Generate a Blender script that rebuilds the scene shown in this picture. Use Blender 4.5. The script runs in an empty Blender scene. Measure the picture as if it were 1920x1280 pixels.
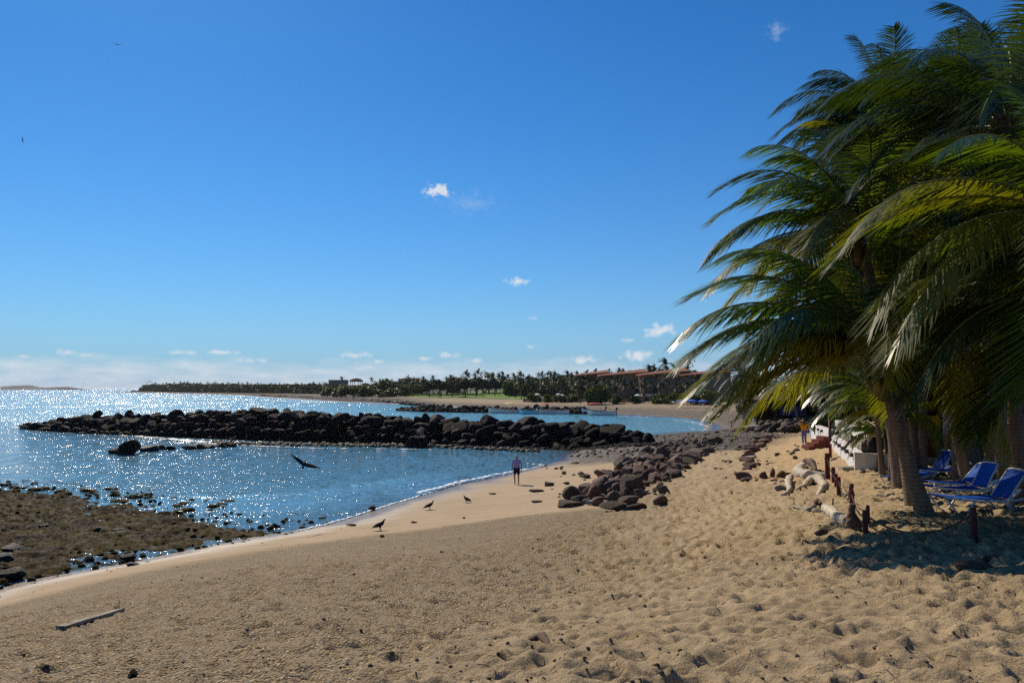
import bpy, bmesh, math, random
import numpy as np
from mathutils import Vector, Matrix, Euler, noise as mnoise

random.seed(7)
R = math.radians
scene = bpy.context.scene
COL = scene.collection

# ------------------------------------------------------------------ camera
EYE = 5.9                    # metres of the lens above the sea
F = 1440.0                   # focal length in photo pixels (1920 wide)
PITCH = math.atan(88 / F)
cam_d = bpy.data.cameras.new('camera')
cam = bpy.data.objects.new('camera', cam_d)
COL.objects.link(cam)
cam.location = (0, 0, EYE)
cam.rotation_euler = (R(90) + PITCH, 0, 0)
cam_d.sensor_width = 36
cam_d.lens = 27
cam_d.clip_start = 0.1
cam_d.clip_end = 60000
scene.camera = cam

# ------------------------------------------------------------------ world / sun
SUN_AZ = R(-27)              # left of straight ahead (+Y)
SUN_EL = R(39)
world = bpy.data.worlds.new("World")
scene.world = world
world.use_nodes = True
wn = world.node_tree
for n in list(wn.nodes):
    wn.nodes.remove(n)


class NT:
    """small helper for node trees"""
    def __init__(self, tree):
        self.t = tree

    def n(self, typ, **kw):
        nd = self.t.nodes.new(typ)
        for k, v in kw.items():
            if k.startswith('in_'):
                key = k[3:]
                key = int(key) if key.isdigit() else key.replace('_', ' ')
                nd.inputs[key].default_value = v
            else:
                setattr(nd, k, v)
        return nd

    def l(self, a, b):
        self.t.links.new(a, b)

    def math(self, op, a, b=None, clamp=False):
        nd = self.t.nodes.new('ShaderNodeMath')
        nd.operation = op
        nd.use_clamp = clamp
        for i, v in enumerate((a, b)):
            if v is None:
                continue
            if isinstance(v, (int, float)):
                nd.inputs[i].default_value = v
            else:
                self.l(v, nd.inputs[i])
        return nd.outputs[0]

    def ramp(self, fac, stops, interp='LINEAR'):
        nd = self.t.nodes.new('ShaderNodeValToRGB')
        cr = nd.color_ramp
        cr.interpolation = interp
        while len(cr.elements) < len(stops):
            cr.elements.new(0.5)
        for e, (p, c) in zip(cr.elements, stops):
            e.position = p
            if isinstance(c, (int, float)):
                c = (c, c, c)
            e.color = (c[0], c[1], c[2], 1)
        self.l(fac, nd.inputs[0])
        return nd.outputs[0]

    def mix(self, fac, a, b, mode='MIX'):
        nd = self.t.nodes.new('ShaderNodeMix')
        nd.data_type = 'RGBA'
        nd.blend_type = mode
        for idx, v in ((0, fac), (6, a), (7, b)):
            if isinstance(v, (int, float)) and idx == 0:
                nd.inputs[0].default_value = v
            elif isinstance(v, tuple):
                nd.inputs[idx].default_value = (v[0], v[1], v[2], 1)
            elif isinstance(v, (int, float)):
                nd.inputs[idx].default_value = (v, v, v, 1)
            else:
                self.l(v, nd.inputs[idx])
        return nd.outputs[2]

    def noise(self, vec, scale, detail=4, rough=0.55, dist=0.0):
        nd = self.n('ShaderNodeTexNoise', in_Scale=scale, in_Detail=detail, in_Roughness=rough, in_Distortion=dist)
        if vec is not None:
            self.l(vec, nd.inputs['Vector'])
        return nd.outputs['Fac']

    def mapping(self, vec, scale=(1, 1, 1), rot=(0, 0, 0), loc=(0, 0, 0)):
        nd = self.n('ShaderNodeMapping')
        nd.inputs['Scale'].default_value = scale
        nd.inputs['Rotation'].default_value = rot
        nd.inputs['Location'].default_value = loc
        self.l(vec, nd.inputs['Vector'])
        return nd.outputs[0]

    def bump(self, height, strength, dist, normal=None):
        nd = self.n('ShaderNodeBump', in_Strength=strength, in_Distance=dist)
        self.l(height, nd.inputs['Height'])
        if normal is not None:
            self.l(normal, nd.inputs['Normal'])
        return nd.outputs[0]


W = NT(wn)
sky = W.n('ShaderNodeTexSky', sky_type='NISHITA', sun_disc=False)
sky.sun_elevation = SUN_EL
sky.sun_rotation = SUN_AZ
sky.air_density = 1.0
sky.dust_density = 0.1
sky.ozone_density = 3.0
sky.altitude = 0
hsv = W.n('ShaderNodeHueSaturation', in_Hue=0.5, in_Saturation=1.25, in_Value=1.0)
W.l(sky.outputs[0], hsv.inputs['Color'])
# small fair-weather clouds far away, placed by their direction in the world's sky
tc = W.n('ShaderNodeTexCoord')
sep = W.n('ShaderNodeSeparateXYZ')
W.l(tc.outputs['Generated'], sep.inputs[0])
el = W.math('ARCSINE', sep.outputs[2])
az = W.math('ARCTAN2', sep.outputs[0], sep.outputs[1])
cmb = W.n('ShaderNodeCombineXYZ')
W.l(az, cmb.inputs[0])
W.l(el, cmb.inputs[1])
cv = cmb.outputs[0]
warp = W.n('ShaderNodeTexNoise', in_Scale=95.0, in_Detail=5.0, in_Roughness=0.6)
W.l(cv, warp.inputs['Vector'])
PUFFS = []


def sky_dir(px, py):
    x = (px - 960) / F
    y = (640 - py) / F
    d = Vector((x, math.cos(PITCH) - y * math.sin(PITCH), math.sin(PITCH) + y * math.cos(PITCH))).normalized()
    return math.atan2(d.x, d.y), math.asin(d.z)


# (px, py, half width, half height, strength) measured on the photograph's sky
for p in [(818, 358, 30, 14, 1.0), (972, 528, 24, 9, .55), (1237, 619, 34, 13, .7), (1003, 596, 12, 5, .4),
          (412, 660, 30, 6, .6), (342, 661, 28, 5, .45), (668, 666, 36, 7, .5), (125, 660, 17, 6, .4),
          (165, 666, 20, 5, .35), (45, 668, 12, 4, .35), (843, 666, 20, 6, .5), (1195, 668, 38, 11, .6),
          (1090, 675, 40, 10, .45), (790, 672, 22, 5, .35), (470, 676, 34, 6, .35), (708, 678, 20, 5, .3),
          (1178, 637, 16, 5, .3), (890, 676, 24, 6, .35), (1455, 60, 22, 18, .13), (880, 380, 60, 26, .07), (995, 650, 14, 4, .25)]:
    a0, e0 = sky_dir(p[0], p[1])
    ax = p[2] / F
    ex = p[3] / F
    da = W.math('DIVIDE', W.math('SUBTRACT', az, a0), ax)
    de = W.math('DIVIDE', W.math('SUBTRACT', el, e0), ex)
    # flatter base: squeeze below
    r2 = W.math('ADD', W.math('MULTIPLY', da, da), W.math('MULTIPLY', de, de))
    g = W.math('SUBTRACT', 1.0, W.math('SQRT', r2))
    g = W.math('MULTIPLY', W.math('ADD', g, W.math('MULTIPLY', W.math('SUBTRACT', warp.outputs['Fac'], 0.5), 4.0)), p[4] * 1.5, clamp=False)
    inside = W.math('SUBTRACT', 1.0, W.math('MULTIPLY', r2, 0.4), clamp=True)
    PUFFS.append(W.math('MULTIPLY', W.math('MAXIMUM', g, 0.0), inside))
acc = PUFFS[0]
for q in PUFFS[1:]:
    acc = W.math('MAXIMUM', acc, q)
# low bank of cloud along the horizon
nb = W.noise(W.mapping(cv, (9, 30, 1)), 1.0, 6, 0.62)
bank_h = W.math('ADD', 0.006, W.math('MULTIPLY', nb, 0.066))
bank = W.math('MULTIPLY', W.math('SUBTRACT', bank_h, el), 60.0, clamp=True)
nb2 = W.noise(W.mapping(cv, (22, 80, 1)), 1.0, 6, 0.6)
bank = W.math('MULTIPLY', bank, W.math('MULTIPLY_ADD', nb2, 0.9, False) if False else W.math('MULTIPLY', W.math('SUBTRACT', nb2, 0.18), 1.25))
acc = W.math('MAXIMUM', acc, bank)
acc = W.math('MINIMUM', acc, 0.85)
skyc = W.mix(1.0, hsv.outputs[0], (0.54, 1.20, 1.60), 'MULTIPLY')
low = W.math('MULTIPLY', W.math('EXPONENT', W.math('MULTIPLY', W.math('MAXIMUM', el, 0.0), -9.0)), 0.85)
skyc = W.mix(low, skyc, (4.9, 6.5, 10.6))
cloud_col = (12.0, 12.6, 13.2)
fin = W.mix(acc, skyc, cloud_col)
bg = W.n('ShaderNodeBackground')
W.l(fin, bg.inputs[0])
bg.inputs[1].default_value = 0.062
wo = W.n('ShaderNodeOutputWorld')
W.l(bg.outputs[0], wo.inputs[0])

sun_d = bpy.data.lights.new('sun', 'SUN')
sun_d.energy = 4.6
sun_d.angle = R(0.5)
sun_d.color = (1.0, 0.87, 0.69)
sun = bpy.data.objects.new('sun', sun_d)
COL.objects.link(sun)
sdir = Vector((math.sin(SUN_AZ) * math.cos(SUN_EL), math.cos(SUN_AZ) * math.cos(SUN_EL), math.sin(SUN_EL)))
sun.rotation_euler = sdir.to_track_quat('Z', 'Y').to_euler()
sun.location = (0, 0, 60)

scene.view_settings.view_transform = 'Standard'
scene.view_settings.look = 'None'
scene.view_settings.exposure = 0.0
scene.view_settings.gamma = 1.0
scene.cycles.max_bounces = 6
scene.cycles.sample_clamp_indirect = 1.2
scene.cycles.sample_clamp_direct = 60.0
scene.cycles.use_denoising = False      # the denoiser wipes out the sun glitter
scene.cycles.transparent_max_bounces = 8
scene.cycles.caustics_reflective = False
scene.cycles.caustics_refractive = False


# ------------------------------------------------------------------ helpers
def ray(px, py):
    x = (px - 960) / F
    y = (640 - py) / F
    return np.array((x, math.cos(PITCH) - y * math.sin(PITCH), math.sin(PITCH) + y * math.cos(PITCH)))


def at_z(px, py, z):
    d = ray(px, py)
    t = (z - EYE) / d[2]
    return np.array((d[0] * t, d[1] * t, z))


def at_y(px, py, y):
    d = ray(px, py)
    t = y / d[1]
    return np.array((d[0] * t, y, EYE + d[2] * t))


def link(o, parent=None):
    COL.objects.link(o)
    if parent is not None:
        o.parent = parent
    return o


def tag(o, label=None, cat=None, group=None, kind=None):
    if label:
        o['label'] = label
    if cat:
        o['category'] = cat
    if group:
        o['group'] = group
    if kind:
        o['kind'] = kind
    return o


def empty(name, loc=(0, 0, 0), rz=0.0, scale=1.0):
    o = bpy.data.objects.new(name, None)
    o.empty_display_size = 0.1
    o.location = loc
    o.rotation_euler = (0, 0, rz)
    o.scale = (scale,) * 3
    return link(o)


def mesh_np(name, V, Q, mats, mat_idx=None, smooth=True):
    """mesh from arrays; Q is (n,3) or (n,4)"""
    V = np.asarray(V, dtype=np.float32)
    Q = np.asarray(Q, dtype=np.int32)
    me = bpy.data.meshes.new(name)
    k = Q.shape[1]
    me.vertices.add(len(V))
    me.vertices.foreach_set('co', V.ravel())
    me.loops.add(Q.size)
    me.loops.foreach_set('vertex_index', Q.ravel())
    me.polygons.add(len(Q))
    me.polygons.foreach_set('loop_start', np.arange(0, Q.size, k, dtype=np.int32))
    me.polygons.foreach_set('use_smooth', np.full(len(Q), smooth, dtype=bool))
    if not isinstance(mats, (list, tuple)):
        mats = [mats]
    for m in mats:
        me.materials.append(m)
    if mat_idx is not None:
        me.polygons.foreach_set('material_index', np.asarray(mat_idx, dtype=np.int32))
    me.update(calc_edges=True)
    return me


def vcol(me, name, arr):
    """per vertex colour attribute, arr (n,3)"""
    a = me.color_attributes.new(name, 'FLOAT_COLOR', 'POINT')
    c = np.ones((len(arr), 4), dtype=np.float32)
    c[:, :3] = arr
    a.data.foreach_set('color', c.ravel())


class MB:
    """collects shapes, then links them as one mesh object"""
    def __init__(self):
        self.v = []
        self.f = []
        self.m = []
        self.cur = 0

    def add(self, V, Fs, M=None):
        o = len(self.v)
        for p in V:
            p = Vector(p)
            if M is not None:
                p = M @ p
            self.v.append(tuple(p))
        for f in Fs:
            self.f.append([i + o for i in f])
            self.m.append(self.cur)
        return self

    def box(self, c, s, rot=(0, 0, 0), taper=1.0, M=None):
        x, y, z = s[0] / 2, s[1] / 2, s[2] / 2
        V = [(-x, -y, -z), (x, -y, -z), (x, y, -z), (-x, y, -z),
             (-x * taper, -y * taper, z), (x * taper, -y * taper, z), (x * taper, y * taper, z), (-x * taper, y * taper, z)]
        E = Euler(rot).to_matrix()
        V = [E @ Vector(p) + Vector(c) for p in V]
        return self.add(V, [(0, 3, 2, 1), (4, 5, 6, 7), (0, 1, 5, 4), (1, 2, 6, 5), (2, 3, 7, 6), (3, 0, 4, 7)], M)

    def tube(self, pts, rad, n=8, cap=True, squash=1.0):
        pts = [Vector(p) for p in pts]
        if isinstance(rad, (int, float)):
            rad = [rad] * len(pts)
        rings = []
        up = None
        for i, p in enumerate(pts):
            a = pts[max(0, i - 1)]
            b = pts[min(len(pts) - 1, i + 1)]
            d = (b - a).normalized()
            if up is None:
                up = Vector((0, 0, 1)) if abs(d.z) < 0.9 else Vector((0, 1, 0))
            s = d.cross(up).normalized()
            u = s.cross(d).normalized()
            up = u
            rings.append([p + (s * math.cos(2 * math.pi * k / n) + u * math.sin(2 * math.pi * k / n) * squash) * rad[i] for k in range(n)])
        V = [q for r in rings for q in r]
        Fs = []
        for i in range(len(pts) - 1):
            for k in range(n):
                a = i * n + k
                b = i * n + (k + 1) % n
                Fs.append((a, b, b + n, a + n))
        if cap:
            Fs.append(tuple(range(n))[::-1])
            Fs.append(tuple((len(pts) - 1) * n + k for k in range(n)))
        return self.add(V, Fs)

    def lathe(self, prof, c=(0, 0, 0), n=12):
        V = []
        for r, z in prof:
            for k in range(n):
                a = 2 * math.pi * k / n
                V.append((c[0] + r * math.cos(a), c[1] + r * math.sin(a), c[2] + z))
        Fs = []
        for i in range(len(prof) - 1):
            for k in range(n):
                a = i * n + k
                b = i * n + (k + 1) % n
                Fs.append((a, b, b + n, a + n))
        return self.add(V, Fs)

    def mesh(self, name, mats, smooth=False):
        me = bpy.data.meshes.new(name)
        me.from_pydata(self.v, [], self.f)
        if not isinstance(mats, (list, tuple)):
            mats = [mats]
        for m in mats:
            me.materials.append(m)
        me.polygons.foreach_set('material_index', self.m)
        me.polygons.foreach_set('use_smooth', [smooth] * len(self.f))
        me.update()
        return me

    def build(self, name, mats, parent=None, smooth=False, bevel=0.0):
        o = bpy.data.objects.new(name, self.mesh(name, mats, smooth))
        if bevel:
            b = o.modifiers.new('bevel', 'BEVEL')
            b.width = bevel
            b.segments = 2
            b.limit_method = 'ANGLE'
        return link(o, parent)


# numpy noise ---------------------------------------------------------------
_rs = np.random.RandomState(11)
_perm = _rs.permutation(512).astype(np.int64)
_ang = _rs.rand(512) * 2 * np.pi


def _h(ix, iy):
    return _perm[(_perm[ix & 511] + iy) & 511]


def pn(x, y):
    """2-d gradient noise about -0.7..0.7"""
    ix = np.floor(x).astype(np.int64)
    iy = np.floor(y).astype(np.int64)
    fx = x - ix
    fy = y - iy
    u = fx * fx * fx * (fx * (fx * 6 - 15) + 10)
    v = fy * fy * fy * (fy * (fy * 6 - 15) + 10)

    def g(i, j, dx, dy):
        a = _ang[_h(i, j)]
        return np.cos(a) * dx + np.sin(a) * dy
    n00 = g(ix, iy, fx, fy)
    n10 = g(ix + 1, iy, fx - 1, fy)
    n01 = g(ix, iy + 1, fx, fy - 1)
    n11 = g(ix + 1, iy + 1, fx - 1, fy - 1)
    return (n00 * (1 - u) + n10 * u) * (1 - v) + (n01 * (1 - u) + n11 * u) * v


def fbm(x, y, oct=4, gain=0.5):
    s = 0
    a = 1.0
    for i in range(oct):
        s = s + a * pn(x * 2 ** i + 17.3 * i, y * 2 ** i - 9.1 * i)
        a *= gain
    return s


_rnd = np.random.RandomState(5).rand(512, 6)


def pits(x, y, cell, rmin, rmax, keep=0.8, elong=1.0, ang=0.0):
    """footprint-like dimples with a pushed-up rim"""
    c, s = math.cos(ang), math.sin(ang)
    X = (x * c + y * s) / cell
    Y = (-x * s + y * c) / (cell * elong)
    ix = np.floor(X).astype(np.int64)
    iy = np.floor(Y).astype(np.int64)
    out = np.zeros_like(x)
    for dx in (-1, 0, 1):
        for dy in (-1, 0, 1):
            h = _h(ix + dx, iy + dy)
            jx = _rnd[h, 0] - 0.5
            jy = _rnd[h, 1] - 0.5
            px = (ix + dx + 0.5 + jx * 0.95 - X) * cell
            py = (iy + dy + 0.5 + jy * 0.95 - Y) * cell * elong
            a = _rnd[h, 2] * np.pi
            qx = px * np.cos(a) + py * np.sin(a)
            qy = (-px * np.sin(a) + py * np.cos(a)) * 0.62
            r = rmin + (rmax - rmin) * _rnd[h, 3]
            d = np.sqrt(qx * qx + qy * qy) / r
            f = -np.exp(-(d * 1.25) ** 4) * 1.0 + 0.42 * np.exp(-((d - 1.25) / 0.33) ** 2)
            f = f * r * (0.5 + 0.8 * _rnd[h, 5]) * (_rnd[h, 4] < keep)
            out = out + f
    return out


def sstep(a, b, x):
    t = np.clip((x - a) / (b - a), 0, 1)
    return t * t * (3 - 2 * t)


# ------------------------------------------------------------------ terrain
# control points read off the photograph: (px, py, height above the sea)
CTRL = [(0, 1100, 0), (250, 1052, 0), (450, 1010, 0), (600, 985, 0), (700, 955, 0), (775, 932, 0), (850, 908, 0), (960, 886, 0), (1040, 868, 0.05),
        (-250, 1180, 0), (0, 1280, 3.0), (250, 1280, 3.25), (170, 1165, 2.1), (600, 1280, 3.55), (960, 1280, 3.7), (1400, 1280, 3.8), (1900, 1280, 3.85),
        (500, 1060, 1.2), (700, 1040, 1.0), (850, 1000, .8), (960, 960, .62), (965, 907, .22), (1050, 950, .9), (1240, 950, 1.4),
        (1300, 1050, 2.2), (900, 1100, 2.15), (400, 1150, 2.2), (1300, 1180, 3.1), (1600, 1000, 2.95), (1900, 1010, 3.2), (1830, 966, 3.2), (1735, 968, 3.15),
        (1508, 834, 1.7), (1640, 888, 2.5), (1400, 900, 1.9), (1330, 830, 1.15), (1200, 832, .75), (1350, 815, 1.15), (1260, 822, .75), (1205, 814, 0.05), (1330, 804, 0.05),
        (1450, 815, 1.75), (1440, 798, 1.3), (1100, 880, .55), (1150, 900, .8)]
PTS = [tuple(at_z(*c)) for c in CTRL]
PTS += [(0, 0, 4.2), (-6, -2, 4.1), (8, -2, 4.3), (0, -12, 4.8), (20, -10, 4.8), (-22, -6, 3.6), (-40, -10, 3.5), (-45, 12, 0), (-60, 12, -.6), (-30, 30, -1.0),
        (-20, 42, -1.3), (-12, 52, -1.3), (-5, 62, -1.0), (-40, 60, -1.8), (-12, 78, -1.6), (-40, 100, -2), (3, 84, -.7), (0, 100, -1.5), (14, 112, -1.2), (-30, 130, -2),
        (25, 30, 3.4), (30, 15, 3.8), (45, 40, 4.2), (24, 50, 3.0), (40, 75, 3.2), (45, 110, 2.4), (60, 20, 4.5), (60, -10, 5), (70, 90, 4), (48, 134, 2.0), (33, 120, 0.3), (20, 125, -1.2)]
PTS = np.array(PTS)


def _phi(r2):
    return 0.5 * r2 * np.log(r2 + 1e-9)


_P = PTS[:, :2] / 50.0
_n = len(PTS)
_d2 = ((_P[:, None, :] - _P[None, :, :]) ** 2).sum(-1)
_K = _phi(_d2) + np.eye(_n) * 2e-4
_A = np.zeros((_n + 3, _n + 3))
_A[:_n, :_n] = _K
_A[:_n, _n] = 1
_A[:_n, _n + 1:] = _P
_A[_n, :_n] = 1
_A[_n + 1:, :_n] = _P.T
_b = np.zeros(_n + 3)
_b[:_n] = PTS[:, 2]
_W = np.linalg.solve(_A, _b)


def near_h(x, y):
    out = np.zeros_like(x)
    xs = x / 50.0
    ys = y / 50.0
    out = _W[_n] + _W[_n + 1] * xs + _W[_n + 2] * ys
    for i in range(_n):
        d2 = (xs - _P[i, 0]) ** 2 + (ys - _P[i, 1]) ** 2
        out = out + _W[i] * _phi(d2)
    return out


# far land: a shoreline polygon, land height grows with distance from it
SHORE = [(29, 108), (31.5, 122), (34, 138), (31.5, 155), (25, 172), (14, 190), (0, 215), (-20, 245), (-45, 292), (-75, 335), (-100, 386), (-150, 480), (-215, 620), (-300, 770),
         (-420, 950), (-570, 1130), (-665, 1270), (-660, 1350), (-560, 1420), (-300, 1500), (900, 1500), (900, 60), (60, 60), (45, 90)]
SH = np.array(SHORE, dtype=float)


def far_sd(x, y):
    best = np.full(x.shape, 1e18)
    inside = np.zeros(x.shape, dtype=bool)
    n = len(SH)
    for i in range(n):
        ax, ay = SH[i]
        bx, by = SH[(i + 1) % n]
        ex, ey = bx - ax, by - ay
        t = np.clip(((x - ax) * ex + (y - ay) * ey) / (ex * ex + ey * ey), 0, 1)
        d = (x - ax - t * ex) ** 2 + (y - ay - t * ey) ** 2
        best = np.minimum(best, d)
        c = ((ay > y) != (by > y)) & (x < (bx - ax) * (y - ay) / (by - ay + 1e-12) + ax)
        inside ^= c
    d = np.sqrt(best)
    return np.where(inside, d, -d)


def far_h(x, y):
    sd = far_sd(x, y)
    beach = np.interp(sd, [-60, -10, 0, 8, 40, 75, 130, 230, 420], [-3, -.8, 0, .7, 1.7, 2.6, 5.0, 9.0, 12.0])
    right = sstep(20, 70, x) * sstep(330, 200, y)
    flat = np.interp(sd, [-60, -10, 0, 8, 40, 75, 130, 230], [-3, -.8, 0, .7, 1.7, 2.4, 3.0, 4.5])
    z = beach * (1 - right) + flat * right
    far = sstep(600, 1000, y)
    z = z * (1 - far) + far * np.interp(sd, [-60, 0, 12, 40, 120], [-3, 0, 0.8, 1.4, 3.0])
    return z + 0.35 * fbm(x / 26, y / 26, 3) * sstep(5, 60, sd)


def base_h(x, y):
    x = np.asarray(x, dtype=float)
    y = np.asarray(y, dtype=float)
    w = sstep(92, 122, y)
    out = np.zeros_like(x)
    a = w < 1
    if a.any():
        out[a] += near_h(x[a], y[a]) * (1 - w[a])
    a = w > 0
    if a.any():
        out[a] += far_h(x[a], y[a]) * w[a]
    return out


def in_poly(x, y, poly):
    inside = np.zeros(x.shape, dtype=bool)
    n = len(poly)
    for i in range(n):
        ax, ay = poly[i]
        bx, by = poly[(i + 1) % n]
        c = ((ay > y) != (by > y)) & (x < (bx - ax) * (y - ay) / (by - ay + 1e-12) + ax)
        inside ^= c
    return inside


def poly_sd(x, y, poly):
    best = np.full(x.shape, 1e18)
    n = len(poly)
    for i in range(n):
        ax, ay = poly[i]
        bx, by = poly[(i + 1) % n]
        ex, ey = bx - ax, by - ay
        t = np.clip(((x - ax) * ex + (y - ay) * ey) / (ex * ex + ey * ey + 1e-12), 0, 1)
        best = np.minimum(best, (x - ax - t * ex) ** 2 + (y - ay - t * ey) ** 2)
    d = np.sqrt(best)
    return np.where(in_poly(x, y, poly), d, -d)


def line_d(x, y, line):
    best = np.full(x.shape, 1e18)
    for (ax, ay), (bx, by) in zip(line[:-1], line[1:]):
        ex, ey = bx - ax, by - ay
        t = np.clip(((x - ax) * ex + (y - ay) * ey) / (ex * ex + ey * ey + 1e-12), 0, 1)
        best = np.minimum(best, (x - ax - t * ex) ** 2 + (y - ay - t * ey) ** 2)
    return np.sqrt(best)


def gxy(px, py, z0=1.5):
    """where the photograph's ray meets the terrain (without the small relief)"""
    d = ray(px, py)
    ts = np.concatenate([np.linspace(3, 140, 700), np.linspace(140.5, 1500, 1400)])
    X = d[0] * ts
    Y = d[1] * ts
    Z = EYE + d[2] * ts
    H = np.maximum(base_h(X, Y), 0)
    k = np.argmax(Z <= H)
    if Z[k] > H[k]:
        k = len(ts) - 1
    if k > 0:
        a, b = Z[k - 1] - H[k - 1], Z[k] - H[k]
        t = ts[k - 1] + (ts[k] - ts[k - 1]) * a / (a - b + 1e-12)
    else:
        t = ts[0]
    return float(d[0] * t), float(d[1] * t)


def P2(*pts):
    return [gxy(*p) for p in pts]


# areas of the beach, outlined on the photograph and laid on the ground
SMOOTH_EDGE = P2((-200, 1160), (0, 1112), (120, 1092), (300, 1062), (480, 1030), (640, 1010), (800, 990), (960, 968), (1080, 955), (1180, 950), (1100, 905), (1180, 870), (1260, 840))
GRAVEL = P2((1040, 862), (1120, 868), (1200, 862), (1290, 850), (1370, 842), (1470, 818), (1440, 806), (1330, 802), (1180, 808), (1000, 842))
PATH = P2((1440, 905), (1600, 905), (1560, 838), (1520, 812), (1450, 814), (1420, 850))
LUMPY = P2((760, 1290), (900, 1190), (1100, 1120), (1350, 1090), (1600, 1110), (1900, 1180), (2100, 1290))


def relief(x, y, z):
    """small relief of the sand (trampled, dug, smoothed by the sea)"""
    dist = np.hypot(x, y)
    dry = sstep(0.7, 1.5, z) * sstep(150, 90, y)
    # the sea smooths a strip along the water
    side = poly_sd(x, y, SMOOTH_POLY)
    dry = dry * sstep(0.4, -0.9, side)
    lum = sstep(-1.2, 1.6, poly_sd(x, y, LUMPY))
    path = sstep(-1.0, 1.5, poly_sd(x, y, PATH))
    wx = x + 0.12 * fbm(x / 0.5, y / 0.5, 2)
    wy = y + 0.12 * fbm(x / 0.5 + 31, y / 0.5, 2)
    r = pits(wx, wy, 0.40, 0.08, 0.17, 0.9) * 0.54 + pits(wx + 50, wy, 0.27, 0.05, 0.11, 0.85) * 0.56
    r += 0.030 * (1 - 2.6 * np.abs(fbm(x / 0.42 + 3, y / 0.30, 2)))
    r += pits(wx + 20, wy + 7, 0.17, 0.03, 0.065, 0.7) * 0.5
    r += 0.022 * fbm(x / 0.20, y / 0.14, 3) + 0.045 * fbm(x / 1.3, y / 1.3, 3)
    r2 = pits(wx + 9, wy + 4, 0.60, 0.12, 0.24, 0.75) * 0.20 + 0.075 * (1 - np.abs(fbm(x / 0.75, y / 0.55, 2)) * 2.4) + 0.02 * fbm(x / 0.3, y / 0.3, 2)
    amp = (1 - 0.4 * path) * (1 + 0.25 * sstep(9, 30, dist))
    # coarse shelly slope on the left is flatter
    left = sstep(2.0, -3.0, x - (y - 8) * 0.12) * (1 - lum)
    amp = amp * (1 - 0.42 * left)
    out = dry * (r * amp * (1 - 0.45 * lum) + lum * r2)
    out += (1 - dry) * sstep(0.1, 0.5, z) * 0.02 * fbm(x / 2.2, y / 0.7, 3)
    out += sstep(0.2, 1, z) * sstep(-0.5, 1.5, poly_sd(x, y, GRAVEL)) * 0.16 * fbm(x / 0.9, y / 0.9, 3)
    return out


SMOOTH_POLY = SMOOTH_EDGE + [(6, 80), (-10, 70), (-30, 50), (-60, 30)]

# fan of cells around the beach: fine close by, coarse far away
NR, NA = 1000, 640
O = np.array((0.0, -3.0))
rr = 5.2 * (1600 / 5.2) ** (np.linspace(0, 1, NR) ** 1.12)
aa = np.linspace(R(-50), R(54), NA)
RR, AA = np.meshgrid(rr, aa, indexing='ij')
TX = O[0] + RR * np.sin(AA)
TY = O[1] + RR * np.cos(AA)
TZ = base_h(TX, TY)
sd_far = far_sd(TX, TY)
keep_v = (TZ > -1.6) | (TY < 130)
sel = (TY < 140)
rel = np.zeros_like(TZ)
rel[sel] = relief(TX[sel], TY[sel], TZ[sel])
TZ2 = TZ + rel


def grid_quads(nr, na, mask=None):
    i = np.arange(nr * na).reshape(nr, na)
    q = np.stack([i[:-1, :-1], i[1:, :-1], i[1:, 1:], i[:-1, 1:]], -1).reshape(-1, 4)[:, ::-1]
    if mask is not None:
        m = mask[:-1, :-1] & mask[1:, :-1] & mask[1:, 1:] & mask[:-1, 1:]
        q = q[m.ravel()]
    return q

# ------------------------------------------------------------------ materials
def new_mat(name):
    m = bpy.data.materials.new(name)
    m.use_nodes = True
    t = m.node_tree
    b = t.nodes['Principled BSDF']
    return m, NT(t), b


def simple(name, col, rough=0.7, spec=0.5, noise_amt=0.25, scale=6.0, bump=0.0, metal=0.0, bscale=None):
    m, T, b = new_mat(name)
    tcn = T.n('ShaderNodeTexCoord')
    v = tcn.outputs['Object']
    nf = T.noise(v, scale, 5, 0.6)
    dark = tuple(c * (1 - noise_amt) for c in col)
    lite = tuple(min(1, c * (1 + noise_amt)) for c in col)
    T.l(T.ramp(nf, [(0.3, dark), (0.7, lite)]), b.inputs['Base Color'])
    b.inputs['Roughness'].default_value = rough
    b.inputs['Specular IOR Level'].default_value = spec
    b.inputs['Metallic'].default_value = metal
    if bump:
        T.l(T.bump(T.noise(v, bscale or scale * 4, 6, 0.65), bump, 0.03), b.inputs['Normal'])
    return m


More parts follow.
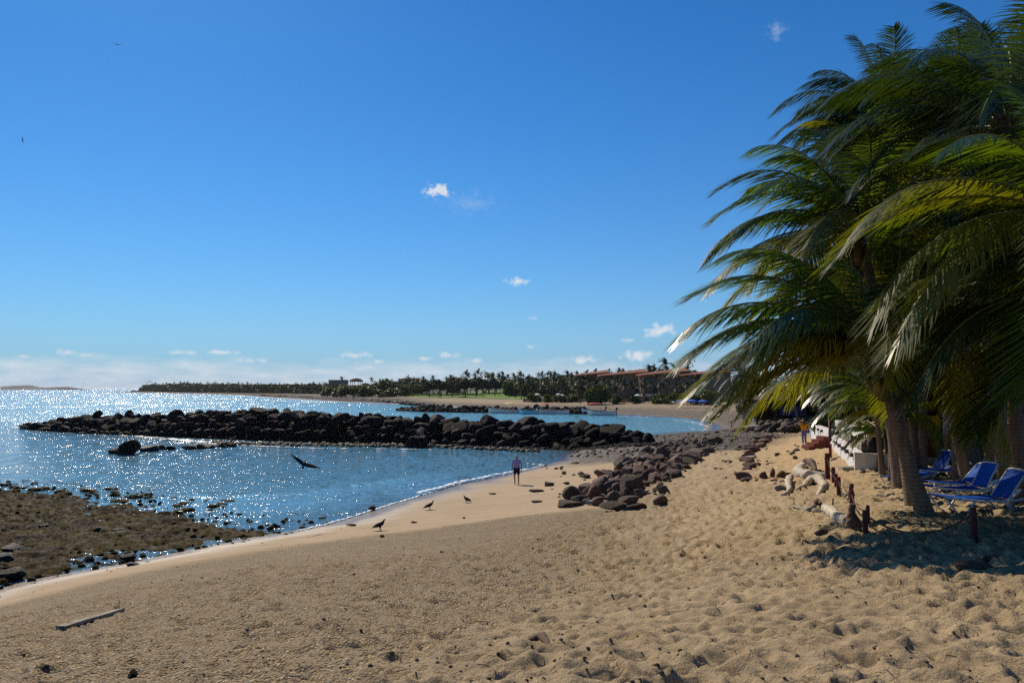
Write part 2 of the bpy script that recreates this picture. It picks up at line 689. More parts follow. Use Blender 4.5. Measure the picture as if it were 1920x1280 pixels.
def ground_mat():
    m, T, b = new_mat('sand_ground')
    g = T.n('ShaderNodeNewGeometry')
    pos = g.outputs['Position']
    a1 = T.n('ShaderNodeVertexColor', layer_name='zones')
    a2 = T.n('ShaderNodeVertexColor', layer_name='zones_b')
    s1 = T.n('ShaderNodeSeparateColor')
    T.l(a1.outputs[0], s1.inputs[0])
    s2 = T.n('ShaderNodeSeparateColor')
    T.l(a2.outputs[0], s2.inputs[0])
    smooth, gravel, shelly = s1.outputs[0], s1.outputs[1], s1.outputs[2]
    lawn, path, rocky = s2.outputs[0], s2.outputs[1], s2.outputs[2]
    n1 = T.noise(pos, 0.8, 6, 0.6)
    n2 = T.noise(pos, 55.0, 3, 0.7)
    n3 = T.noise(pos, 9.0, 4, 0.7)
    dry = T.ramp(n1, [(0.3, (0.36, 0.262, 0.140)), (0.7, (0.50, 0.375, 0.212))])
    dry = T.mix(T.math('MULTIPLY', T.ramp(n2, [(0.35, 1.0), (0.62, 0.0)]), 0.30), dry, (0.19, 0.135, 0.085))
    dry = T.mix(T.math('MULTIPLY', T.ramp(n2, [(0.66, 0.0), (0.76, 1.0)]), 0.25), dry, (0.75, 0.66, 0.52))
    # shelly, grey-brown grit
    vor = T.n('ShaderNodeTexVoronoi', in_Scale=38.0)
    T.l(pos, vor.inputs['Vector'])
    sv = T.n('ShaderNodeSeparateColor')
    T.l(vor.outputs['Color'], sv.inputs[0])
    grit = T.ramp(sv.outputs[0], [(0.0, (0.05, 0.035, 0.018)), (0.45, (0.22, 0.155, 0.078)), (0.90, (0.40, 0.295, 0.155)), (0.99, (0.55, 0.48, 0.38))])
    grit_f = T.math('MULTIPLY', shelly, T.ramp(T.noise(pos, 2.6, 5, 0.72), [(0.32, 0.25), (0.6, 0.82)]))
    c = T.mix(grit_f, dry, grit)
    # smooth strip washed by the sea
    sm = T.ramp(T.noise(T.mapping(pos, (0.5, 1.8, 1), (0, 0, R(-25))), 1.2, 5, 0.6), [(0.3, (0.36, 0.26, 0.145)), (0.7, (0.48, 0.355, 0.21))])
    c = T.mix(T.math('MULTIPLY', smooth, 0.9), c, sm)
    # golden path sand
    c = T.mix(T.math('MULTIPLY', path, 0.75), c, T.ramp(n3, [(0.3, (0.50, 0.32, 0.15)), (0.7, (0.60, 0.41, 0.20))]))
    # dark gravel
    vg = T.n('ShaderNodeTexVoronoi', in_Scale=7.0)
    T.l(pos, vg.inputs['Vector'])
    sg = T.n('ShaderNodeSeparateColor')
    T.l(vg.outputs['Color'], sg.inputs[0])
    grav = T.ramp(sg.outputs[0], [(0.0, (0.035, 0.03, 0.027)), (0.6, (0.10, 0.085, 0.07)), (1.0, (0.26, 0.22, 0.18))])
    c = T.mix(T.math('MULTIPLY', gravel, T.ramp(T.noise(pos, 1.7, 5, 0.7), [(0.25, 0.45), (0.5, 1.0)])), c, grav)
    # rocky dark shore far away
    c = T.mix(rocky, c, T.ramp(n1, [(0.3, (0.012, 0.009, 0.008)), (0.7, (0.045, 0.033, 0.027))]))
    # lawn and scrub ground
    green = T.ramp(T.noise(pos, 0.12, 5, 0.6), [(0.3, (0.05, 0.12, 0.008)), (0.62, (0.15, 0.26, 0.012))])
    scr = T.ramp(T.noise(pos, 0.4, 5, 0.7), [(0.3, (0.012, 0.022, 0.008)), (0.7, (0.035, 0.05, 0.016))])
    lc = T.mix(T.math('MULTIPLY', T.math('SUBTRACT', lawn, 0.5), 2.0, clamp=True), scr, green)
    c = T.mix(T.math('MULTIPLY', lawn, 2.0, clamp=True), c, lc)
    # wet band at the water line
    sp = T.n('ShaderNodeSeparateXYZ')
    T.l(pos, sp.inputs[0])
    wz = T.math('ADD', sp.outputs[2], T.math('MULTIPLY', T.math('SUBTRACT', T.noise(pos, 0.35, 3, 0.5), 0.5), 0.25))
    wet = T.ramp(wz, [(0.05, 1.0), (0.24, 0.0)])
    c = T.mix(wet, c, T.mix(1.0, c, (0.52, 0.50, 0.50), 'MULTIPLY'))
    T.l(c, b.inputs['Base Color'])
    T.l(T.math('SUBTRACT', 0.92, T.math('MULTIPLY', wet, 0.66)), b.inputs['Roughness'])
    b.inputs['Specular IOR Level'].default_value = 0.3
    h = T.math('ADD', T.math('MULTIPLY', T.noise(pos, 22.0, 5, 0.75), 1.0), T.math('MULTIPLY', T.math('SUBTRACT', 1.0, vor.outputs['Distance']), T.math('MULTIPLY', shelly, 1.0)))
    h = T.math('ADD', h, T.math('MULTIPLY', T.math('SUBTRACT', 1.0, vg.outputs['Distance']), T.math('MULTIPLY', gravel, 5.0)))
    amp = T.math('SUBTRACT', 1.0, T.math('MULTIPLY', T.math('MAXIMUM', smooth, wet), 0.85))
    T.l(T.bump(T.math('MULTIPLY', h, amp), 1.0, 0.035), b.inputs['Normal'])
    return m


WAVE_IN, WAVE_OUT = 1.38, 1.9


def sea_mat():
    m, T, b = new_mat('sea_water')
    g = T.n('ShaderNodeNewGeometry')
    pos = g.outputs['Position']
    a1 = T.n('ShaderNodeVertexColor', layer_name='zones')
    s1 = T.n('ShaderNodeSeparateColor')
    T.l(a1.outputs[0], s1.inputs[0])
    turq, shallow, rough_sea = s1.outputs
    c = T.mix(turq, (0.10, 0.225, 0.295), (0.19, 0.49, 0.56))
    pn_ = T.noise(T.mapping(pos, (0.35, 1.0, 1)), 0.05, 4, 0.55)
    c = T.mix(T.math('MULTIPLY', T.ramp(pn_, [(0.4, 0.0), (0.65, 1.0)]), 0.30), c, (0.05, 0.20, 0.32))
    c = T.mix(T.math('MULTIPLY', shallow, 0.6), c, (0.075, 0.12, 0.15))
    T.l(c, b.inputs['Base Color'])
    T.l(T.math('ADD', 0.055, T.math('MULTIPLY', rough_sea, 0.10)), b.inputs['Roughness'])
    b.inputs['IOR'].default_value = 1.33
    # facets of ripples: each band is a field of tilts, long bands for the open sea
    sp = T.n('ShaderNodeSeparateXYZ')
    T.l(pos, sp.inputs[0])
    dist = T.math('SQRT', T.math('ADD', T.math('MULTIPLY', sp.outputs[0], sp.outputs[0]), T.math('MULTIPLY', sp.outputs[1], sp.outputs[1])))

    def tilt(scale, sx, sy, detail):
        nd = T.n('ShaderNodeTexNoise', in_Scale=scale, in_Detail=detail, in_Roughness=0.6, in_Distortion=0.3)
        T.l(T.mapping(pos, (sx, sy, 1), (0, 0, R(4))), nd.inputs['Vector'])
        vs = T.n('ShaderNodeVectorMath', operation='SUBTRACT')
        T.l(nd.outputs['Color'], vs.inputs[0])
        vs.inputs[1].default_value = (0.5, 0.5, 0.5)
        return vs.outputs[0]

    def vscale(v, k):
        vs = T.n('ShaderNodeVectorMath', operation='SCALE')
        T.l(v, vs.inputs[0])
        if isinstance(k, (int, float)):
            vs.inputs['Scale'].default_value = k
        else:
            T.l(k, vs.inputs['Scale'])
        return vs.outputs[0]

    def vadd(a, c2):
        vs = T.n('ShaderNodeVectorMath', operation='ADD')
        T.l(a, vs.inputs[0])
        T.l(c2, vs.inputs[1])
        return vs.outputs[0]
    f1 = T.ramp(T.math('DIVIDE', dist, 400.0), [(0.10, 1.0), (0.22, 0.0)])
    f3 = T.ramp(T.math('DIVIDE', dist, 400.0), [(0.35, 0.0), (0.8, 1.0)])
    f2 = T.math('SUBTRACT', T.math('SUBTRACT', 1.0, f1), f3)
    near = vscale(tilt(6.5, 1.0, 0.5, 2.0), f1)
    mid = vscale(tilt(3.2, 1.0, 0.12, 2.0), f2)
    far = vscale(tilt(1.1, 1.0, 0.02, 2.0), f3)
    tl = vadd(vadd(near, mid), far)
    patch = T.ramp(T.noise(T.mapping(pos, (0.16, 1.0, 1), (0, 0, R(5))), 0.42, 4, 0.62), [(0.44, 0.0), (0.66, 1.0)])
    amp = T.math('MULTIPLY', T.math('ADD', WAVE_IN, T.math('MULTIPLY', rough_sea, WAVE_OUT)), T.math('ADD', 0.30, T.math('MULTIPLY', patch, 1.1)))
    tl = vscale(tl, amp)
    flat = T.n('ShaderNodeVectorMath', operation='MULTIPLY')
    T.l(tl, flat.inputs[0])
    flat.inputs[1].default_value = (1, 1, 0)
    m1 = T.mapping(pos, (1.0, 1.9, 1), (0, 0, R(14)))
    h = T.math('MULTIPLY', T.noise(m1, 0.8, 4, 0.6, 0.5), 0.12)
    bp = T.bump(h, 1.0, 1.0)
    nv = vadd(flat.outputs[0], bp)
    nn = T.n('ShaderNodeVectorMath', operation='NORMALIZE')
    T.l(nv, nn.inputs[0])
    T.l(nn.outputs[0], b.inputs['Normal'])
    return m


M_GROUND = ground_mat()
M_SEA = sea_mat()
M_FOAM = simple('sea_foam', (0.82, 0.85, 0.86), 0.6, 0.3, 0.06, 3.0, 0.5)

# terrain object
quads = grid_quads(NR, NA, keep_v)
used = np.zeros(NR * NA, dtype=bool)
used[quads.ravel()] = True
remap = np.cumsum(used) - 1
fx, fy, fz = TX.ravel(), TY.ravel(), TZ2.ravel()
side = poly_sd(fx, fy, SMOOTH_POLY)
nearm = fy < 95
smooth_m = np.where(nearm, np.maximum(sstep(-0.7, 0.5, side + 0.35 * fbm(fx / 1.5, fy / 1.5, 3)), sstep(0.55, 0.3, fz) * (fy < 60)), 0)
grav_sd = poly_sd(fx, fy, GRAVEL)
gravel_m = np.where(nearm | (fy < 120), sstep(-3.0, 1.5, grav_sd + 1.6 * fbm(fx / 3, fy / 3, 3)), 0)
fsd = sd_far.ravel()
gravel_m = np.maximum(gravel_m, np.where(fy > 95, (0.30 + 0.5 * sstep(22 + 10 * (fx > 10), 6, fsd + 3 * fbm(fx / 12, fy / 12, 3))) * sstep(80, 60, fsd) * (fy < 420), 0))
shelly_m = sstep(3.5, -2.5, fx - (fy - 8) * 0.22) * (fy < 40)
shelly_m = np.maximum(shelly_m, 0.35 * sstep(26, 12, fy)) * (1 - 0.85 * sstep(-1.2, 1.6, poly_sd(fx, fy, LUMPY)))
path_m = sstep(-2.0, 2.0, poly_sd(fx, fy, PATH))
rocky_m = (sstep(45, 20, fsd + 6 * fbm(fx / 15, fy / 15, 3)) * sstep(-25, -55, fx) * (fy > 250))
lawn_m = sstep(34, 48, fsd + 4 * fbm(fx / 20, fy / 20, 3)) * sstep(240, 262, fy) * sstep(-200, -150, fx + 0 * fy)
lawn_m = np.maximum(lawn_m, sstep(30, 40, fsd) * (fy > 420)) * 0.5
ratio = fx / np.maximum(fy, 1)
lawn_m = np.where((lawn_m > .25) & (ratio > -.135) & (ratio < .02) & (fy < 470), 2 * lawn_m, lawn_m)
lawn_m = np.maximum(lawn_m, 0.5 * sstep(38, 48, fsd) * (fy > 150) * (fx > 60))
me = mesh_np('beach_sand', np.stack([fx, fy, fz], -1)[used], remap[quads], M_GROUND)
vcol(me, 'zones', np.stack([smooth_m, gravel_m, shelly_m], -1)[used])
vcol(me, 'zones_b', np.stack([lawn_m, path_m, rocky_m], -1)[used])
o = link(bpy.data.objects.new('ground', me))
tag(o, 'pale trampled beach sand sloping down to the bay', 'sand', kind='structure')

# ground behind and beside the viewer
mb = MB()
for (x0, x1, y0, y1) in [(-60, 60, -60, 0.5)]:
    n = 24
    xs = np.linspace(x0, x1, n)
    ys = np.linspace(y0, y1, n)
    GX, GY = np.meshgrid(xs, ys, indexing='ij')
    GZ = near_h(GX, GY) - 0.06
    me = mesh_np('ground_behind', np.stack([GX.ravel(), GY.ravel(), GZ.ravel()], -1), grid_quads(n, n)[:, ::-1], M_GROUND)
    vcol(me, 'zones', np.zeros((n * n, 3)))
    vcol(me, 'zones_b', np.zeros((n * n, 3)))
    o = link(bpy.data.objects.new('ground', me))
    tag(o, 'dry sand behind the viewpoint', 'sand', kind='structure')

# ------------------------------------------------------------------ sea
BREAK = [tuple(at_z(px, py, 0)[:2]) for px, py in [(30, 799), (120, 803), (260, 812), (420, 826), (600, 832), (800, 834), (1000, 838)]] + [gxy(1110, 838), gxy(1185, 826)]
SR, SA = 620, 460
srr = 14 * (45000 / 14) ** np.linspace(0, 1, SR)
saa = np.linspace(R(-64), R(50), SA)
SRR, SAA = np.meshgrid(srr, saa, indexing='ij')
SX = SRR * np.sin(SAA)
SY = SRR * np.cos(SAA) - 2
# inner cove is the water on the viewer's side of the breakwater
bl_x = np.array([p[0] for p in BREAK])
bl_y = np.array([p[1] for p in BREAK])
yb = np.interp(SX, bl_x, bl_y)
yb = np.where(SX < bl_x[0], bl_y[0] + (bl_x[0] - SX) * 0.15, yb)
outer = sstep(-6, 10, SY - yb)
inner = 1 - outer
bay2 = outer * sstep(-75, -20, SX + (SY - 150) * 0.12) * (SY < 420)
turq = np.clip(outer * (0.55 + 0.3 * sstep(-60, 20, SX)) * sstep(1500, 300, SY) + 0.10 * inner, 0, 1)
land_sd = np.where(SY < 100, -near_h(SX, SY) * 10, -sd_far.max() * 0 - 50.0)
hh = np.where(SY < 110, near_h(np.clip(SX, -80, 60), np.clip(SY, -20, 110)), -2)
shallow = sstep(-0.55, 0.0, hh) * (SY < 110)
rough_sea = np.clip(outer * (0.35 + 0.65 * sstep(10, -60, SX)) + inner * 0.10 + inner * 0.2 * sstep(-10, -40, SX), 0, 1)
# swell: long low crests coming in, refracting round the breakwater end
ph = SY / 9.0 + 0.10 * SX + 1.6 * fbm(SX / 60, SY / 60, 2)
sw = 0.10 * (1 - np.abs(np.sin(ph / 2)) * 2) * outer * sstep(900, 200, SRR)
# the little shore break in the cove
sh_l = P2((150, 985), (350, 962), (480, 960), (600, 955), (700, 935), (800, 920), (900, 898), (975, 882))
dsl = line_d(SX, SY, [(p[0] - 1.0, p[1] + 2.6) for p in sh_l])
near_w = sstep(70, 50, SY)
sw += near_w * 0.16 * np.exp(-(dsl / 0.45) ** 2) * (0.6 + 0.8 * fbm(SX / 4, SY / 4, 2))
dsl2 = line_d(SX, SY, [(p[0] - 2.5, p[1] + 5.6) for p in sh_l])
sw += near_w * 0.08 * np.exp(-(dsl2 / 0.55) ** 2)
sw += inner * 0.018 * fbm(SX / 1.2, SY / 0.7, 3) * (SY < 120)
me = mesh_np('sea', np.stack([SX.ravel(), SY.ravel(), sw.ravel()], -1), grid_quads(SR, SA), M_SEA)
vcol(me, 'zones', np.stack([turq.ravel(), shallow.ravel(), rough_sea.ravel()], -1))
o = link(bpy.data.objects.new('sea', me))
tag(o, 'blue glittering sea and turquoise bay reaching the horizon', 'sea', kind='structure')


def ribbon(line, w0, w1, seed=0, thr=0.0, cell=0.16, fs=0.5, dens=1.0):
    """broken foam along a line: small raised cells, lacy at the edges"""
    rs = np.random.RandomState(seed)
    L = [np.array(p[:2], dtype=float) for p in line]
    seg = [np.linalg.norm(b - a) for a, b in zip(L[:-1], L[1:])]
    tot = sum(seg)
    n = max(4, int(tot / cell))
    cum = np.concatenate([[0], np.cumsum(seg)])
    s = np.linspace(0, tot, n)
    X = np.interp(s, cum, [p[0] for p in L])
    Y = np.interp(s, cum, [p[1] for p in L])
    dx = np.gradient(X)
    dy = np.gradient(Y)
    l = np.hypot(dx, dy) + 1e-9
    nx, ny = -dy / l, dx / l
    m = max(3, int((w0 + w1) / (cell * 0.6)))
    u = np.linspace(-w0, w1, m)
    wob = 0.35 * (w0 + w1) * fbm(s / 2.3, s * 0 + seed, 3)
    XX = X[:, None] + nx[:, None] * (u[None, :] + wob[:, None])
    YY = Y[:, None] + ny[:, None] * (u[None, :] + wob[:, None])
    nz = fbm(XX / fs, YY / fs, 4) - thr - 1.1 * np.abs((u[None, :] - (w1 - w0) / 2) / ((w0 + w1) / 2)) ** 2 * dens
    keep = nz > -0.25
    ZZ = 0.012 + 0.05 * np.clip(nz + 0.3, 0, 1) + rs.rand(*XX.shape) * 0.01
    return XX, YY, ZZ, keep


def add_foam(mb, *a, lift=None, **k):
    XX, YY, ZZ, keep = ribbon(*a, **k)
    if lift is not None:
        ZZ = ZZ + lift(XX, YY)
    q = grid_quads(*XX.shape, keep)
    if len(q) == 0:
        return
    base = mb[2]
    mb[0].append(np.stack([XX.ravel(), YY.ravel(), ZZ.ravel()], -1))
    mb[1].append(q + base)
    mb[2] += XX.size


def foam_obj(mb, label):
    me = mesh_np('surf_foam', np.concatenate(mb[0]), np.concatenate(mb[1]), M_FOAM)
    o = link(bpy.data.objects.new('surf_foam', me))
    tag(o, label, 'foam', kind='stuff')


def lift_near(X, Y):
    return np.maximum(near_h(X, Y), 0.0)


f = [[], [], 0]
edge = [at_z(px, py, 0.0) for px, py in [(560, 997), (600, 987), (650, 972), (700, 957), (775, 934), (850, 911), (900, 900), (960, 888), (1020, 873)]]
add_foam(f, edge, 0.10, 0.16, 3, -0.3, 0.07, 0.3, 0.9, lift=lift_near)
crest = [at_z(px, py, 0.1) for px, py in [(780, 926), (820, 916), (860, 905), (900, 896), (950, 887), (985, 880)]]
add_foam(f, crest, 0.30, 0.30, 4, -0.15, 0.08, 0.35, 0.9, lift=lambda X, Y: 0.13 + 0 * X)
add_foam(f, [at_z(px, py, 0.1) for px, py in [(150, 948), (230, 951), (300, 957), (380, 961), (470, 960), (560, 957)]], 0.5, 0.4, 21, 0.42, 0.07, 0.45, 0.6, lift=lambda X, Y: 0.12 + 0 * X)  # small breaker foam; the white sun glitter here is painted as foam too
add_foam(f, [at_z(px, py, 0.05) for px, py in [(985, 868), (1015, 872), (1042, 872)]], 0.3, 0.9, 5, 0.1, 0.09, 0.4, 1.0)
foam_obj(f, 'thin white foam where small waves run up the cove sand, with sun glitter painted as foam at left')
f = [[], [], 0]
add_foam(f, [at_z(px, py, 0) for px, py in [(20, 800), (120, 806), (180, 812), (240, 816), (330, 823.5), (410, 831), (440, 836)]], 1.2, 1.2, 6, 0.0, 0.22, 1.3, 0.8)
add_foam(f, [at_z(px, py, 0) for px, py in [(350, 826), (480, 836), (600, 840.5), (720, 841.5), (810, 843)]], 0.4, 0.5, 7, 0.05, 0.2, 1.0, 0.9)
foam_obj(f, 'white wash along the foot of the breakwater')
f = [[], [], 0]
add_foam(f, [at_z(px, py, 0) for px, py in [(1115, 775.5), (1150, 778.5), (1200, 781), (1250, 785), (1290, 790), (1318, 796), (1332, 802)]], 0.9, 0.9, 8, 0.12, 0.2, 0.9, 0.8)
add_foam(f, [at_z(px, py, 0) for px, py in [(1290, 803), (1310, 806), (1335, 805)]], 0.6, 0.6, 9, 0.2, 0.15, 0.6, 0.8)
add_foam(f, [at_z(px, py, 0) for px, py in [(560, 747.3), (640, 750), (700, 753), (760, 757), (800, 760)]], 2.0, 2.0, 10, -0.1, 0.8, 5.0, 0.8)
foam_obj(f, 'thin white surf edging the far bay beach')
f = [[], [], 0]
add_foam(f, [at_z(px, py, 0) for px, py in [(-60, 743.5), (100, 744), (250, 746), (330, 748), (480, 750), (600, 754)]], 1.8, 1.6, 11, 0.05, 1.1, 9.0, 0.9)
add_foam(f, [at_z(px, py, 0) for px, py in [(310, 746), (345, 747.5), (420, 749), (560, 752), (610, 755)]], 3.0, 3.0, 12, 0.0, 1.0, 8.0, 0.9)
add_foam(f, [at_z(px, py, 0) for px, py in [(150, 741), (260, 742), (420, 743), (520, 745)]], 2.0, 2.0, 13, 0.15, 1.3, 9.0, 0.9)
foam_obj(f, 'broken white crests of low waves on the outer sea')

# ------------------------------------------------------------------ tidal reef flat
def reef_mat():
    m, T, b = new_mat('weedy_reef')
    g = T.n('ShaderNodeNewGeometry')
    pos = g.outputs['Position']
    n1 = T.noise(pos, 0.5, 4, 0.6)
    n2 = T.noise(pos, 5.0, 5, 0.7)
    c = T.ramp(n2, [(0.3, (0.010, 0.007, 0.004)), (0.5, (0.035, 0.021, 0.007)), (0.72, (0.085, 0.052, 0.018))])
    c = T.mix(T.math('MULTIPLY', T.ramp(n1, [(0.38, 0.0), (0.54, 1.0)]), 0.9), c, T.ramp(n2, [(0.3, (0.026, 0.017, 0.002)), (0.7, (0.16, 0.105, 0.008))]))
    T.l(c, b.inputs['Base Color'])
    T.l(T.ramp(T.noise(pos, 3.0, 3, 0.6), [(0.4, 0.85), (0.66, 0.5)]), b.inputs['Roughness'])
    b.inputs['Specular IOR Level'].default_value = 0.08
    T.l(T.bump(T.noise(pos, 9.0, 7, 0.8), 1.0, 0.22), b.inputs['Normal'])
    return m


M_REEF = reef_mat()
REEF = [tuple(at_z(px, py, 0)[:2]) for px, py in [(-420, 905), (-100, 912), (0, 922), (130, 930), (230, 948), (330, 962), (420, 978), (500, 992), (530, 1000), (450, 1016), (380, 1032), (250, 1054), (120, 1082), (-20, 1106), (-300, 1190), (-700, 1190)]]
gx = np.arange(-34, -6, 0.075)
gy = np.arange(16, 50, 0.10)
GX, GY = np.meshgrid(gx, gy, indexing='ij')
sdr = poly_sd(GX, GY, REEF)
hr = -0.22 + 0.30 * sstep(-1.2, 1.4, sdr + 0.9 * fbm(GX / 2.2, GY / 2.2, 3))
stones = pits(GX, GY, 0.55, 0.12, 0.30, 0.8)
hr = hr + 0.15 * np.clip(-stones * 2.2, -0.2, 1) + 0.10 * fbm(GX / 0.24, GY / 0.24, 4) + 0.10 * fbm(GX / 1.7, GY / 1.7, 3)
# pools lie toward the sand
pool = sstep(4.5, 1.0, np.abs(GY - (22.5 + (GX + 15) * 1.25) - 2.2))
hr -= 0.21 * pool * sstep(-0.15, 0.4, fbm(GX / 1.5 + 4, GY / 1.1, 2))
# scattered heads beyond the flat
far_r = sstep(9, 1, -sdr) * (GX < -14)
hr = np.maximum(hr, -0.25 + 0.42 * far_r * sstep(0.08, 0.42, fbm(GX / 0.9 + 7, GY / 0.9, 3)))
me = mesh_np('reef_flat', np.stack([GX.ravel(), GY.ravel(), hr.ravel()], -1), grid_quads(*GX.shape, hr > -0.2), M_REEF)
o = link(bpy.data.objects.new('reef_flat', me))
tag(o, 'brown weedy rock flat with tide pools at the left of the cove', 'reef', kind='structure')

# ------------------------------------------------------------------ rocks
def rock_mat(name, dark, lite, tint, rough=0.8, spec=0.4):
    m, T, b = new_mat(name)
    tcn = T.n('ShaderNodeTexCoord')
    v = tcn.outputs['Object']
    oi = T.n('ShaderNodeObjectInfo')
    n1 = T.noise(v, 3.0, 6, 0.65)
    c = T.ramp(n1, [(0.3, dark), (0.7, lite)])
    c = T.mix(T.math('MULTIPLY', oi.outputs['Random'], 0.75), c, T.mix(1.0, c, tint, 'MULTIPLY'))
    T.l(c, b.inputs['Base Color'])
    b.inputs['Roughness'].default_value = rough
    b.inputs['Specular IOR Level'].default_value = spec
    T.l(T.bump(T.noise(v, 7.0, 8, 0.72), 0.9, 0.10), b.inputs['Normal'])
    return m


M_BASALT = rock_mat('dark_basalt', (0.004, 0.0036, 0.0036), (0.018, 0.016, 0.015), (2.0, 1.6, 1.3), 0.75, 0.08)
M_BROWNROCK = rock_mat('brown_rock', (0.060, 0.041, 0.029), (0.23, 0.155, 0.105), (0.42, 0.40, 0.40), 0.75, 0.25)
M_REDROCK = rock_mat('reddish_rock', (0.085, 0.040, 0.026), (0.23, 0.115, 0.07), (0.75, 0.7, 0.75), 0.75)
M_GREYROCK = rock_mat('grey_rock', (0.16, 0.16, 0.16), (0.36, 0.36, 0.36), (1, 1, 1), 0.6)
M_PALEROCK = rock_mat('pale_rock', (0.30, 0.24, 0.17), (0.58, 0.50, 0.38), (1, 1, 1), 0.8)
M_WETROCK = rock_mat('wet_dark_rock', (0.006, 0.005, 0.005), (0.028, 0.021, 0.015), (1.2, 1.1, 1.0), 0.6, 0.25)

_ico = {}


def ico(sub):
    if sub not in _ico:
        bm = bmesh.new()
        bmesh.ops.create_icosphere(bm, subdivisions=sub, radius=1.0)
        V = np.array([v.co[:] for v in bm.verts])
        Fc = np.array([[v.index for v in f.verts] for f in bm.faces])
        bm.free()
        _ico[sub] = (V, Fc)
    return _ico[sub]


def rock_verts(seed, sub=4, angular=1.0, stretch=(1.25, 1.0, 0.8)):
    rs = np.random.RandomState(seed)
    V, Fc = ico(sub)
    n = 13
    N = rs.randn(n, 3)
    N /= np.linalg.norm(N, axis=1)[:, None]
    D = rs.uniform(0.50, 1.0, n)
    dots = V @ N.T
    with np.errstate(divide='ignore'):
        r = np.where(dots > 0.08, D / np.maximum(dots, 0.08), 9.0)
    k = 34.0
    rr_ = -np.log(np.exp(-k * r).sum(1) + np.exp(-k * 1.12)) / k
    rr_ = 1.0 + (rr_ - 1.0) * angular
    P = V * rr_[:, None]
    # small lumps
    a = fbm(P[:, 0] * 2.1 + seed, P[:, 1] * 2.1 + P[:, 2] * 1.7, 4) + fbm(P[:, 2] * 2.3 - seed, P[:, 0] * 1.5 + P[:, 1], 3)
    P *= (1 + 0.035 * a)[:, None]
    return P * np.array(stretch), Fc


def rock_mesh(seed, mat, sub=4, **k):
    V, Fc = rock_verts(seed, sub, **k)
    return mesh_np('rock', V, Fc, mat)


def rock_set(mat, seeds, sub=4):
    out = []
    for i, s in enumerate(seeds):
        st = [(1.25, 1.0, 0.8), (1.1, 0.95, 0.95), (1.45, 0.9, 0.7), (1.2, 1.15, 0.72)][i % 4]
        out.append(rock_mesh(s, mat, sub, stretch=st))
    return out


BAS = rock_set(M_BASALT, range(20, 30), 4)
BRN = rock_set(M_BROWNROCK, range(40, 49), 4)
RED = rock_set(M_REDROCK, range(60, 67), 4)
WET = rock_set(M_WETROCK, range(80, 84), 3)
rng = random.Random(3)
_occ = {}


def put_rock(me, x, y, z, s, name='boulder', label=None, cat='rock', group=None, rot=None, sc=None):
    o = bpy.data.objects.new(name, me)
    o.location = (x, y, z)
    o.rotation_euler = rot if rot is not None else (rng.uniform(-.5, .5), rng.uniform(-.5, .5), rng.uniform(0, 6.28))
    o.scale = sc if sc is not None else (s * rng.uniform(.85, 1.15), s * rng.uniform(.85, 1.15), s * rng.uniform(.8, 1.1))
    link(o)
    tag(o, label, cat, group)
    return o


def nh(x, y):
    return float(base_h(np.array([x]), np.array([y]))[0])


# the breakwater -------------------------------------------------------------
CREST = [(-78, 122, -0.3), (-72, 115, 0.5), (-62, 108, 1.5), (-52, 103, 2.2), (-40, 97, 2.7), (-30, 92.5, 3.2), (-20, 88.5, 3.0), (-10, 85.5, 2.5), (0, 82, 2.3), (6, 79, 2.2), (10, 76.5, 1.9), (13, 74, 1.2)]
CR = np.array(CREST)
_cs = np.concatenate([[0], np.cumsum(np.hypot(np.diff(CR[:, 0]), np.diff(CR[:, 1])))])


def crest(s):
    return (float(np.interp(s, _cs, CR[:, 0])), float(np.interp(s, _cs, CR[:, 1])), float(np.interp(s, _cs, CR[:, 2])))


BW_L = 'dark basalt boulder heaped in the long breakwater across the cove'
BW_G = 'boulders of the breakwater'
tot = _cs[-1]
cand = []
s = 0.0
while s < tot:                       # crest row
    x, y, z = crest(s)
    r = rng.choice((.5, .62, .75, .9, 1.1)) * rng.uniform(.9, 1.1) * (0.7 if z < 1.0 else 1.0)
    cand.append((x, y + rng.uniform(-.5, .5), z - r * 0.45 + rng.uniform(-.15, .25), r))
    s += r * 1.45
for row, (off, dz, rmin, rmax) in enumerate([(-1.3, -.75, .62, .95), (-2.5, -1.5, .55, .9), (-3.7, -2.15, .45, .75), (1.4, -.7, .6, .9)]):
    s = 4.0
    while s < tot - 1.0:
        x, y, z = crest(s)
        if z + dz < -0.35:
            s += 1.5
            continue
        r = rng.uniform(rmin, rmax)
        cand.append((x + rng.uniform(-.3, .3) - 0.25 * off * 0.3, y + off + rng.uniform(-.3, .3), max(z + dz, -0.1) + rng.uniform(-.2, .2), r))
        s += r * (1.75 if row < 3 else 2.6)
print('breakwater boulders', len(cand))
rng.shuffle(cand)
cand.sort(key=lambda c: c[3] / c[1], reverse=True)
keep_b, rest_b = cand[:215], cand[215:]
for (x, y, z, r) in keep_b:
    put_rock(rng.choice(BAS), x, y, z, r, 'breakwater_boulder', BW_L, 'boulder', BW_G)
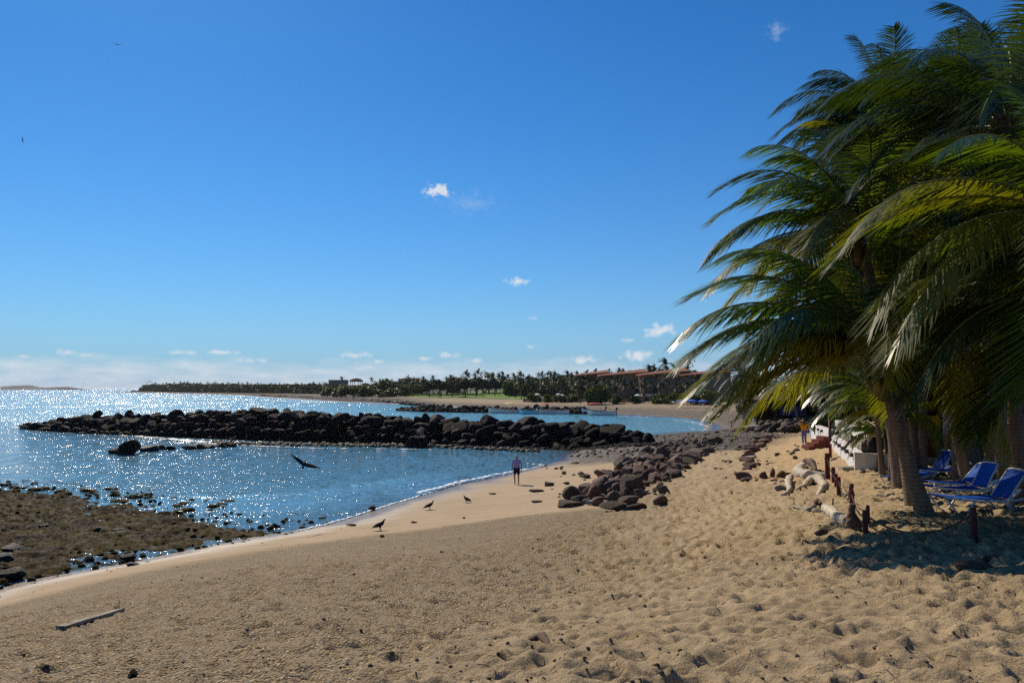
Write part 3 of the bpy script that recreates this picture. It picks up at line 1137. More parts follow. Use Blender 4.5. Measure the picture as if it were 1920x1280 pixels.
# boulders with a look of their own
for (px, py, yy, r, sc, rot, lab) in [
        (242, 779, 103.3, 1.0, (0.6, .5, .95), (0, .55, 0.2), 'pointed boulder leaning right on the breakwater crest'),
        (183, 777, 106, .9, (0.65, .55, .8), (0, 0, 0.4), 'squarish upright boulder near the seaward end of the breakwater crest'),
        (546, 780, 87, 1.0, (0.95, .9, 1.0), (0.2, .1, 1.2), 'rounded boulder standing proud on the middle of the breakwater'),
        (633, 789, 84.5, 1.0, (1.5, .8, .75), (0, -.45, 0.1), 'long boulder tilted up to the right on the breakwater'),
        (1037, 801, 79.2, 1.0, (1.25, .9, .85), (0, .05, 0.1), 'blocky flat topped boulder on the landward half of the breakwater'),
        (1058, 803, 78.5, .9, (.75, .7, .85), (0, 0, 0.9), 'smaller block beside the flat topped boulder on the breakwater'),
        (780, 832, 77.5, 1.0, (1.05, .9, 1.0), (0, 0, .3), 'big rounded boulder at the foot of the breakwater in the middle')]:
    p = at_y(px, py, yy)
    put_rock(BAS[int(px) % 10], p[0], p[1], p[2], r, 'breakwater_boulder', lab, 'boulder', None, rot, sc)


def merged_rocks(items, mat, name, label, cat, sub=2, nvar=8, seed0=100):
    var = [rock_verts(seed0 + i, sub) for i in range(nvar)]
    rs = np.random.RandomState(seed0)
    VV, FF = [], []
    base = 0
    for (x, y, z, r) in items:
        V, Fc = var[rs.randint(nvar)]
        e = Euler((rs.uniform(-.5, .5), rs.uniform(-.5, .5), rs.uniform(0, 6.28))).to_matrix()
        M = np.array(e)
        P = (V * r) @ M.T + np.array((x, y, z))
        VV.append(P)
        FF.append(Fc + base)
        base += len(V)
    me = mesh_np(name, np.concatenate(VV), np.concatenate(FF), mat)
    o = link(bpy.data.objects.new(name, me))
    tag(o, label, cat, kind='stuff')
    return o


items = list(rest_b)
for i in range(2600):                # rubble filling the mound and the cobbles at its foot
    s = rng.uniform(2, tot)
    x, y, z = crest(s)
    off = rng.uniform(-4.6, 3.0)
    zz = z - abs(off) * 0.62 - 0.35
    if zz < -0.2:
        continue
    items.append((x, y + off, zz, rng.uniform(.25, .6)))
    items.append((x + rng.uniform(-1, 1), y + off * .55, min(zz * .6, z - 1.2), rng.uniform(.55, .95)))
for i in range(3600):
    s = rng.uniform(14, tot + 6)
    x, y, z = crest(min(s, tot))
    if s > tot:
        x += (s - tot)
    off = -rng.uniform(3.2, 6.2)
    hz = nh(x, y + off)
    g_ = np.interp(x, [-40, -25, -5, 5], [-.10, .0, .08, .15]) - 0.11 * (-off - 3.4)
    items.append((x, y + off, max(hz, g_), rng.uniform(.07, .26)))
merged_rocks(items, M_BASALT, 'breakwater_rubble', 'dark cobbles and rubble filling the breakwater and its foot', 'rubble', 2)

# low rocks in the water before the breakwater
SP = 'low dark rock in the line awash before the breakwater'
put_rock(BAS[3], *at_z(241, 846, .25)[:2], .45, 1, 'sea_rock', 'largest domed black rock standing in the water before the breakwater', 'rock', None, (0.1, 0, .3), (1.0, .9, 1.25))
put_rock(WET[1], *at_z(216, 848, .1)[:2], .1, 1, 'sea_rock', 'low black rock at the left end of the line in the cove water', 'rock', None, (0, 0, .1), (.8, .6, .7))
put_rock(WET[2], *at_z(279, 844, .1)[:2], .15, 1, 'sea_rock', 'peaked black rock just right of the largest rock in the cove water', 'rock', None, (0, 0, .6), (.65, .6, .85))
for k in range(26):
    t = rng.random()
    px = 300 + 135 * t + rng.uniform(-6, 6)
    py = 843.5 - 8 * t + rng.uniform(-1.6, 1.6)
    p = at_z(px, py, 0)
    put_rock(rng.choice(WET), p[0], p[1], .05, rng.uniform(.28, .55), 'sea_rock', SP, 'rock', 'rocks awash before the breakwater')
items = []
for k in range(700):
    px = rng.uniform(395, 1010)
    py = np.interp(px, [395, 450, 600, 800, 1010], [829, 832, 834.5, 836.5, 846]) + rng.gauss(0, 1.3)
    p = at_z(px, py, 0)
    items.append((p[0], p[1], rng.uniform(-.05, .08), rng.uniform(.08, .3)))
merged_rocks(items, M_WETROCK, 'shore_cobbles', 'wet cobbles at the water edge below the breakwater', 'cobbles', 2, seed0=130)

# rock pile on the beach -----------------------------------------------------
EXCL = []


def ground_rock(px, py, wpx, me, name, label, cat='rock', group=None, sc=(1, .8, .7), rot=None, sink=0.3):
    """a rock whose foot is seen at px,py and whose width in the photograph is wpx"""
    x, y = gxy(px, py)
    s = wpx / F * y / 2.3 / sc[0]
    z = max(nh(x, y), -0.1) + s * sc[2] * (0.9 - sink * 1.1)
    return put_rock(me, x, y + s * sc[1] * .5, z, s, name, label, cat, group, rot if rot is not None else (0, 0, rng.uniform(-.3, .3)), tuple(s * q for q in sc))


named = [(1186, 928, 50, BRN[0], (1.0, .9, 1.25), 'big dark brown boulder with a hollow shaded face in the rock pile'),
         (1238, 950, 40, RED[1], (1.0, .8, .8), 'rounded brown boulder at the right front of the rock pile'),
         (1152, 958, 42, BRN[2], (1.0, .8, .72), 'brown boulder at the nearest front tip of the rock pile'),
         (1065, 950, 52, BRN[3], (1.1, .8, .5), 'long low brown boulder at the left front corner of the rock pile'),
         (1193, 955, 36, RED[4], (1.0, .8, .55), 'low reddish brown boulder between the two front boulders of the pile'),
         (1120, 946, 40, None, (1.1, .9, .45), 'pale grey smooth rock at the front of the rock pile'),
         (1075, 925, 24, RED[2], (1.0, .9, .8), 'squarish light brown rock on the left edge of the pile'),
         (1245, 862, 36, BRN[5], (1.0, .9, 1.0), 'peaked black boulder on the back crest of the rock pile'),
         (1183, 945, 44, BRN[6], (1.0, .8, .6), 'broad dark boulder just below the hollow boulder of the pile')]
M_ = {None: rock_mesh(71, M_GREYROCK, 4)}
for (px, py, w, me, sc, lab) in named:
    ground_rock(px, py, w, me or M_[None], 'beach_boulder', lab, 'boulder', None, sc)
    EXCL.append((px, py))
PILE = P2((1044, 950), (1100, 920), (1150, 880), (1215, 850), (1262, 830), (1345, 824), (1335, 850), (1290, 880), (1262, 905), (1245, 930), (1180, 945), (1120, 952))
PILE_G = 'brown boulders of the beach rock pile'
xs = [p[0] for p in PILE]
ys = [p[1] for p in PILE]
n = 0
spots = []
tries = 0
while n < 215 and tries < 20000:
    tries += 1
    x = rng.uniform(min(xs), max(xs))
    y = min(ys) + (max(ys) - min(ys)) * rng.random()
    if not in_poly(np.array([x]), np.array([y]), PILE)[0]:
        continue
    r = rng.choice((.17, .22, .27, .33, .40, .50)) * rng.uniform(.8, 1.15)
    if any((x - a) ** 2 + (y - b) ** 2 < (0.72 * (r + c)) ** 2 for a, b, c in spots):
        continue
    spots.append((x, y, r))
    n += 1
spots.sort(key=lambda q: q[2] / q[1], reverse=True)
for i, (x, y, r) in enumerate(spots):
    sdp = float(poly_sd(np.array([x]), np.array([y]), PILE)[0])
    z = nh(x, y) + r * .28 + min(sdp, 1.6) * 0.06
    me = rng.choice(BRN if rng.random() < .72 else RED)
    put_rock(me, x, y, z, r, 'beach_boulder', 'brown angular boulder heaped in the rock pile on the sand', 'boulder', PILE_G)
items = []
for k in range(1700):
    x = rng.uniform(min(xs), max(xs))
    y = rng.uniform(min(ys), max(ys) + 6)
    if not in_poly(np.array([x]), np.array([y]), PILE)[0] and rng.random() < .9:
        continue
    sdp = max(0, float(poly_sd(np.array([x]), np.array([y]), PILE)[0]))
    items.append((x, y, nh(x, y) + min(sdp, 1.6) * .05, rng.uniform(.07, .22)))
for k in range(420):                # cobbles over the gravel bar
    px = rng.uniform(1060, 1470)
    py = rng.uniform(812, 856)
    x, y = gxy(px, py)
    if in_poly(np.array([x]), np.array([y]), GRAVEL)[0]:
        items.append((x, y, nh(x, y) + .02, rng.uniform(.06, .2)))
merged_rocks(items, M_BROWNROCK, 'pile_rubble', 'small stones between the boulders and over the dark gravel bar', 'rubble', 2, seed0=160)

# loose rocks on the sand, each by itself
for (px, py, w, sc, lab) in [
        (1028, 911, 20, (1, .7, .8), 'dark peaked rock alone on the sand right of the walking man'),
        (1063, 908, 13, (1, .8, .6), 'small rock right of the dark peaked rock on the sand'),
        (923, 927, 12, (1, .7, .5), 'small dark stone on the sand below the walking man'),
        (1006, 922, 30, (1.3, .6, .35), 'flat ragged dark rock on the sand before the walking man'),
        (1007, 942, 22, (1.2, .6, .38), 'low dark rock nearest the left corner of the rock pile'),
        (1097, 897, 17, (1, .8, .9), 'dark rock at the upper left edge of the pile'),
        (1058, 886, 14, (1.3, .6, .4), 'flat dark stone above the rock pile on smooth sand'),
        (1125, 857, 9, (1, .8, .6), 'small black stone near the gravel bar'),
        (658, 986, 16, (1.2, .7, .6), 'flat wet stone beside the nearest standing vulture'),
        (698, 957, 17, (1.1, .8, .8), 'black block of rock at the water line of the cove'),
        (716, 1007, 10, (1, .8, .8), 'small dark stone on the sand below the nearest vulture'),
        (870, 972, 6, (1, .8, .9), 'tiny dark stone on the smooth sand below the farthest vulture'),
        (775, 980, 12, (1.1, .7, .6), 'dark ragged stone right of the nearest vulture'),
        (828, 1036, 10, (1, .8, .7), 'dark stone on the shelly sand below the vultures'),
        (1390, 846, 20, (1, .8, .6), 'brown stone on the sand left of the path edge rocks'),
        (1362, 868, 26, (1.2, .7, .5), 'low dark stone cluster between pile and path edge'),
        (1345, 880, 18, (1.2, .7, .5), 'flat dark stone left of the path edge rocks')]:
    ground_rock(px, py, w, rng.choice(BRN[:6]), 'stone', lab, 'stone', None, sc)
for (px, py, w, sc) in [(566, 990, 13, (1, .8, .8)), (604, 971, 14, (1.2, .8, .6)), (532, 981, 10, (1.1, .8, .6)), (500, 985, 9, (1, .8, .7)), (614, 982, 11, (1, .8, 1)),
                        (560, 977, 8, (1, .8, .8)), (548, 1000, 16, (1.3, .8, .5)), (490, 990, 12, (1.2, .8, .6)), (470, 978, 9, (1, 1, .8)), (406, 972, 10, (1, .8, 1.0)),
                        (583, 992, 9, (1, .8, .8)), (520, 998, 12, (1.2, .8, .6)), (182, 928, 12, (1.1, .8, .9)), (144, 932, 22, (1.4, .8, .5))]:
    p = at_z(px, py, 0)
    s = w / F * p[1] / 2.3 / sc[0]
    put_rock(rng.choice(WET), p[0], p[1], s * .3, s, 'wet_stone', 'small black stone standing in the shallow water of the cove', 'stone', 'black stones in the cove shallows', (0, 0, rng.uniform(0, 3)), tuple(s * q for q in sc))
for (px, py, w, lab) in [(15, 1085, 58, 'large dark weedy boulder at the bottom left edge of the reef'), (8, 1052, 50, 'dark weedy boulder behind another at the left edge of the reef'),
                         (236, 1050, 34, 'dark boulder in the middle of the reef near the pools'), (250, 1063, 30, 'low brown boulder where the reef meets the sand'), (80, 990, 24, 'reddish weedy boulder on the reef'),
                         (183, 995, 22, 'low black boulder on the weedy reef'), (222, 996, 20, 'dark stone right of the low black boulder on the reef'), (20, 1032, 40, 'rusty brown boulder at the far left of the reef')]:
    p = at_z(px, py, 0.05)
    s = w / F * p[1] / 2.3
    put_rock(rng.choice(WET), p[0], p[1], .08 + s * .2, s, 'reef_boulder', lab, 'boulder', None, (0, 0, rng.uniform(0, 3)), (s, s * .8, s * .7))
items = []
rp = np.array(REEF)
while len(items) < 1500:
    x = rng.uniform(-32, -7)
    y = rng.uniform(17, 48)
    sdp = float(poly_sd(np.array([x]), np.array([y]), REEF)[0])
    if sdp < -2.5 or (sdp < 0 and rng.random() < .75):
        continue
    items.append((x, y, rng.uniform(-.03, .08), rng.uniform(.04, .14)))
merged_rocks(items, M_REEF, 'reef_stones', 'weedy stones scattered thickly over the reef flat', 'stones', 2, seed0=190)

# edge of the path: reddish rocks set in a row -------------------------------
RW = [(1443, 822), (1432, 826), (1425, 833), (1416, 840), (1408, 848), (1412, 856), (1402, 862), (1398, 868), (1408, 875), (1395, 882), (1388, 890), (1392, 898), (1402, 902)]
RG = 'reddish rocks edging the sand path'
for i in range(46):
    t = rng.random() * (len(RW) - 1)
    k = int(t)
    px = RW[k][0] + (RW[min(k + 1, len(RW) - 1)][0] - RW[k][0]) * (t - k) + rng.uniform(-9, 12)
    py = RW[k][1] + (RW[min(k + 1, len(RW) - 1)][1] - RW[k][1]) * (t - k) + rng.uniform(-2, 2)
    ground_rock(px, py, rng.uniform(12, 24), rng.choice(RED), 'path_rock', 'reddish brown rock set in the row edging the path', 'rock', RG, (1.1, .9, rng.uniform(.6, .95)))
for (px, py, w, sc, lab) in [(1398, 899, 34, (1, .8, .7), 'large reddish boulder at the near corner of the path edging'),
                             (1435, 899, 22, (1, .8, .95), 'dark red rock second in the near row of edging rocks'),
                             (1449, 897, 14, (.8, .7, 1.6), 'upright narrow stone standing in the near edging row'),
                             (1466, 897, 24, (1, .8, .9), 'dark red rounded rock right of the upright edging stone'),
                             (1452, 903, 14, (1, .8, .7), 'small brown stone before the upright edging stone'),
                             (1425, 902, 15, (1.1, .8, .6), 'small pale brown stone in the near edging row'),
                             (1481, 893, 16, (1, .8, .8), 'small red stone touching the bleached driftwood')]:
    ground_rock(px, py, w, rng.choice(RED), 'path_rock', lab, 'rock', None, sc)
ground_rock(1406, 862, 24, rock_mesh(72, M_PALEROCK, 3), 'path_rock', 'white rock among the reddish rocks of the path edge', 'rock', None, (1, .8, .7))
ground_rock(1465, 920, 22, rock_mesh(73, M_GREYROCK, 3), 'path_rock', 'smooth grey rounded stone left of the driftwood', 'rock', None, (1, .9, .9))
ground_rock(1543, 1006, 27, BRN[1], 'beach_boulder', 'dark brown lump of rock alone before the driftwood stump', 'rock', None, (1, .8, .75))
ground_rock(1830, 1070, 66, RED[0], 'beach_boulder', 'half buried reddish rock in the palm shade at right', 'rock', None, (1.1, .9, .55), sink=.55)
ground_rock(1862, 1052, 36, RED[3], 'beach_boulder', 'smaller half buried rock behind the other in the palm shade', 'rock', None, (1.1, .8, .6), sink=.5)

# far groyne behind the moored boats ----------------------------------------
gp = [at_z(px, py, 0) for px, py in [(748, 770), (800, 772), (900, 773), (1000, 774.5), (1060, 775), (1100, 775)]]
items = []
for k in range(520):
    t = rng.random() * 5
    i = int(t)
    a, b = gp[i], gp[i + 1]
    x = a[0] + (b[0] - a[0]) * (t - i)
    y = a[1] + (b[1] - a[1]) * (t - i)
    off = rng.uniform(-1.5, 3.5)
    items.append((x, y + off, max(0.1, 1.5 - abs(off - 1) * .7) * min(1, .3 + t) * rng.uniform(.3, 1), rng.uniform(.45, 1.0)))
merged_rocks(items, M_BASALT, 'far_groyne', 'dark rock groyne behind the moored boats', 'groyne', 2, seed0=220)
# rough dark stones along the far shore
items = []
for k in range(500):
    px = rng.uniform(470, 830)
    py = np.interp(px, [470, 560, 640, 740, 830], [741.5, 746, 749, 755, 763]) - rng.uniform(0.3, 5) * (1 if px < 760 else .5)
    p = at_z(px, py, 0.5)
    items.append((p[0], p[1], .5, rng.uniform(.4, 1.1)))
merged_rocks(items, M_BROWNROCK, 'shore_rocks', 'dark stones along the far shore', 'rocks', 2, seed0=240)

# ------------------------------------------------------------------ palms
def leaf_mat(name, base, trans, tfac=0.35, rough=0.32, vary=0.5, spec=0.6):
    m, T, b = new_mat(name)
    tcn = T.n('ShaderNodeTexCoord')
    oi = T.n('ShaderNodeObjectInfo')
    n1 = T.noise(tcn.outputs['Object'], 1.3, 3, 0.6)
    k = T.math('MULTIPLY', T.math('ADD', T.math('MULTIPLY', oi.outputs['Random'], .6), T.math('MULTIPLY', n1, .6)), vary)
    c = T.mix(k, base, (base[0] * 2.6 + .01, base[1] * 1.7 + .01, base[2] * 1.2))
    T.l(c, b.inputs['Base Color'])
    b.inputs['Roughness'].default_value = rough
    b.inputs['Specular IOR Level'].default_value = spec
    tr = T.n('ShaderNodeBsdfTranslucent')
    T.l(T.mix(k, trans, (trans[0] * 1.5, trans[1] * 1.15, trans[2])), tr.inputs[0])
    ms = T.n('ShaderNodeMixShader')
    ms.inputs[0].default_value = tfac
    T.l(b.outputs[0], ms.inputs[1])
    T.l(tr.outputs[0], ms.inputs[2])
    T.l(ms.outputs[0], T.t.nodes['Material Output'].inputs[0])
    return m


M_FROND = leaf_mat('palm_leaflet', (0.012, 0.034, 0.007), (0.07, 0.13, 0.005), 0.20, 0.33, 0.5, 0.55)
M_FRONDY = leaf_mat('yellow_palm_leaflet', (0.050, 0.075, 0.008), (0.30, 0.33, 0.008), 0.40, 0.42, 0.5, 0.38)
M_FRONDM = leaf_mat('green_palm_leaflet', (0.022, 0.058, 0.008), (0.15, 0.27, 0.006), 0.34, 0.34, 0.5, 0.5)
M_FRONDD = leaf_mat('dry_palm_leaflet', (0.13, 0.09, 0.04), (0.22, 0.14, 0.03), 0.25, 0.6)
M_RACHIS = simple('frond_stalk', (0.16, 0.15, 0.03), 0.5, 0.4, 0.3, 3.0)
M_FARLEAF = leaf_mat('far_palm_leaf', (0.018, 0.038, 0.012), (0.035, 0.065, 0.008), 0.2, 0.5, 0.4, 0.3)
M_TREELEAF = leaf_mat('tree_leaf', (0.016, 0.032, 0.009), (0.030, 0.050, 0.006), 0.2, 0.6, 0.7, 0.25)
M_BUSHLEAF = leaf_mat('bush_leaf', (0.030, 0.060, 0.010), (0.10, 0.15, 0.01), 0.25, 0.5, 0.8, 0.3)
M_BARK = simple('tree_bark', (0.060, 0.045, 0.033), 0.9, 0.2, 0.4, 4.0, 0.6)


def trunk_mat():
    m, T, b = new_mat('palm_trunk_bark')
    tcn = T.n('ShaderNodeTexCoord')
    v = tcn.outputs['Object']
    s = T.n('ShaderNodeSeparateXYZ')
    T.l(v, s.inputs[0])
    z = T.math('ADD', s.outputs[2], T.math('MULTIPLY', T.noise(v, 2.5, 4, 0.6), 0.10))
    w = T.math('FRACT', T.math('MULTIPLY', z, 11.0))
    n1 = T.noise(T.mapping(v, (6, 6, 1.2)), 1.6, 6, 0.7)
    c = T.ramp(n1, [(0.3, (0.12, 0.078, 0.052)), (0.7, (0.30, 0.205, 0.145))])
    c = T.mix(T.ramp(w, [(0.0, 0.75), (0.13, 0.0), (0.9, 0.0), (1.0, 0.75)]), c, (0.045, 0.028, 0.02))
    T.l(c, b.inputs['Base Color'])
    b.inputs['Roughness'].default_value = 0.85
    b.inputs['Specular IOR Level'].default_value = 0.25
    T.l(T.bump(T.math('ADD', T.math('MULTIPLY', T.ramp(w, [(0, 0.0), (0.2, 1.0), (1.0, 0.75)]), 0.6), n1), 0.8, 0.03), b.inputs['Normal'])
    return m


M_TRUNK = trunk_mat()
M_WHITEPAINT = simple('white_painted_bark', (0.62, 0.56, 0.58), 0.8, 0.2, 0.12, 5.0, 0.4)
M_FIBRE = simple('palm_fibre', (0.17, 0.10, 0.06), 0.9, 0.2, 0.45, 9.0, 0.8)


def frond_geo(L, az, e0, droop, seed, wind=(-1, 0, 0), wk=0.25, nl=58, leaf=0.85, width=0.045, hang=0.9, nseg=3, bare=0.14, sag=0.0):
    """one feather frond from the crown at the origin: curved stalk with hanging leaflets"""
    rs = np.random.RandomState(seed)
    N = 22
    wv = np.array(wind, dtype=float)
    d = np.array([math.sin(az) * math.cos(e0), math.cos(az) * math.cos(e0), math.sin(e0)])
    P = [np.zeros(3)]
    D = []
    st = L / (N - 1)
    for i in range(N):
        D.append(d / np.linalg.norm(d))
        if i < N - 1:
            P.append(P[-1] + D[-1] * st)
        t = i / (N - 1)
        d = D[-1] + np.array([0, 0, -1]) * droop * (0.03 + 0.135 * t) + wv * wk * (0.02 + 0.09 * t)
    P = np.array(P)
    D = np.array(D)
    side = np.cross(D, np.array([0, 0, 1.0]))
    nn = np.linalg.norm(side, axis=1)
    ref = np.array([math.cos(az), -math.sin(az), 0])
    side = np.where((nn > 0.15)[:, None], side / (nn[:, None] + 1e-9), ref)
    # keep sides consistent
    for i in range(1, N):
        if side[i] @ side[i - 1] < 0:
            side[i] *= -1
    up = np.cross(side, D)
    V, Q, MI = [], [], []
    # stalk, four sided
    for i in range(N):
        r = 0.042 * (1 - i / (N - 1)) ** 0.8 * (L / 4.5) + 0.005
        if i < 3:
            r *= 1.0 + (3 - i) * 0.35
        for a, b in ((1, 0), (0, .7), (-1, 0), (0, -.7)):
            V.append(P[i] + side[i] * a * r + up[i] * b * r)
    for i in range(N - 1):
        for k in range(4):
            Q.append([i * 4 + k, i * 4 + (k + 1) % 4, (i + 1) * 4 + (k + 1) % 4, (i + 1) * 4 + k])
            MI.append(1)
    V = [np.array(V)]
    base = N * 4
    t = np.linspace(bare, 0.995, nl)
    for sgn in (-1, 1):
        tt = np.clip(t + rs.uniform(-.004, .004, nl), 0, 1) * (N - 1)
        i0 = np.minimum(tt.astype(int), N - 2)
        fr = (tt - i0)[:, None]
        p = P[i0] * (1 - fr) + P[i0 + 1] * fr
        dd = D[i0] * (1 - fr) + D[i0 + 1] * fr
        ss = side[i0] * (1 - fr) + side[i0 + 1] * fr
        uu = up[i0] * (1 - fr) + up[i0 + 1] * fr
        u = (t - bare) / (1 - bare)
        ll = leaf * (L / 4.5) * np.clip(0.65 + 1.3 * u - 1.45 * u ** 3.2, 0.42, 1.0) * rs.uniform(.82, 1.1, nl)
        fwd = 0.45 + 0.75 * u ** 3
        v0 = ss * sgn * (0.85 - 0.15 * u)[:, None] + dd * fwd[:, None] + uu * 0.10 + np.array([0, 0, -1.0]) * (0.42 * sag) + wv * wk * .5 + rs.randn(nl, 3) * 0.05
        v0 /= np.linalg.norm(v0, axis=1)[:, None]
        q = p.copy()
        dirv = v0
        wdt = width * (L / 4.5) ** 0.5 * rs.uniform(.8, 1.15, nl)
        rows = []
        for k in range(nseg + 1):
            f = k / nseg
            # blade width vector: mostly along the stalk, turning edge-on as it hangs
            wv2 = np.cross(dirv, uu + ss * sgn * 0.3)
            wv2 /= (np.linalg.norm(wv2, axis=1)[:, None] + 1e-9)
            ww = (wdt * (1 - f ** 2.2 * 0.97) * (0.65 + 0.7 * min(f * 3, 1) * 0.5))[:, None]
            rows.append((q - wv2 * ww * 0.5, q + wv2 * ww * 0.5))
            if k < nseg:
                q = q + dirv * (ll / nseg)[:, None]
                dirv = dirv + np.array([0, 0, -1.0]) * ((hang * (0.30 + 0.30 * f)) * (1 - .55 * u ** 2))[:, None] + wv * wk * 0.22 + rs.randn(nl, 3) * 0.04
                dirv /= np.linalg.norm(dirv, axis=1)[:, None]
        A = np.stack([np.stack([a, b], 1) for a, b in rows], 1)       # nl, nseg+1, 2, 3
        V.append(A.reshape(-1, 3))
        idx = base + np.arange(nl * (nseg + 1) * 2).reshape(nl, nseg + 1, 2)
        qd = np.stack([idx[:, :-1, 0], idx[:, :-1, 1], idx[:, 1:, 1], idx[:, 1:, 0]], -1).reshape(-1, 4)
        Q.extend(qd.tolist())
        MI.extend([0] * len(qd))
        base += nl * (nseg + 1) * 2
    return np.concatenate(V), Q, MI


def trunk_geo(path, radii, n=14, rings=0.09, seed=0):
    P = [Vector(p) for p in path]
    # resample through a smooth curve
    cum = [0]
    for a, b in zip(P[:-1], P[1:]):
        cum.append(cum[-1] + (b - a).length)
    tot_ = cum[-1]
    m = max(8, int(tot_ / (rings / 2)))
    s = np.linspace(0, tot_, m)
    X = np.stack([np.interp(s, cum, [p[k] for p in P]) for k in range(3)], -1)
    for _ in range(max(1, m // 8)):
        X[1:-1] = (X[:-2] + X[1:-1] * 2 + X[2:]) / 4
    Rr = np.interp(s, np.array(cum), radii)
    mb = MB()
    rr2 = [float(r * (1 + (0.035 if i % 2 else -0.02))) for i, r in enumerate(Rr)]
    mb.tube([tuple(x) for x in X], rr2, n)
    return mb, X


def lowpoly_palm(seed, h=10.0, nf=19):
    rs = random.Random(seed)
    mb = MB()
    lean = rs.uniform(-.8, .4)
    mb.tube([(0, 0, -.6), (lean * .2, 0, h * .4), (lean * .6, 0, h * .75), (lean, 0, h)], [.26, .17, .14, .13], 6)
    trunk = mb.mesh('trunk', M_BARK, True)
    VV, QQ, MM = [], [], []
    base = 0
    for k in range(nf):
        az = 2 * math.pi * k / nf + rs.uniform(-.25, .25)
        e0 = rs.choice((1.25, .9, .6, .35, .1, -.3)) + rs.uniform(-.15, .15)
        V, Q, MI = frond_geo(rs.uniform(2.6, 3.5), az, e0, rs.uniform(.7, 1.3), seed * 50 + k, (-1, 0, 0), .8, 15, 1.15, 0.30, 1.0, 2)
        VV.append(V + np.array((lean, 0, h)))
        QQ.append(np.array(Q) + base)
        base += len(V)
    crown = mesh_np('crown', np.concatenate(VV), np.concatenate(QQ), M_FARLEAF, smooth=False)
    return trunk, crown


FARPALM = [lowpoly_palm(s, h) for s, h in ((1, 9.0), (2, 11.0), (3, 8.0), (4, 10.0), (5, 12.0))]
FP_H = [11.0, 13.0, 10.0, 12.0, 14.0]


def tree_proto(seed, h=9.0, w=5.0, nq=900, trunk_h=3.0, flat=0.6, leaf=0.5, mat=None, low=0.25):
    rs = np.random.RandomState(seed)
    rr_ = random.Random(seed)
    mb = MB()
    for k in range(3):
        a = rr_.uniform(0, 6.28)
        dx, dy = math.cos(a), math.sin(a)
        mb.tube([(dx * .15, dy * .15, -.5), (dx * .3, dy * .3, trunk_h * .6), (dx * w * .25, dy * w * .25, trunk_h * 1.3), (dx * w * .5, dy * w * .4, h * .75)], [.24, .2, .13, .05], 6)
    trunk = mb.mesh('trunk', M_BARK, True)
    # lobes
    nl = 9
    cen = []
    for k in range(nl):
        a = rs.uniform(0, 2 * np.pi)
        r = w * rs.uniform(0.15, 0.68)
        cen.append((r * np.cos(a), r * np.sin(a), rs.uniform(trunk_h + (h - trunk_h) * low, h * 0.86), rs.uniform(.28, .5) * w))
    cen = np.array(cen)
    which = rs.randint(0, nl, nq)
    c = cen[which]
    v = rs.randn(nq, 3)
    v /= np.linalg.norm(v, axis=1)[:, None]
    rad = c[:, 3] * rs.uniform(.45, 1.05, nq) ** 0.5
    P = c[:, :3] + v * rad[:, None] * np.array([1, 1, flat])
    nrm = rs.randn(nq, 3) + v * 0.8
    nrm /= np.linalg.norm(nrm, axis=1)[:, None]
    a = np.cross(nrm, rs.randn(nq, 3))
    a /= np.linalg.norm(a, axis=1)[:, None]
    b = np.cross(nrm, a)
    s = leaf * rs.uniform(.5, 1.2, nq)[:, None]
    V = np.stack([P - a * s, P - b * s * .6, P + a * s, P + b * s * .6], 1).reshape(-1, 3)
    Q = np.arange(nq * 4).reshape(-1, 4)
    crown = mesh_np('crown', V, Q, mat or M_TREELEAF, smooth=False)
    return trunk, crown


TREES = [tree_proto(s, 9.0, w, 2400, 2.0, .8, .62) for s, w in ((11, 5.0), (12, 6.0), (13, 4.4), (14, 5.5))]
ROUND = [tree_proto(s, 6.0, 5.0, 2300, .6, .75, .5, M_BUSHLEAF, 0.1) for s in (21, 22, 23)]
FLATT = [tree_proto(s, 9.0, 5.2, 1900, 3.6, .5, .5, None, .3) for s in (31, 32)]


def place_pair(pair, name, loc, rz, sc, label, cat, group):
    r = empty(name, loc, rz)
    r.scale = sc if isinstance(sc, tuple) else (sc,) * 3
    for nm, me in zip(('trunk', 'crown'), pair):
        link(bpy.data.objects.new(nm, me), r)
    tag(r, label, cat, group)
    return r


def far_palm(px, py_top, d, label, group, k=None):
    p = at_y(px, py_top, d)
    g = max(nh(p[0], d), .3)
    k = rng.randrange(5) if k is None else k
    h = min(max(p[2] - g, 4.5), 22)
    s = h / FP_H[k]
    return place_pair(FARPALM[k], 'palm_tree', (p[0], d, p[2] - FP_H[k] * s), rng.uniform(-.35, .35), s, label, 'palm', group)


def far_tree(protos, px, py_top, d, w, label, group, hbase=9.0, name='tree', wscale=5.0):
    """w = crown width in photo pixels"""
    p = at_y(px, py_top, d)
    g = max(nh(p[0], d), .3)
    h = max(p[2] - g, 2.0)
    sz = h / (hbase * 0.98)
    sx = w / F * d / 2 / wscale
    return place_pair(rng.choice(protos), name, (p[0], d, g - .2), rng.uniform(0, 6.28), (sx, sx, sz), label, 'tree' if name == 'tree' else 'bush', group)


SKX = [250, 280, 340, 400, 480, 560, 640, 700, 740, 800, 870, 930, 1000, 1060, 1150, 1200, 1260, 1310, 1420]
SKY_ = [726, 719, 716, 717, 717, 718, 715, 712, 709, 707, 704, 703, 700, 698, 695, 693, 690, 688, 700]
SKD = [1300, 1230, 1060, 950, 780, 660, 580, 520, 480, 450, 430, 410, 390, 370, 330, 320, 315, 310, 300]
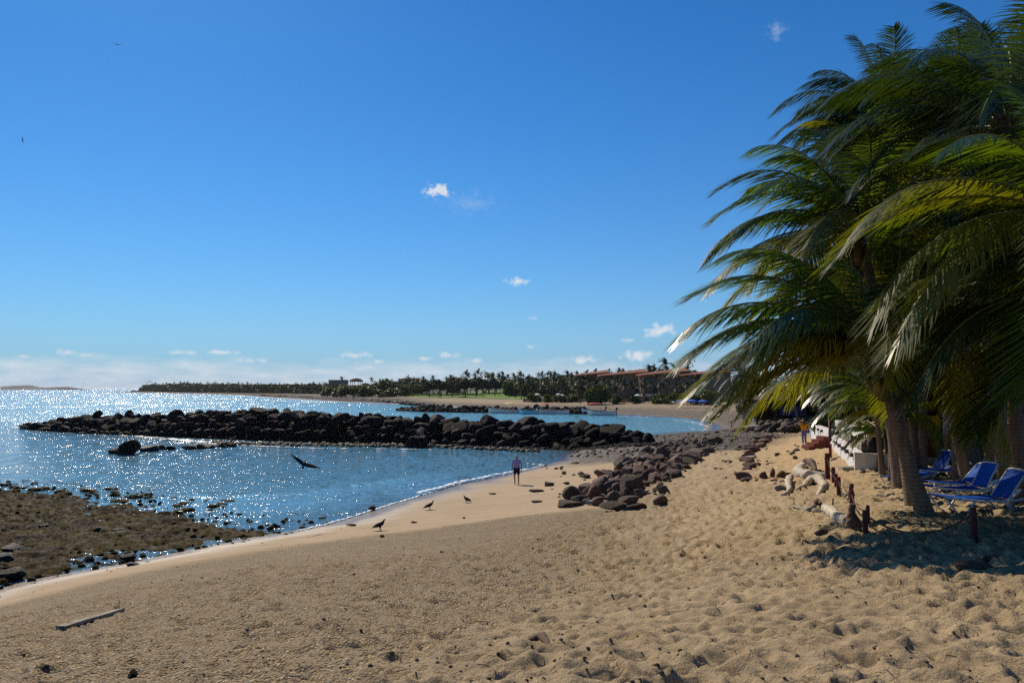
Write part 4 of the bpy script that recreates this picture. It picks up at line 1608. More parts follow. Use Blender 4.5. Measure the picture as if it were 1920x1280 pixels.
# headland woods
for i in range(58):
    px = 262 + (600 - 262) * (i + rng.random()) / 58
    top = np.interp(px, SKX, SKY_) + rng.uniform(0.5, 4) + (4 if px < 275 else 0)
    d = np.interp(px, SKX, SKD) * rng.uniform(.97, 1.1)
    far_tree(TREES, px, top, d, rng.uniform(14, 26), 'dark tree in the woods of the long headland', 'trees covering the headland')
for i in range(36):
    px = 284 + (620 - 284) * (i + rng.random()) / 36
    top = np.interp(px, SKX, SKY_) + rng.uniform(-2.0, 1.0)
    d = np.interp(px, SKX, SKD) * rng.uniform(1.0, 1.06)
    far_palm(px, top, d, 'tiny palm on the skyline of the long headland', 'palms on the headland skyline')
# middle woods
for i in range(64):
    px = 600 + (1330 - 600) * (i + rng.random()) / 64
    top = np.interp(px, SKX, SKY_) + rng.uniform(3, 9)
    d = np.interp(px, SKX, SKD) * rng.uniform(.98, 1.05)
    far_tree(TREES, px, top, d, rng.uniform(26, 50), 'dark green tree in the woods behind the far bay', 'trees behind the far bay')
for i in range(66):
    px = 690 + (1300 - 690) * (i + rng.random()) / 66
    top = np.interp(px, SKX, SKY_) + rng.uniform(-5, 4)
    d = np.interp(px, SKX, SKD) * rng.uniform(.93, 1.0)
    far_palm(px, top, d, 'windblown palm rising over the woods behind the far bay', 'palms over the far woods')
for (px, top, d, lab) in [(873, 695, 400, 'windblown palm alone on the skyline left of a similar one above the lawn'), (895, 693, 395, 'tall windblown palm on the skyline above the lawn'),
                          (916, 692, 390, 'tallest windblown palm above the lawn, third from its left'), (928, 698, 360, 'slim palm with its bare trunk standing before the lawn slope'),
                          (946, 696, 390, 'windblown palm just right of the slim lawn palm'), (1252, 671, 290, 'large palm on the skyline over the terracotta roofs'),
                          (1287, 668, 285, 'large windblown palm at the right end of the skyline'), (1230, 684, 300, 'palm with drooping crown over the terracotta roofs'),
                          (1217, 684, 300, 'small palm left of the drooping palm over the roofs'), (641, 706, 560, 'palm just right of the square hilltop house')]:
    far_palm(px, top, d, lab, None)
for i in range(12):
    far_palm(1092 + 16 * i + rng.uniform(-6, 6), rng.uniform(703, 718), rng.uniform(226, 233), 'garden palm standing close before the condominium blocks', 'palms before the condominium')
for i in range(34):                  # palms in the garden before the condominium and in the wood left of it
    px = rng.uniform(965, 1100)
    far_palm(px, rng.uniform(699, 722), rng.uniform(285, 340), 'palm crowding the dense palm wood left of the condominium', 'palms of the dense wood')
for (px, top, d, lab) in [(1107, 712, 236, 'palm before the left condominium block'), (1133, 708, 235, 'palm before the second condominium block'), (1163, 706, 236, 'tall palm before the middle of the condominium'),
                          (1150, 716, 232, 'short palm beside the tall palm before the condominium'), (1176, 712, 236, 'palm right of the tall palm before the condominium'), (1208, 711, 230, 'bushy palm beside a white umbrella before the condominium'),
                          (1290, 706, 225, 'palm before the right end of the condominium'), (1280, 722, 222, 'short palm before the right condominium block'), (1166, 693, 262, 'palm rising over the second terracotta roof')]:
    far_palm(px, top, d, lab, None)
# named trees by the lawn
for (px, top, base_d, w, pr, lab) in [(805, 712, 365, 30, FLATT, 'spreading dark tree at the left end of the lawn'), (826, 709, 360, 36, FLATT, 'spreading dark tree second from the left on the lawn'),
                                     (849, 707, 358, 36, FLATT, 'spreading dark tree in the middle of the lawn'), (872, 707, 352, 40, FLATT, 'spreading tree with visible trunks near the right of the lawn'),
                                     (893, 708, 352, 30, FLATT, 'spreading tree at the right end of the lawn row'), (960, 713, 345, 46, ROUND, 'rounded tree right of the lawn slope'),
                                     (985, 716, 330, 36, ROUND, 'rounded dark tree beside the palm wood')]:
    far_tree(pr, px, top, base_d, w, lab, None, 9.0 if pr is FLATT else 6.0, 'tree', 5.2 if pr is FLATT else 5.0)
for (px, top, d, w, lab) in [(650, 721, 430, 60, 'broad rounded green thicket at the shore below the hilltop house'), (682, 722, 415, 55, 'rounded green thicket right of the broad one at the shore'), (715, 711, 420, 55, 'tall rounded green tree behind the shore thickets'),
                             (725, 727, 395, 60, 'brownish low thicket at the shore left of the lawn'), (760, 722, 400, 40, 'low thicket touching the left edge of the lawn'), (620, 724, 470, 40, 'low thicket at the left of the shore thickets'),
                             (1108, 725, 222, 40, 'olive green bush at the top of the beach before the condominium'), (1122, 720, 225, 50, 'large rounded bush before the left condominium block'),
                             (1232, 736, 215, 44, 'green hedge bush right of the white umbrellas'), (1262, 735, 212, 44, 'green hedge bush left of the blue umbrellas'), (1050, 737, 250, 30, 'low round bush between two white umbrellas'),
                             (1028, 738, 252, 26, 'low bush left of a pair of white umbrellas'), (1000, 735, 258, 30, 'low bush behind the leftmost white umbrella'), (1075, 738, 246, 30, 'low bush right of the pair of white umbrellas'),
                             (1158, 741, 226, 30, 'low bush before the middle of the condominium'), (1190, 742, 224, 26, 'low bush beneath a white umbrella'), (1300, 735, 205, 40, 'green bush behind the blue umbrellas'), (1335, 730, 200, 50, 'large bush right of the blue umbrellas')]:
    far_tree(ROUND, px, top, d, w, lab, None, 6.0, 'bush', 5.0)


def scrub(n, fpx, name, label, mat, smin=.35, smax=.9):
    rs = np.random.RandomState(9)
    P = []
    while len(P) < n:
        px, py, d = fpx(rs)
        p = at_y(px, py, d)
        P.append(p)
    P = np.array(P)
    nrm = rs.randn(n, 3)
    nrm /= np.linalg.norm(nrm, axis=1)[:, None]
    a = np.cross(nrm, rs.randn(n, 3))
    a /= np.linalg.norm(a, axis=1)[:, None]
    b = np.cross(nrm, a)
    s = rs.uniform(smin, smax, n)[:, None] * (P[:, 1:2] / 350.0)
    V = np.stack([P - a * s, P - b * s * .6, P + a * s, P + b * s * .6], 1).reshape(-1, 3)
    me = mesh_np(name, V, np.arange(n * 4).reshape(-1, 4), mat, smooth=False)
    o = link(bpy.data.objects.new(name, me))
    tag(o, label, 'undergrowth', kind='stuff')


def f_head(rs):
    px = rs.uniform(246, 640)
    d = np.interp(px, SKX, SKD) * rs.uniform(.93, 1.02)
    lo = np.interp(px, [246, 300, 400, 520, 640], [734, 736, 738.5, 741, 742])
    hi = np.interp(px, SKX, SKY_) + 5 + (6 if px < 262 else 0)
    return px, rs.uniform(hi, lo), d


def f_mid(rs):
    while True:
        px = rs.uniform(600, 1340)
        hi = np.interp(px, SKX, SKY_) + 10
        lo = np.interp(px, [600, 770, 785, 950, 985, 1340], [743, 742, 730, 722, 742, 746])
        py = rs.uniform(hi, lo)
        d = np.interp(px, SKX, SKD) * rs.uniform(.88, .97)
        if px > 1070:
            d = rs.uniform(255, 280)
        if 900 < px < 945 and py > 712:
            continue
        return px, py, d


scrub(16000, f_head, 'headland_scrub', 'dark scrub clothing the headland down to its shore', M_TREELEAF)
scrub(30000, f_mid, 'far_undergrowth', 'dark undergrowth between the trees behind the far bay', M_TREELEAF, .3, .8)

# ------------------------------------------------------------------ far buildings
M_STUCCO = simple('ochre_stucco', (0.27, 0.17, 0.10), 0.9, 0.2, 0.12, 0.6)
M_STUCCO2 = simple('pale_stucco', (0.40, 0.29, 0.21), 0.9, 0.2, 0.1, 0.8)
M_TERRA = simple('terracotta_tiles', (0.22, 0.080, 0.040), 0.85, 0.2, 0.25, 2.0, 0.5)
M_DARKGLASS = simple('dark_glass', (0.02, 0.024, 0.03), 0.15, 0.6, 0.2, 2.0)
M_WHITE = simple('white_paint', (0.78, 0.77, 0.75), 0.6, 0.4, 0.06, 3.0)
M_THATCH = simple('dry_thatch', (0.10, 0.075, 0.045), 0.95, 0.1, 0.5, 7.0, 1.0)
M_DKWOOD = simple('dark_wood', (0.035, 0.022, 0.015), 0.7, 0.3, 0.4, 5.0, 0.4)


def condo_block(px0, px1, d, y_eave_l, y_top_r, label, dark_right=True):
    """monopitch block: low eave on the left, high ridge on the right, corner balconies on the left"""
    a = at_y(px0, y_eave_l, d)
    c = at_y(px1, y_top_r, d)
    gx0 = min(nh(a[0], d), 4) - 1.5
    w = c[0] - a[0]
    root = empty('condominium_block', (a[0], d, gx0))
    zl, zr = a[2] - gx0, c[2] - gx0
    dep = 14
    m = MB()
    bw = w * 0.36          # balcony bay
    # main body, its top following the roof
    zb = zl + (zr - zl) * (bw / w)
    V = [(bw, 0, 0), (w, 0, 0), (w, dep * .6, 0), (bw, dep * .6, 0), (bw, 0, zl + (zr - zl) * .2 - .35), (w, 0, zl + (zr - zl) * .55 - .35), (w, dep * .6, zr - .5), (bw, dep * .6, zb - .5)]
    m.add(V, [(0, 3, 2, 1), (4, 5, 6, 7), (0, 1, 5, 4), (1, 2, 6, 5), (2, 3, 7, 6), (3, 0, 4, 7)])
    V = [(0, 3.2, 0), (bw - .01, 3.2, 0), (bw - .01, dep * .6, 0), (0, dep * .6, 0), (0, 3.2, zl - .3), (bw - .01, 3.2, zl - .3), (bw - .01, dep * .6, zl - .3), (0, dep * .6, zl - .3)]
    m.add(V, [(0, 3, 2, 1), (4, 5, 6, 7), (0, 1, 5, 4), (1, 2, 6, 5), (2, 3, 7, 6), (3, 0, 4, 7)])
    m.build('wall', M_STUCCO, root)
    r = MB()
    ze = zl + (zr - zl) * .55
    V = [(-.9, -1.4, zl - .3), (w + .5, -1.4, ze - .3), (w + .5, dep * .6, zr - .3), (-.9, dep * .6, zl), (-.9, -1.4, zl), (w + .5, -1.4, ze), (w + .5, dep * .6, zr + .1), (-.9, dep * .6, zl + .35)]
    r.add(V, [(0, 3, 2, 1), (4, 5, 6, 7), (0, 1, 5, 4), (1, 2, 6, 5), (2, 3, 7, 6), (3, 0, 4, 7)])
    r.build('roof', M_TERRA, root)
    fl = (zl - .6) / 3.0
    for k in range(3):
        b = MB()
        z0 = k * fl
        b.box((bw / 2, 1.6, z0 + .12), (bw, 3.16, .24))
        b.box((bw / 2, .1, z0 + .62), (bw, .2, .8))
        b.box((.1, 1.7, z0 + .62), (.2, 2.9, .8))
        b.box((.18, .18, z0 + fl / 2 + .1), (.36, .36, fl))
        b.box((bw - .2, .22, z0 + fl / 2 + .1), (.36, .36, fl))
        b.build('balcony', M_STUCCO2, root)
        g = MB()
        g.box((bw * .5, 3.15, z0 + fl * .5), (bw * .72, .12, fl * .72))
        g.build('window', M_DARKGLASS, root)
        for q in (0.56, 0.78):
            g = MB()
            g.box((w * q, -.03, z0 + fl * .62), (w * .09, .1, fl * .42))
            g.build('window', M_DARKGLASS, root)
    tag(root, label, 'building')
    return root


condo_block(1083, 1141, 262, 703.5, 692.5, 'left condominium block with corner balconies and sloping terracotta roof')
condo_block(1129, 1212, 252, 704, 690.5, 'second condominium block with long sloping terracotta roof, mostly behind palms')
condo_block(1205, 1290, 240, 703, 688, 'third condominium block with pale balconies facing the beach')
condo_block(1284, 1370, 234, 703, 690, 'rightmost condominium block half hidden by the near palm fronds')

b = at_y(617, 713, 560)
r = empty('hilltop_house', (b[0], 560, nh(b[0], 560) - 1))
z = b[2] - (nh(b[0], 560) - 1)
m = MB()
m.box((6, 4, z / 2), (12.5, 9, z))
m.box((6, 3.9, z + .2), (13.2, 9.8, .4))
m.build('wall', M_STUCCO, r)
m = MB()
for q in range(3):
    m.box((2.5 + q * 3.5, -.56, z - 1.8), (2, .1, 1.6))
m.build('window', M_DARKGLASS, r)
tag(r, 'square brown flat roofed house on the skyline left of the middle', 'house')
for (px0, px1, py, d, lab) in [(748, 790, 708, 470, 'long low building with a shallow roof on the skyline left of the lawn palms'), (838, 862, 706.5, 455, 'pale low roof showing among trees above the lawn')]:
    a = at_y(px0, py, d)
    w = (px1 - px0) / F * d
    g = nh(a[0], d) - 1
    r = empty('hill_building', (a[0], d, g))
    z = a[2] - g
    MB().box((w / 2, 4, z / 2 - .5), (w, 8, z - 1)).build('wall', M_STUCCO, r)
    m = MB()
    m.add([(-.8, -1, z - 1), (w + .8, -1, z - 1), (w + .8, 9, z - 1), (-.8, 9, z - 1), (w * .2, 4, z), (w * .8, 4, z)], [(0, 1, 5, 4), (1, 2, 5), (2, 3, 4, 5), (3, 0, 4), (0, 3, 2, 1)])
    m.build('roof', M_THATCH, r)
    tag(r, lab, 'building')
a = at_y(668, 709, 520)
g = nh(a[0], 520) - 1
r = empty('thatched_pavilion', (a[0], 520, g))
z = a[2] - g
m = MB()
m.lathe([(4.9, z - 2.3), (4.5, z - 1.4), (3.0, z - .4), (1.0, z), (.05, z + .2)], (0, 0, 0), 12)
m.build('roof', M_THATCH, r)
m = MB()
for k in range(6):
    q = k * math.pi / 3
    m.tube([(4 * math.cos(q), 4 * math.sin(q), 0), (4 * math.cos(q), 4 * math.sin(q), z - 2)], .2, 6)
m.build('post', M_DKWOOD, r)
tag(r, 'round thatched pavilion on the skyline right of the hilltop house', 'pavilion')
a = at_y(279, 713.5, 1215)
g = nh(a[0], 1215)
r = empty('gable_frame', (a[0], 1215, g))
z = a[2] - g
m = MB()
m.tube([(-4, 0, 0), (-4, 0, z - 3), (0, 0, z), (4, 0, z - 3), (4, 0, 0)], .22, 6)
m.tube([(-4, 6, 0), (-4, 6, z - 3), (0, 6, z), (4, 6, z - 3), (4, 6, 0)], .22, 6)
m.tube([(0, 0, z), (0, 6, z)], .2, 6)
m.build('frame', M_DKWOOD, r)
tag(r, 'tiny open gable frame on the tip of the headland', 'pavilion')

# garden wall before the condominium
p0, p1 = at_y(985, 747, 262), at_y(1215, 748, 232)
m = MB()
n = 22
for k in range(n):
    x = p0[0] + (p1[0] - p0[0]) * k / n
    y = p0[1] + (p1[1] - p0[1]) * k / n
    g = nh(x, y)
    m.box((x, y, g + .45), ((p1[0] - p0[0]) / n * .99, .3, 1.1))
tag(m.build('garden_wall', M_STUCCO2), 'low pale garden wall between the far beach and the condominium gardens', 'wall')

# island on the horizon
M_ISLE = simple('island_rock', (0.10, 0.10, 0.09), 0.9, 0.1, 0.3, 0.01)
D_I = 3600
prof = [(6, 728.3), (20, 725.0), (22, 722.4), (34, 721.8), (46, 722.4), (49, 724.8), (70, 726.0), (96, 726.4), (106, 726.0), (108, 724.7), (116, 724.6), (118, 726.8), (130, 728.2)]
m = MB()
V = []
for (px, py) in prof:
    p = at_y(px, py, D_I)
    for (dy, k) in ((-160, 0), (-60, .8), (60, 1.0), (200, 0)):
        V.append((p[0], D_I + dy, -2 if k == 0 else p[2] * k))
Fs = []
for i in range(len(prof) - 1):
    for k in range(3):
        a = i * 4 + k
        Fs.append((a, a + 4, a + 5, a + 1))
m.add(V, Fs)
tag(m.build('island', M_ISLE, smooth=True), 'low hazy island with a flat topped bluff on the horizon at far left', 'island', kind='structure')

# sailing boat
p = at_z(155, 732.5, 0)
M_HULLD = simple('dark_hull', (0.05, 0.05, 0.06), 0.4)
r = empty('sailboat', (p[0], p[1], 0), R(10))
sc = p[1] / F
m = MB()
L = 9 * sc
pts = [(-L / 2, 0, .9), (-L / 4, 0, .7), (0, 0, .65), (L / 4, 0, .75), (L / 2, 0, 1.3)]
hw = [.9, 1.6, 1.8, 1.3, .1]
V = []
for (x, _, zt), w_ in zip(pts, hw):
    V += [(x, -w_, zt), (x, -w_ * .6, -.3), (x, w_ * .6, -.3), (x, w_, zt)]
Fs = []
for i in range(4):
    for k in range(4):
        a, b2 = i * 4 + k, i * 4 + (k + 1) % 4
        Fs.append((a, b2, b2 + 4, a + 4))
Fs += [(0, 1, 2, 3), (16, 19, 18, 17)]
m.add(V, Fs)
m.box((-.5, 0, 1.0), (L * .4, 1.6, .7))
m.build('hull', M_HULLD, r)
m = MB().tube([(L * .05, 0, .5), (L * .05, 0, 16.5 * sc)], .26, 6)
m.build('mast', M_HULLD, r)
m = MB().tube([(-L * .38, 0, .5), (-L * .38, 0, 9 * sc)], .2, 6)
m.build('mast', M_HULLD, r)
m = MB().tube([(L * .05, 0, 2.2), (-L * .3, 0, 2.4)], .3, 6)
m.build('boom', M_HULLD, r)
tag(r, 'anchored two masted sailboat with bare masts on the horizon', 'sailboat')

# moored pangas --------------------------------------------------------------
M_HULLW = simple('white_hull', (0.90, 0.66, 0.56), 0.35, 0.5, 0.08, 1.0)
M_HULLB = simple('pale_blue_hull', (0.35, 0.52, 0.60), 0.35, 0.5, 0.08, 1.0)
M_KEEL = simple('hull_stripe', (0.03, 0.05, 0.14), 0.4)
M_RED = simple('red_canvas', (0.50, 0.02, 0.03), 0.7)
M_YEL = simple('yellow_canvas', (0.70, 0.58, 0.12), 0.7)
M_MOTOR = simple('outboard_black', (0.02, 0.02, 0.025), 0.35)
M_BLUEC = simple('blue_canvas', (0.01, 0.13, 0.62), 0.6, 0.4, 0.1)
M_STEEL = simple('grey_tube', (0.4, 0.4, 0.42), 0.4, 0.5, 0.1)
M_ORANGE = simple('orange_vest', (0.75, 0.16, 0.03), 0.7)


def panga(px, py, d_, wpx, label, hull=M_HULLW, canopy=None, flip=False, ch=1.9, c0=-.25, c1=.25):
    p = at_z(px, py, 0)
    L = wpx / F * p[1]
    r = empty('panga_boat', (p[0], p[1], 0), R(d_) + (math.pi if flip else 0))
    st = [(-.5, .78, .80), (-.25, .95, .74), (0, 1.0, .74), (.2, .92, .82), (.36, .66, .98), (.46, .3, 1.18), (.5, .04, 1.3)]
    B = .95
    r.scale = (1, 1, 1.15)
    V, Fs = [], []
    for (t, w_, zt) in st:
        y = B * w_
        V += [(t * L, -y, zt), (t * L, -y * .92, .35), (t * L, -y * .62, -.05), (t * L, 0, -.2), (t * L, y * .62, -.05), (t * L, y * .92, .35), (t * L, y, zt),
              (t * L, y * .88, zt), (t * L * .99, y * .6, .25), (t * L * .99, -y * .6, .25), (t * L, -y * .88, zt)]
    n = 11
    for i in range(len(st) - 1):
        for k in range(n):
            a, b2 = i * n + k, i * n + (k + 1) % n
            Fs.append((a, b2, b2 + n, a + n))
    Fs.append(tuple(range(n)))
    m = MB()
    m.add(V, Fs)
    m.build('hull', hull, r)
    m = MB()
    for sg in (-1, 1):
        pts = [(t * L, sg * (B * w_ + .02), zt - .08) for (t, w_, zt) in st]
        m.tube(pts, .055, 6)
    m.build('gunwale', M_KEEL, r)
    for t in (-.3, -.08, .14):
        MB().box((t * L, 0, .55), (.35, 1.55, .07)).build('bench', M_WHITE, r)
    mo = MB()
    mo.box((-.5 * L - .3, 0, 1.25), (.5, .36, .42), (0, .25, 0), .8)
    mo.box((-.5 * L - .22, 0, .5), (.2, .14, 1.3), (0, .1, 0))
    mo.build('outboard_motor', M_MOTOR, r, bevel=.04)
    if canopy is not None:
        c = MB()
        nx, ny = 6, 5
        V, Fs = [], []
        for s_ in (0, .05):
            for i in range(nx + 1):
                for j in range(ny + 1):
                    t = c0 + (c1 - c0) * i / nx
                    yy = (j / ny * 2 - 1)
                    V.append((t * L, yy * .95, ch + .22 * (1 - yy * yy) - .1 * abs(i / nx * 2 - 1) ** 2 - s_))
        o2 = (nx + 1) * (ny + 1)
        for s_ in (0, 1):
            for i in range(nx):
                for j in range(ny):
                    a = s_ * o2 + i * (ny + 1) + j
                    Fs.append((a, a + ny + 1, a + ny + 2, a + 1))
        c.add(V, Fs)
        c.build('canopy', canopy, r, smooth=True)
        for t in (c0 + .01, c1 - .01):
            for sg in (-1, 1):
                MB().tube([(t * L, sg * .85, .7), (t * L, sg * .88, ch - .02)], .025, 6).build('canopy_post', M_STEEL, r)
    tag(r, label, 'boat')
    return r


panga(962, 774.6, -2, 92, 'long white panga with a yellow canopy moored at the left', M_HULLW, M_YEL, True, 2.0, -.02, .16)
panga(991, 776.3, 2, 34, 'small pale blue skiff moored in front of the long white panga', M_HULLB, None, True)
panga(1036, 775.8, -3, 62, 'white panga with a red canopy moored in the middle', M_HULLW, M_RED, True, 1.95, .12, .36)
panga(1112, 775.2, 3, 44, 'white panga with a red canopy behind the nearest moored boat', M_HULLW, M_RED, True, 2.0, -.32, .2)
panga(1128, 778.3, 2, 52, 'nearest white panga, engine to the right, moored by the beach', M_HULLW, None, True)


def umbrella(px, py_base, py_top, wpx, mat, label, name='beach_umbrella', group=None, yy=None, mat2=None, flat=.28):
    if yy is None:
        x, y = gxy(px, py_base)
        g = nh(x, y)
    else:
        q = at_y(px, py_base, yy)
        x, y, g = q[0], yy, min(q[2], nh(q[0], yy))
    h = at_y(px, py_top, y)[2] - g
    rad = wpx / F * y / 2
    r = empty(name, (x, y, g))
    MB().tube([(0, 0, -.1), (0, 0, h)], .035, 6).build('pole', M_STEEL, r)
    m = MB()
    n = 8
    zc = h - rad * flat * 1.6
    for s_ in (0, .03):
        V = [(0, 0, h - s_)] + [(rad * math.cos(2 * math.pi * k / n), rad * math.sin(2 * math.pi * k / n), zc - s_) for k in range(n)] + \
            [(rad * 1.0 * math.cos(2 * math.pi * k / n), rad * 1.0 * math.sin(2 * math.pi * k / n), zc - .14 - s_) for k in range(n)]
        for k in range(n):
            m.cur = (k % 2) if mat2 else 0
            m.add([V[0], V[1 + k], V[1 + (k + 1) % n]], [(0, 1, 2)])
            m.add([V[1 + k], V[1 + (k + 1) % n], V[1 + n + (k + 1) % n], V[1 + n + k]], [(0, 1, 2, 3)])
    m.build('canopy', [mat, mat2] if mat2 else mat, r)
    tag(r, label, 'umbrella', group)
    return r


for (px, top, w, lab) in [(1008, 737, 11, 'leftmost white garden umbrella behind the far beach'), (1047, 737, 10, 'white garden umbrella, left one of a close pair'), (1055, 739, 8, 'smaller white garden umbrella, right one of a close pair'),
                          (1113, 738.5, 7, 'small white umbrella at the left of the large rounded bush'), (1135, 738.5, 7, 'small white umbrella at the right of the large rounded bush'),
                          (1196, 738.2, 13, 'largest white garden umbrella before the third condominium block'), (1217, 738.5, 9, 'white garden umbrella right of the largest one')]:
    umbrella(px, 749, top, w, M_WHITE, lab, 'garden_umbrella', None, 226 if px > 1090 else 246)
umbrella(1122, 756, 750, 11, M_RED, 'red and white striped umbrella standing alone on the far sand', 'beach_umbrella', None, None, M_WHITE)
umbrella(1278, 764, 748, 22, M_BLUEC, 'bright blue umbrella at the left of the crowded beach spot', flat=.2)
umbrella(1297, 764, 748, 20, M_BLUEC, 'bright blue umbrella in the middle of the crowded beach spot', flat=.2)
umbrella(1262, 762, 752, 8, M_WHITE, 'tiny white parasol left of the blue umbrellas', flat=.2)
umbrella(1318, 765, 749, 20, M_BLUEC, 'bright blue umbrella nearest the palm fronds', flat=.2)

# ------------------------------------------------------------------ near palms
WIND = (-1.0, -0.15, 0)
_fc = [0]


def make_palm(base_xy, top, r0, r1, fr, label, L=4.6, group=None, seed=1, curve=0.0, painted=False, boots=True, nl=80, leaf=1.22, yellow_low=True, wk=.42, droop=1.0, width=.046, lmat=None):
    x0, y0 = base_xy
    g = nh(x0, y0)
    root = empty('coconut_palm', (x0, y0, g))
    t = Vector((top[0] - x0, top[1] - y0, top[2] - g))
    mid = t * 0.5 + Vector((curve, 0, 0))
    mid.z = t.z * .5
    path = [Vector((0, 0, -.25)), Vector((0, 0, 0.03)), mid * .5 + Vector((curve * .25, 0, 0)), mid, (mid + t) * .5 + Vector((curve * .2, 0, 0)), t]
    path[2].z = t.z * .25
    radii = [r0 * 1.35, r0 * 1.15, (r0 * 2 + r1) / 3 * .92, (r0 + r1) / 2 * .95, r1, r1 * .95]
    mb, X = trunk_geo(path, radii, 16, .10, seed)
    tr = mb.build('trunk', M_TRUNK, root, smooth=True)
    if painted:
        pm = MB()
        k = int(len(X) * .42)
        pm.tube([tuple(p) for p in X[1:k]], [float(v) * 1.03 + .004 for v in np.interp(np.linspace(0, 1, k - 1), [0, 1], [r0 * 1.02, (r0 + r1) / 2])], 16, cap=False)
        pm.build('painted_band', M_WHITEPAINT, root, smooth=True)
    rs = random.Random(seed)
    if boots:
        for k in range(16):
            a = rs.uniform(0, 6.28)
            zz = -rs.uniform(.1, 1.15)
            bm_ = MB()
            c0 = Vector((math.cos(a) * r1 * .8, math.sin(a) * r1 * .8, zz)) + t
            c1 = Vector((math.cos(a) * (r1 + .16), math.sin(a) * (r1 + .16), zz + .38)) + t
            c2 = Vector((math.cos(a) * (r1 + rs.uniform(.12, .3)), math.sin(a) * (r1 + rs.uniform(.1, .3)), zz + rs.uniform(.5, .75))) + t
            bm_.tube([c0, c1, c2], [.13, .095, .035], 6, squash=.5)
            bm_.build('leaf_base', M_FIBRE if k % 3 else M_RACHIS, root, smooth=True)
    for (az, e0, l, dr) in fr:
        _fc[0] += 1
        hv = rs.uniform(.22, .5)
        wv_ = wk * rs.uniform(.6, 1.3)
        V, Q, MI = frond_geo(l, az, e0, dr, 1000 + _fc[0] * 7 + seed, WIND, wv_, nl, leaf, width, hv, 4, sag=rs.uniform(.5, 1.3))
        low = e0 < R(25) and yellow_low
        mt = M_FRONDY if (low and rs.random() < .8) or rs.random() < .04 else M_FROND
        if mt is M_FROND and yellow_low and rs.random() < .7:
            mt = M_FRONDM
        if e0 < R(-35) and rs.random() < .3:
            mt = M_FRONDD
        if lmat is not None:
            mt = lmat
        me = mesh_np('frond', V, Q, [mt, M_RACHIS], MI, smooth=True)
        o = bpy.data.objects.new('frond', me)
        o.location = t
        link(o, root)
    tag(root, label, 'palm', group)
    return root


def crown_set(n, seed, L=4.6, emin=-25, emax=82, extra=(), dr=1.0):
    rs = random.Random(seed)
    out = []
    for k in range(n):
        az = k * 2.39996 + rs.uniform(-.2, .2)
        f = (k + .5) / n
        e0 = R(emax - (emax - emin) * f ** .85 + rs.uniform(-6, 6))
        out.append((az, e0, L * rs.uniform(.85, 1.08) * (.8 + .2 * min(1, f * 3)), dr * rs.uniform(.7, 1.05)))
    for (a, e, l, d) in extra:
        out.append((R(a), R(e), l, d))
    return out


def top_at(px, py, d):
    p = at_y(px, py, d)
    return (p[0], p[1], p[2])


b1 = gxy(1735, 967)
make_palm(b1, top_at(1650, 668, b1[1] + .3), .178, .135, crown_set(20, 5, 4.3, -8, 80, [(-88, 40, 4.9, .85), (-96, 30, 4.9, .8), (-80, 18, 4.5, .8), (-100, 12, 4.4, .8), (-75, 35, 4.6, .9), (-92, 52, 4.9, .85), (-112, 22, 4.4, .9), (-70, 5, 4.0, .8), (-60, 25, 4.2, .9), (-125, 34, 4.4, .9), (-85, 64, 4.6, .9), (-95, 4, 4.2, .7)]),
          'nearest leaning coconut palm with a ringed trunk beside the blue loungers', seed=5, curve=-.05)
b2 = gxy(1713, 950)
make_palm(b2, top_at(1612, 440, b2[1] + 1.0), .17, .13, crown_set(22, 6, 4.4, -15, 85, [(-90, 45, 4.4, 1.0), (-100, 30, 4.3, 1.0), (-80, 58, 4.4, 1.0), (-75, 15, 4.2, 1.0), (-85, 70, 4.0, .9), (-110, 10, 4.2, 1.0), (-60, 35, 4.3, 1.0)]),
          'slender leaning palm close behind the nearest palm trunk', seed=6, curve=.1)
b3 = gxy(1688, 918)
make_palm(b3, top_at(1625, 560, b3[1] + .5), .21, .15, crown_set(20, 7, 4.2, -25, 80, [(-95, 25, 4.6, 1.0), (-80, 5, 4.4, 1.0), (-105, 40, 4.5, 1.0), (-88, -12, 4.0, 1.0)]),
          'leaning palm third behind the nearest one, its dark trunk left of the others', seed=7, curve=.1)
SPEC = [((1915, 945), (1890, 240), 15.2, .19, 4.6, 24, 'tall palm whose trunk stands at the right edge of the view', False),
        ((1887, 905), (1800, 300), 18.0, .24, 4.6, 22, 'thick leaning palm trunk left of the one at the right edge', False),
        ((1800, 880), (1700, 250), 21.0, .17, 4.6, 22, 'palm with a curved base behind the blue loungers', False),
        ((1779, 872), (1650, 230), 22.5, .16, 4.6, 22, 'palm with its lower trunk painted white behind the loungers', True),
        ((1819, 886), (1785, 245), 20.5, .17, 4.8, 24, 'tall straight dark palm right of the curved based palm', False),
        ((1850, 895), (1915, 215), 19.5, .15, 4.6, 20, 'slim palm with yellow stalks between two thick trunks at right', False)]
for i, (bp, tp, d, r, L, n, lab, pt) in enumerate(SPEC):
    bx = gxy(*bp)
    make_palm(bx, top_at(tp[0], tp[1], max(d, bx[1] - 1)), r, r * .75, crown_set(n, 20 + i, L, -18, 84, [(-90, 30, L, 1.0), (-75, 50, L, 1.0), (-100, 10, L, 1.0)]), lab, seed=20 + i, curve=(.75 if i in (2, 3) else .15 if i % 2 else -.1), painted=pt, nl=76, yellow_low=False)
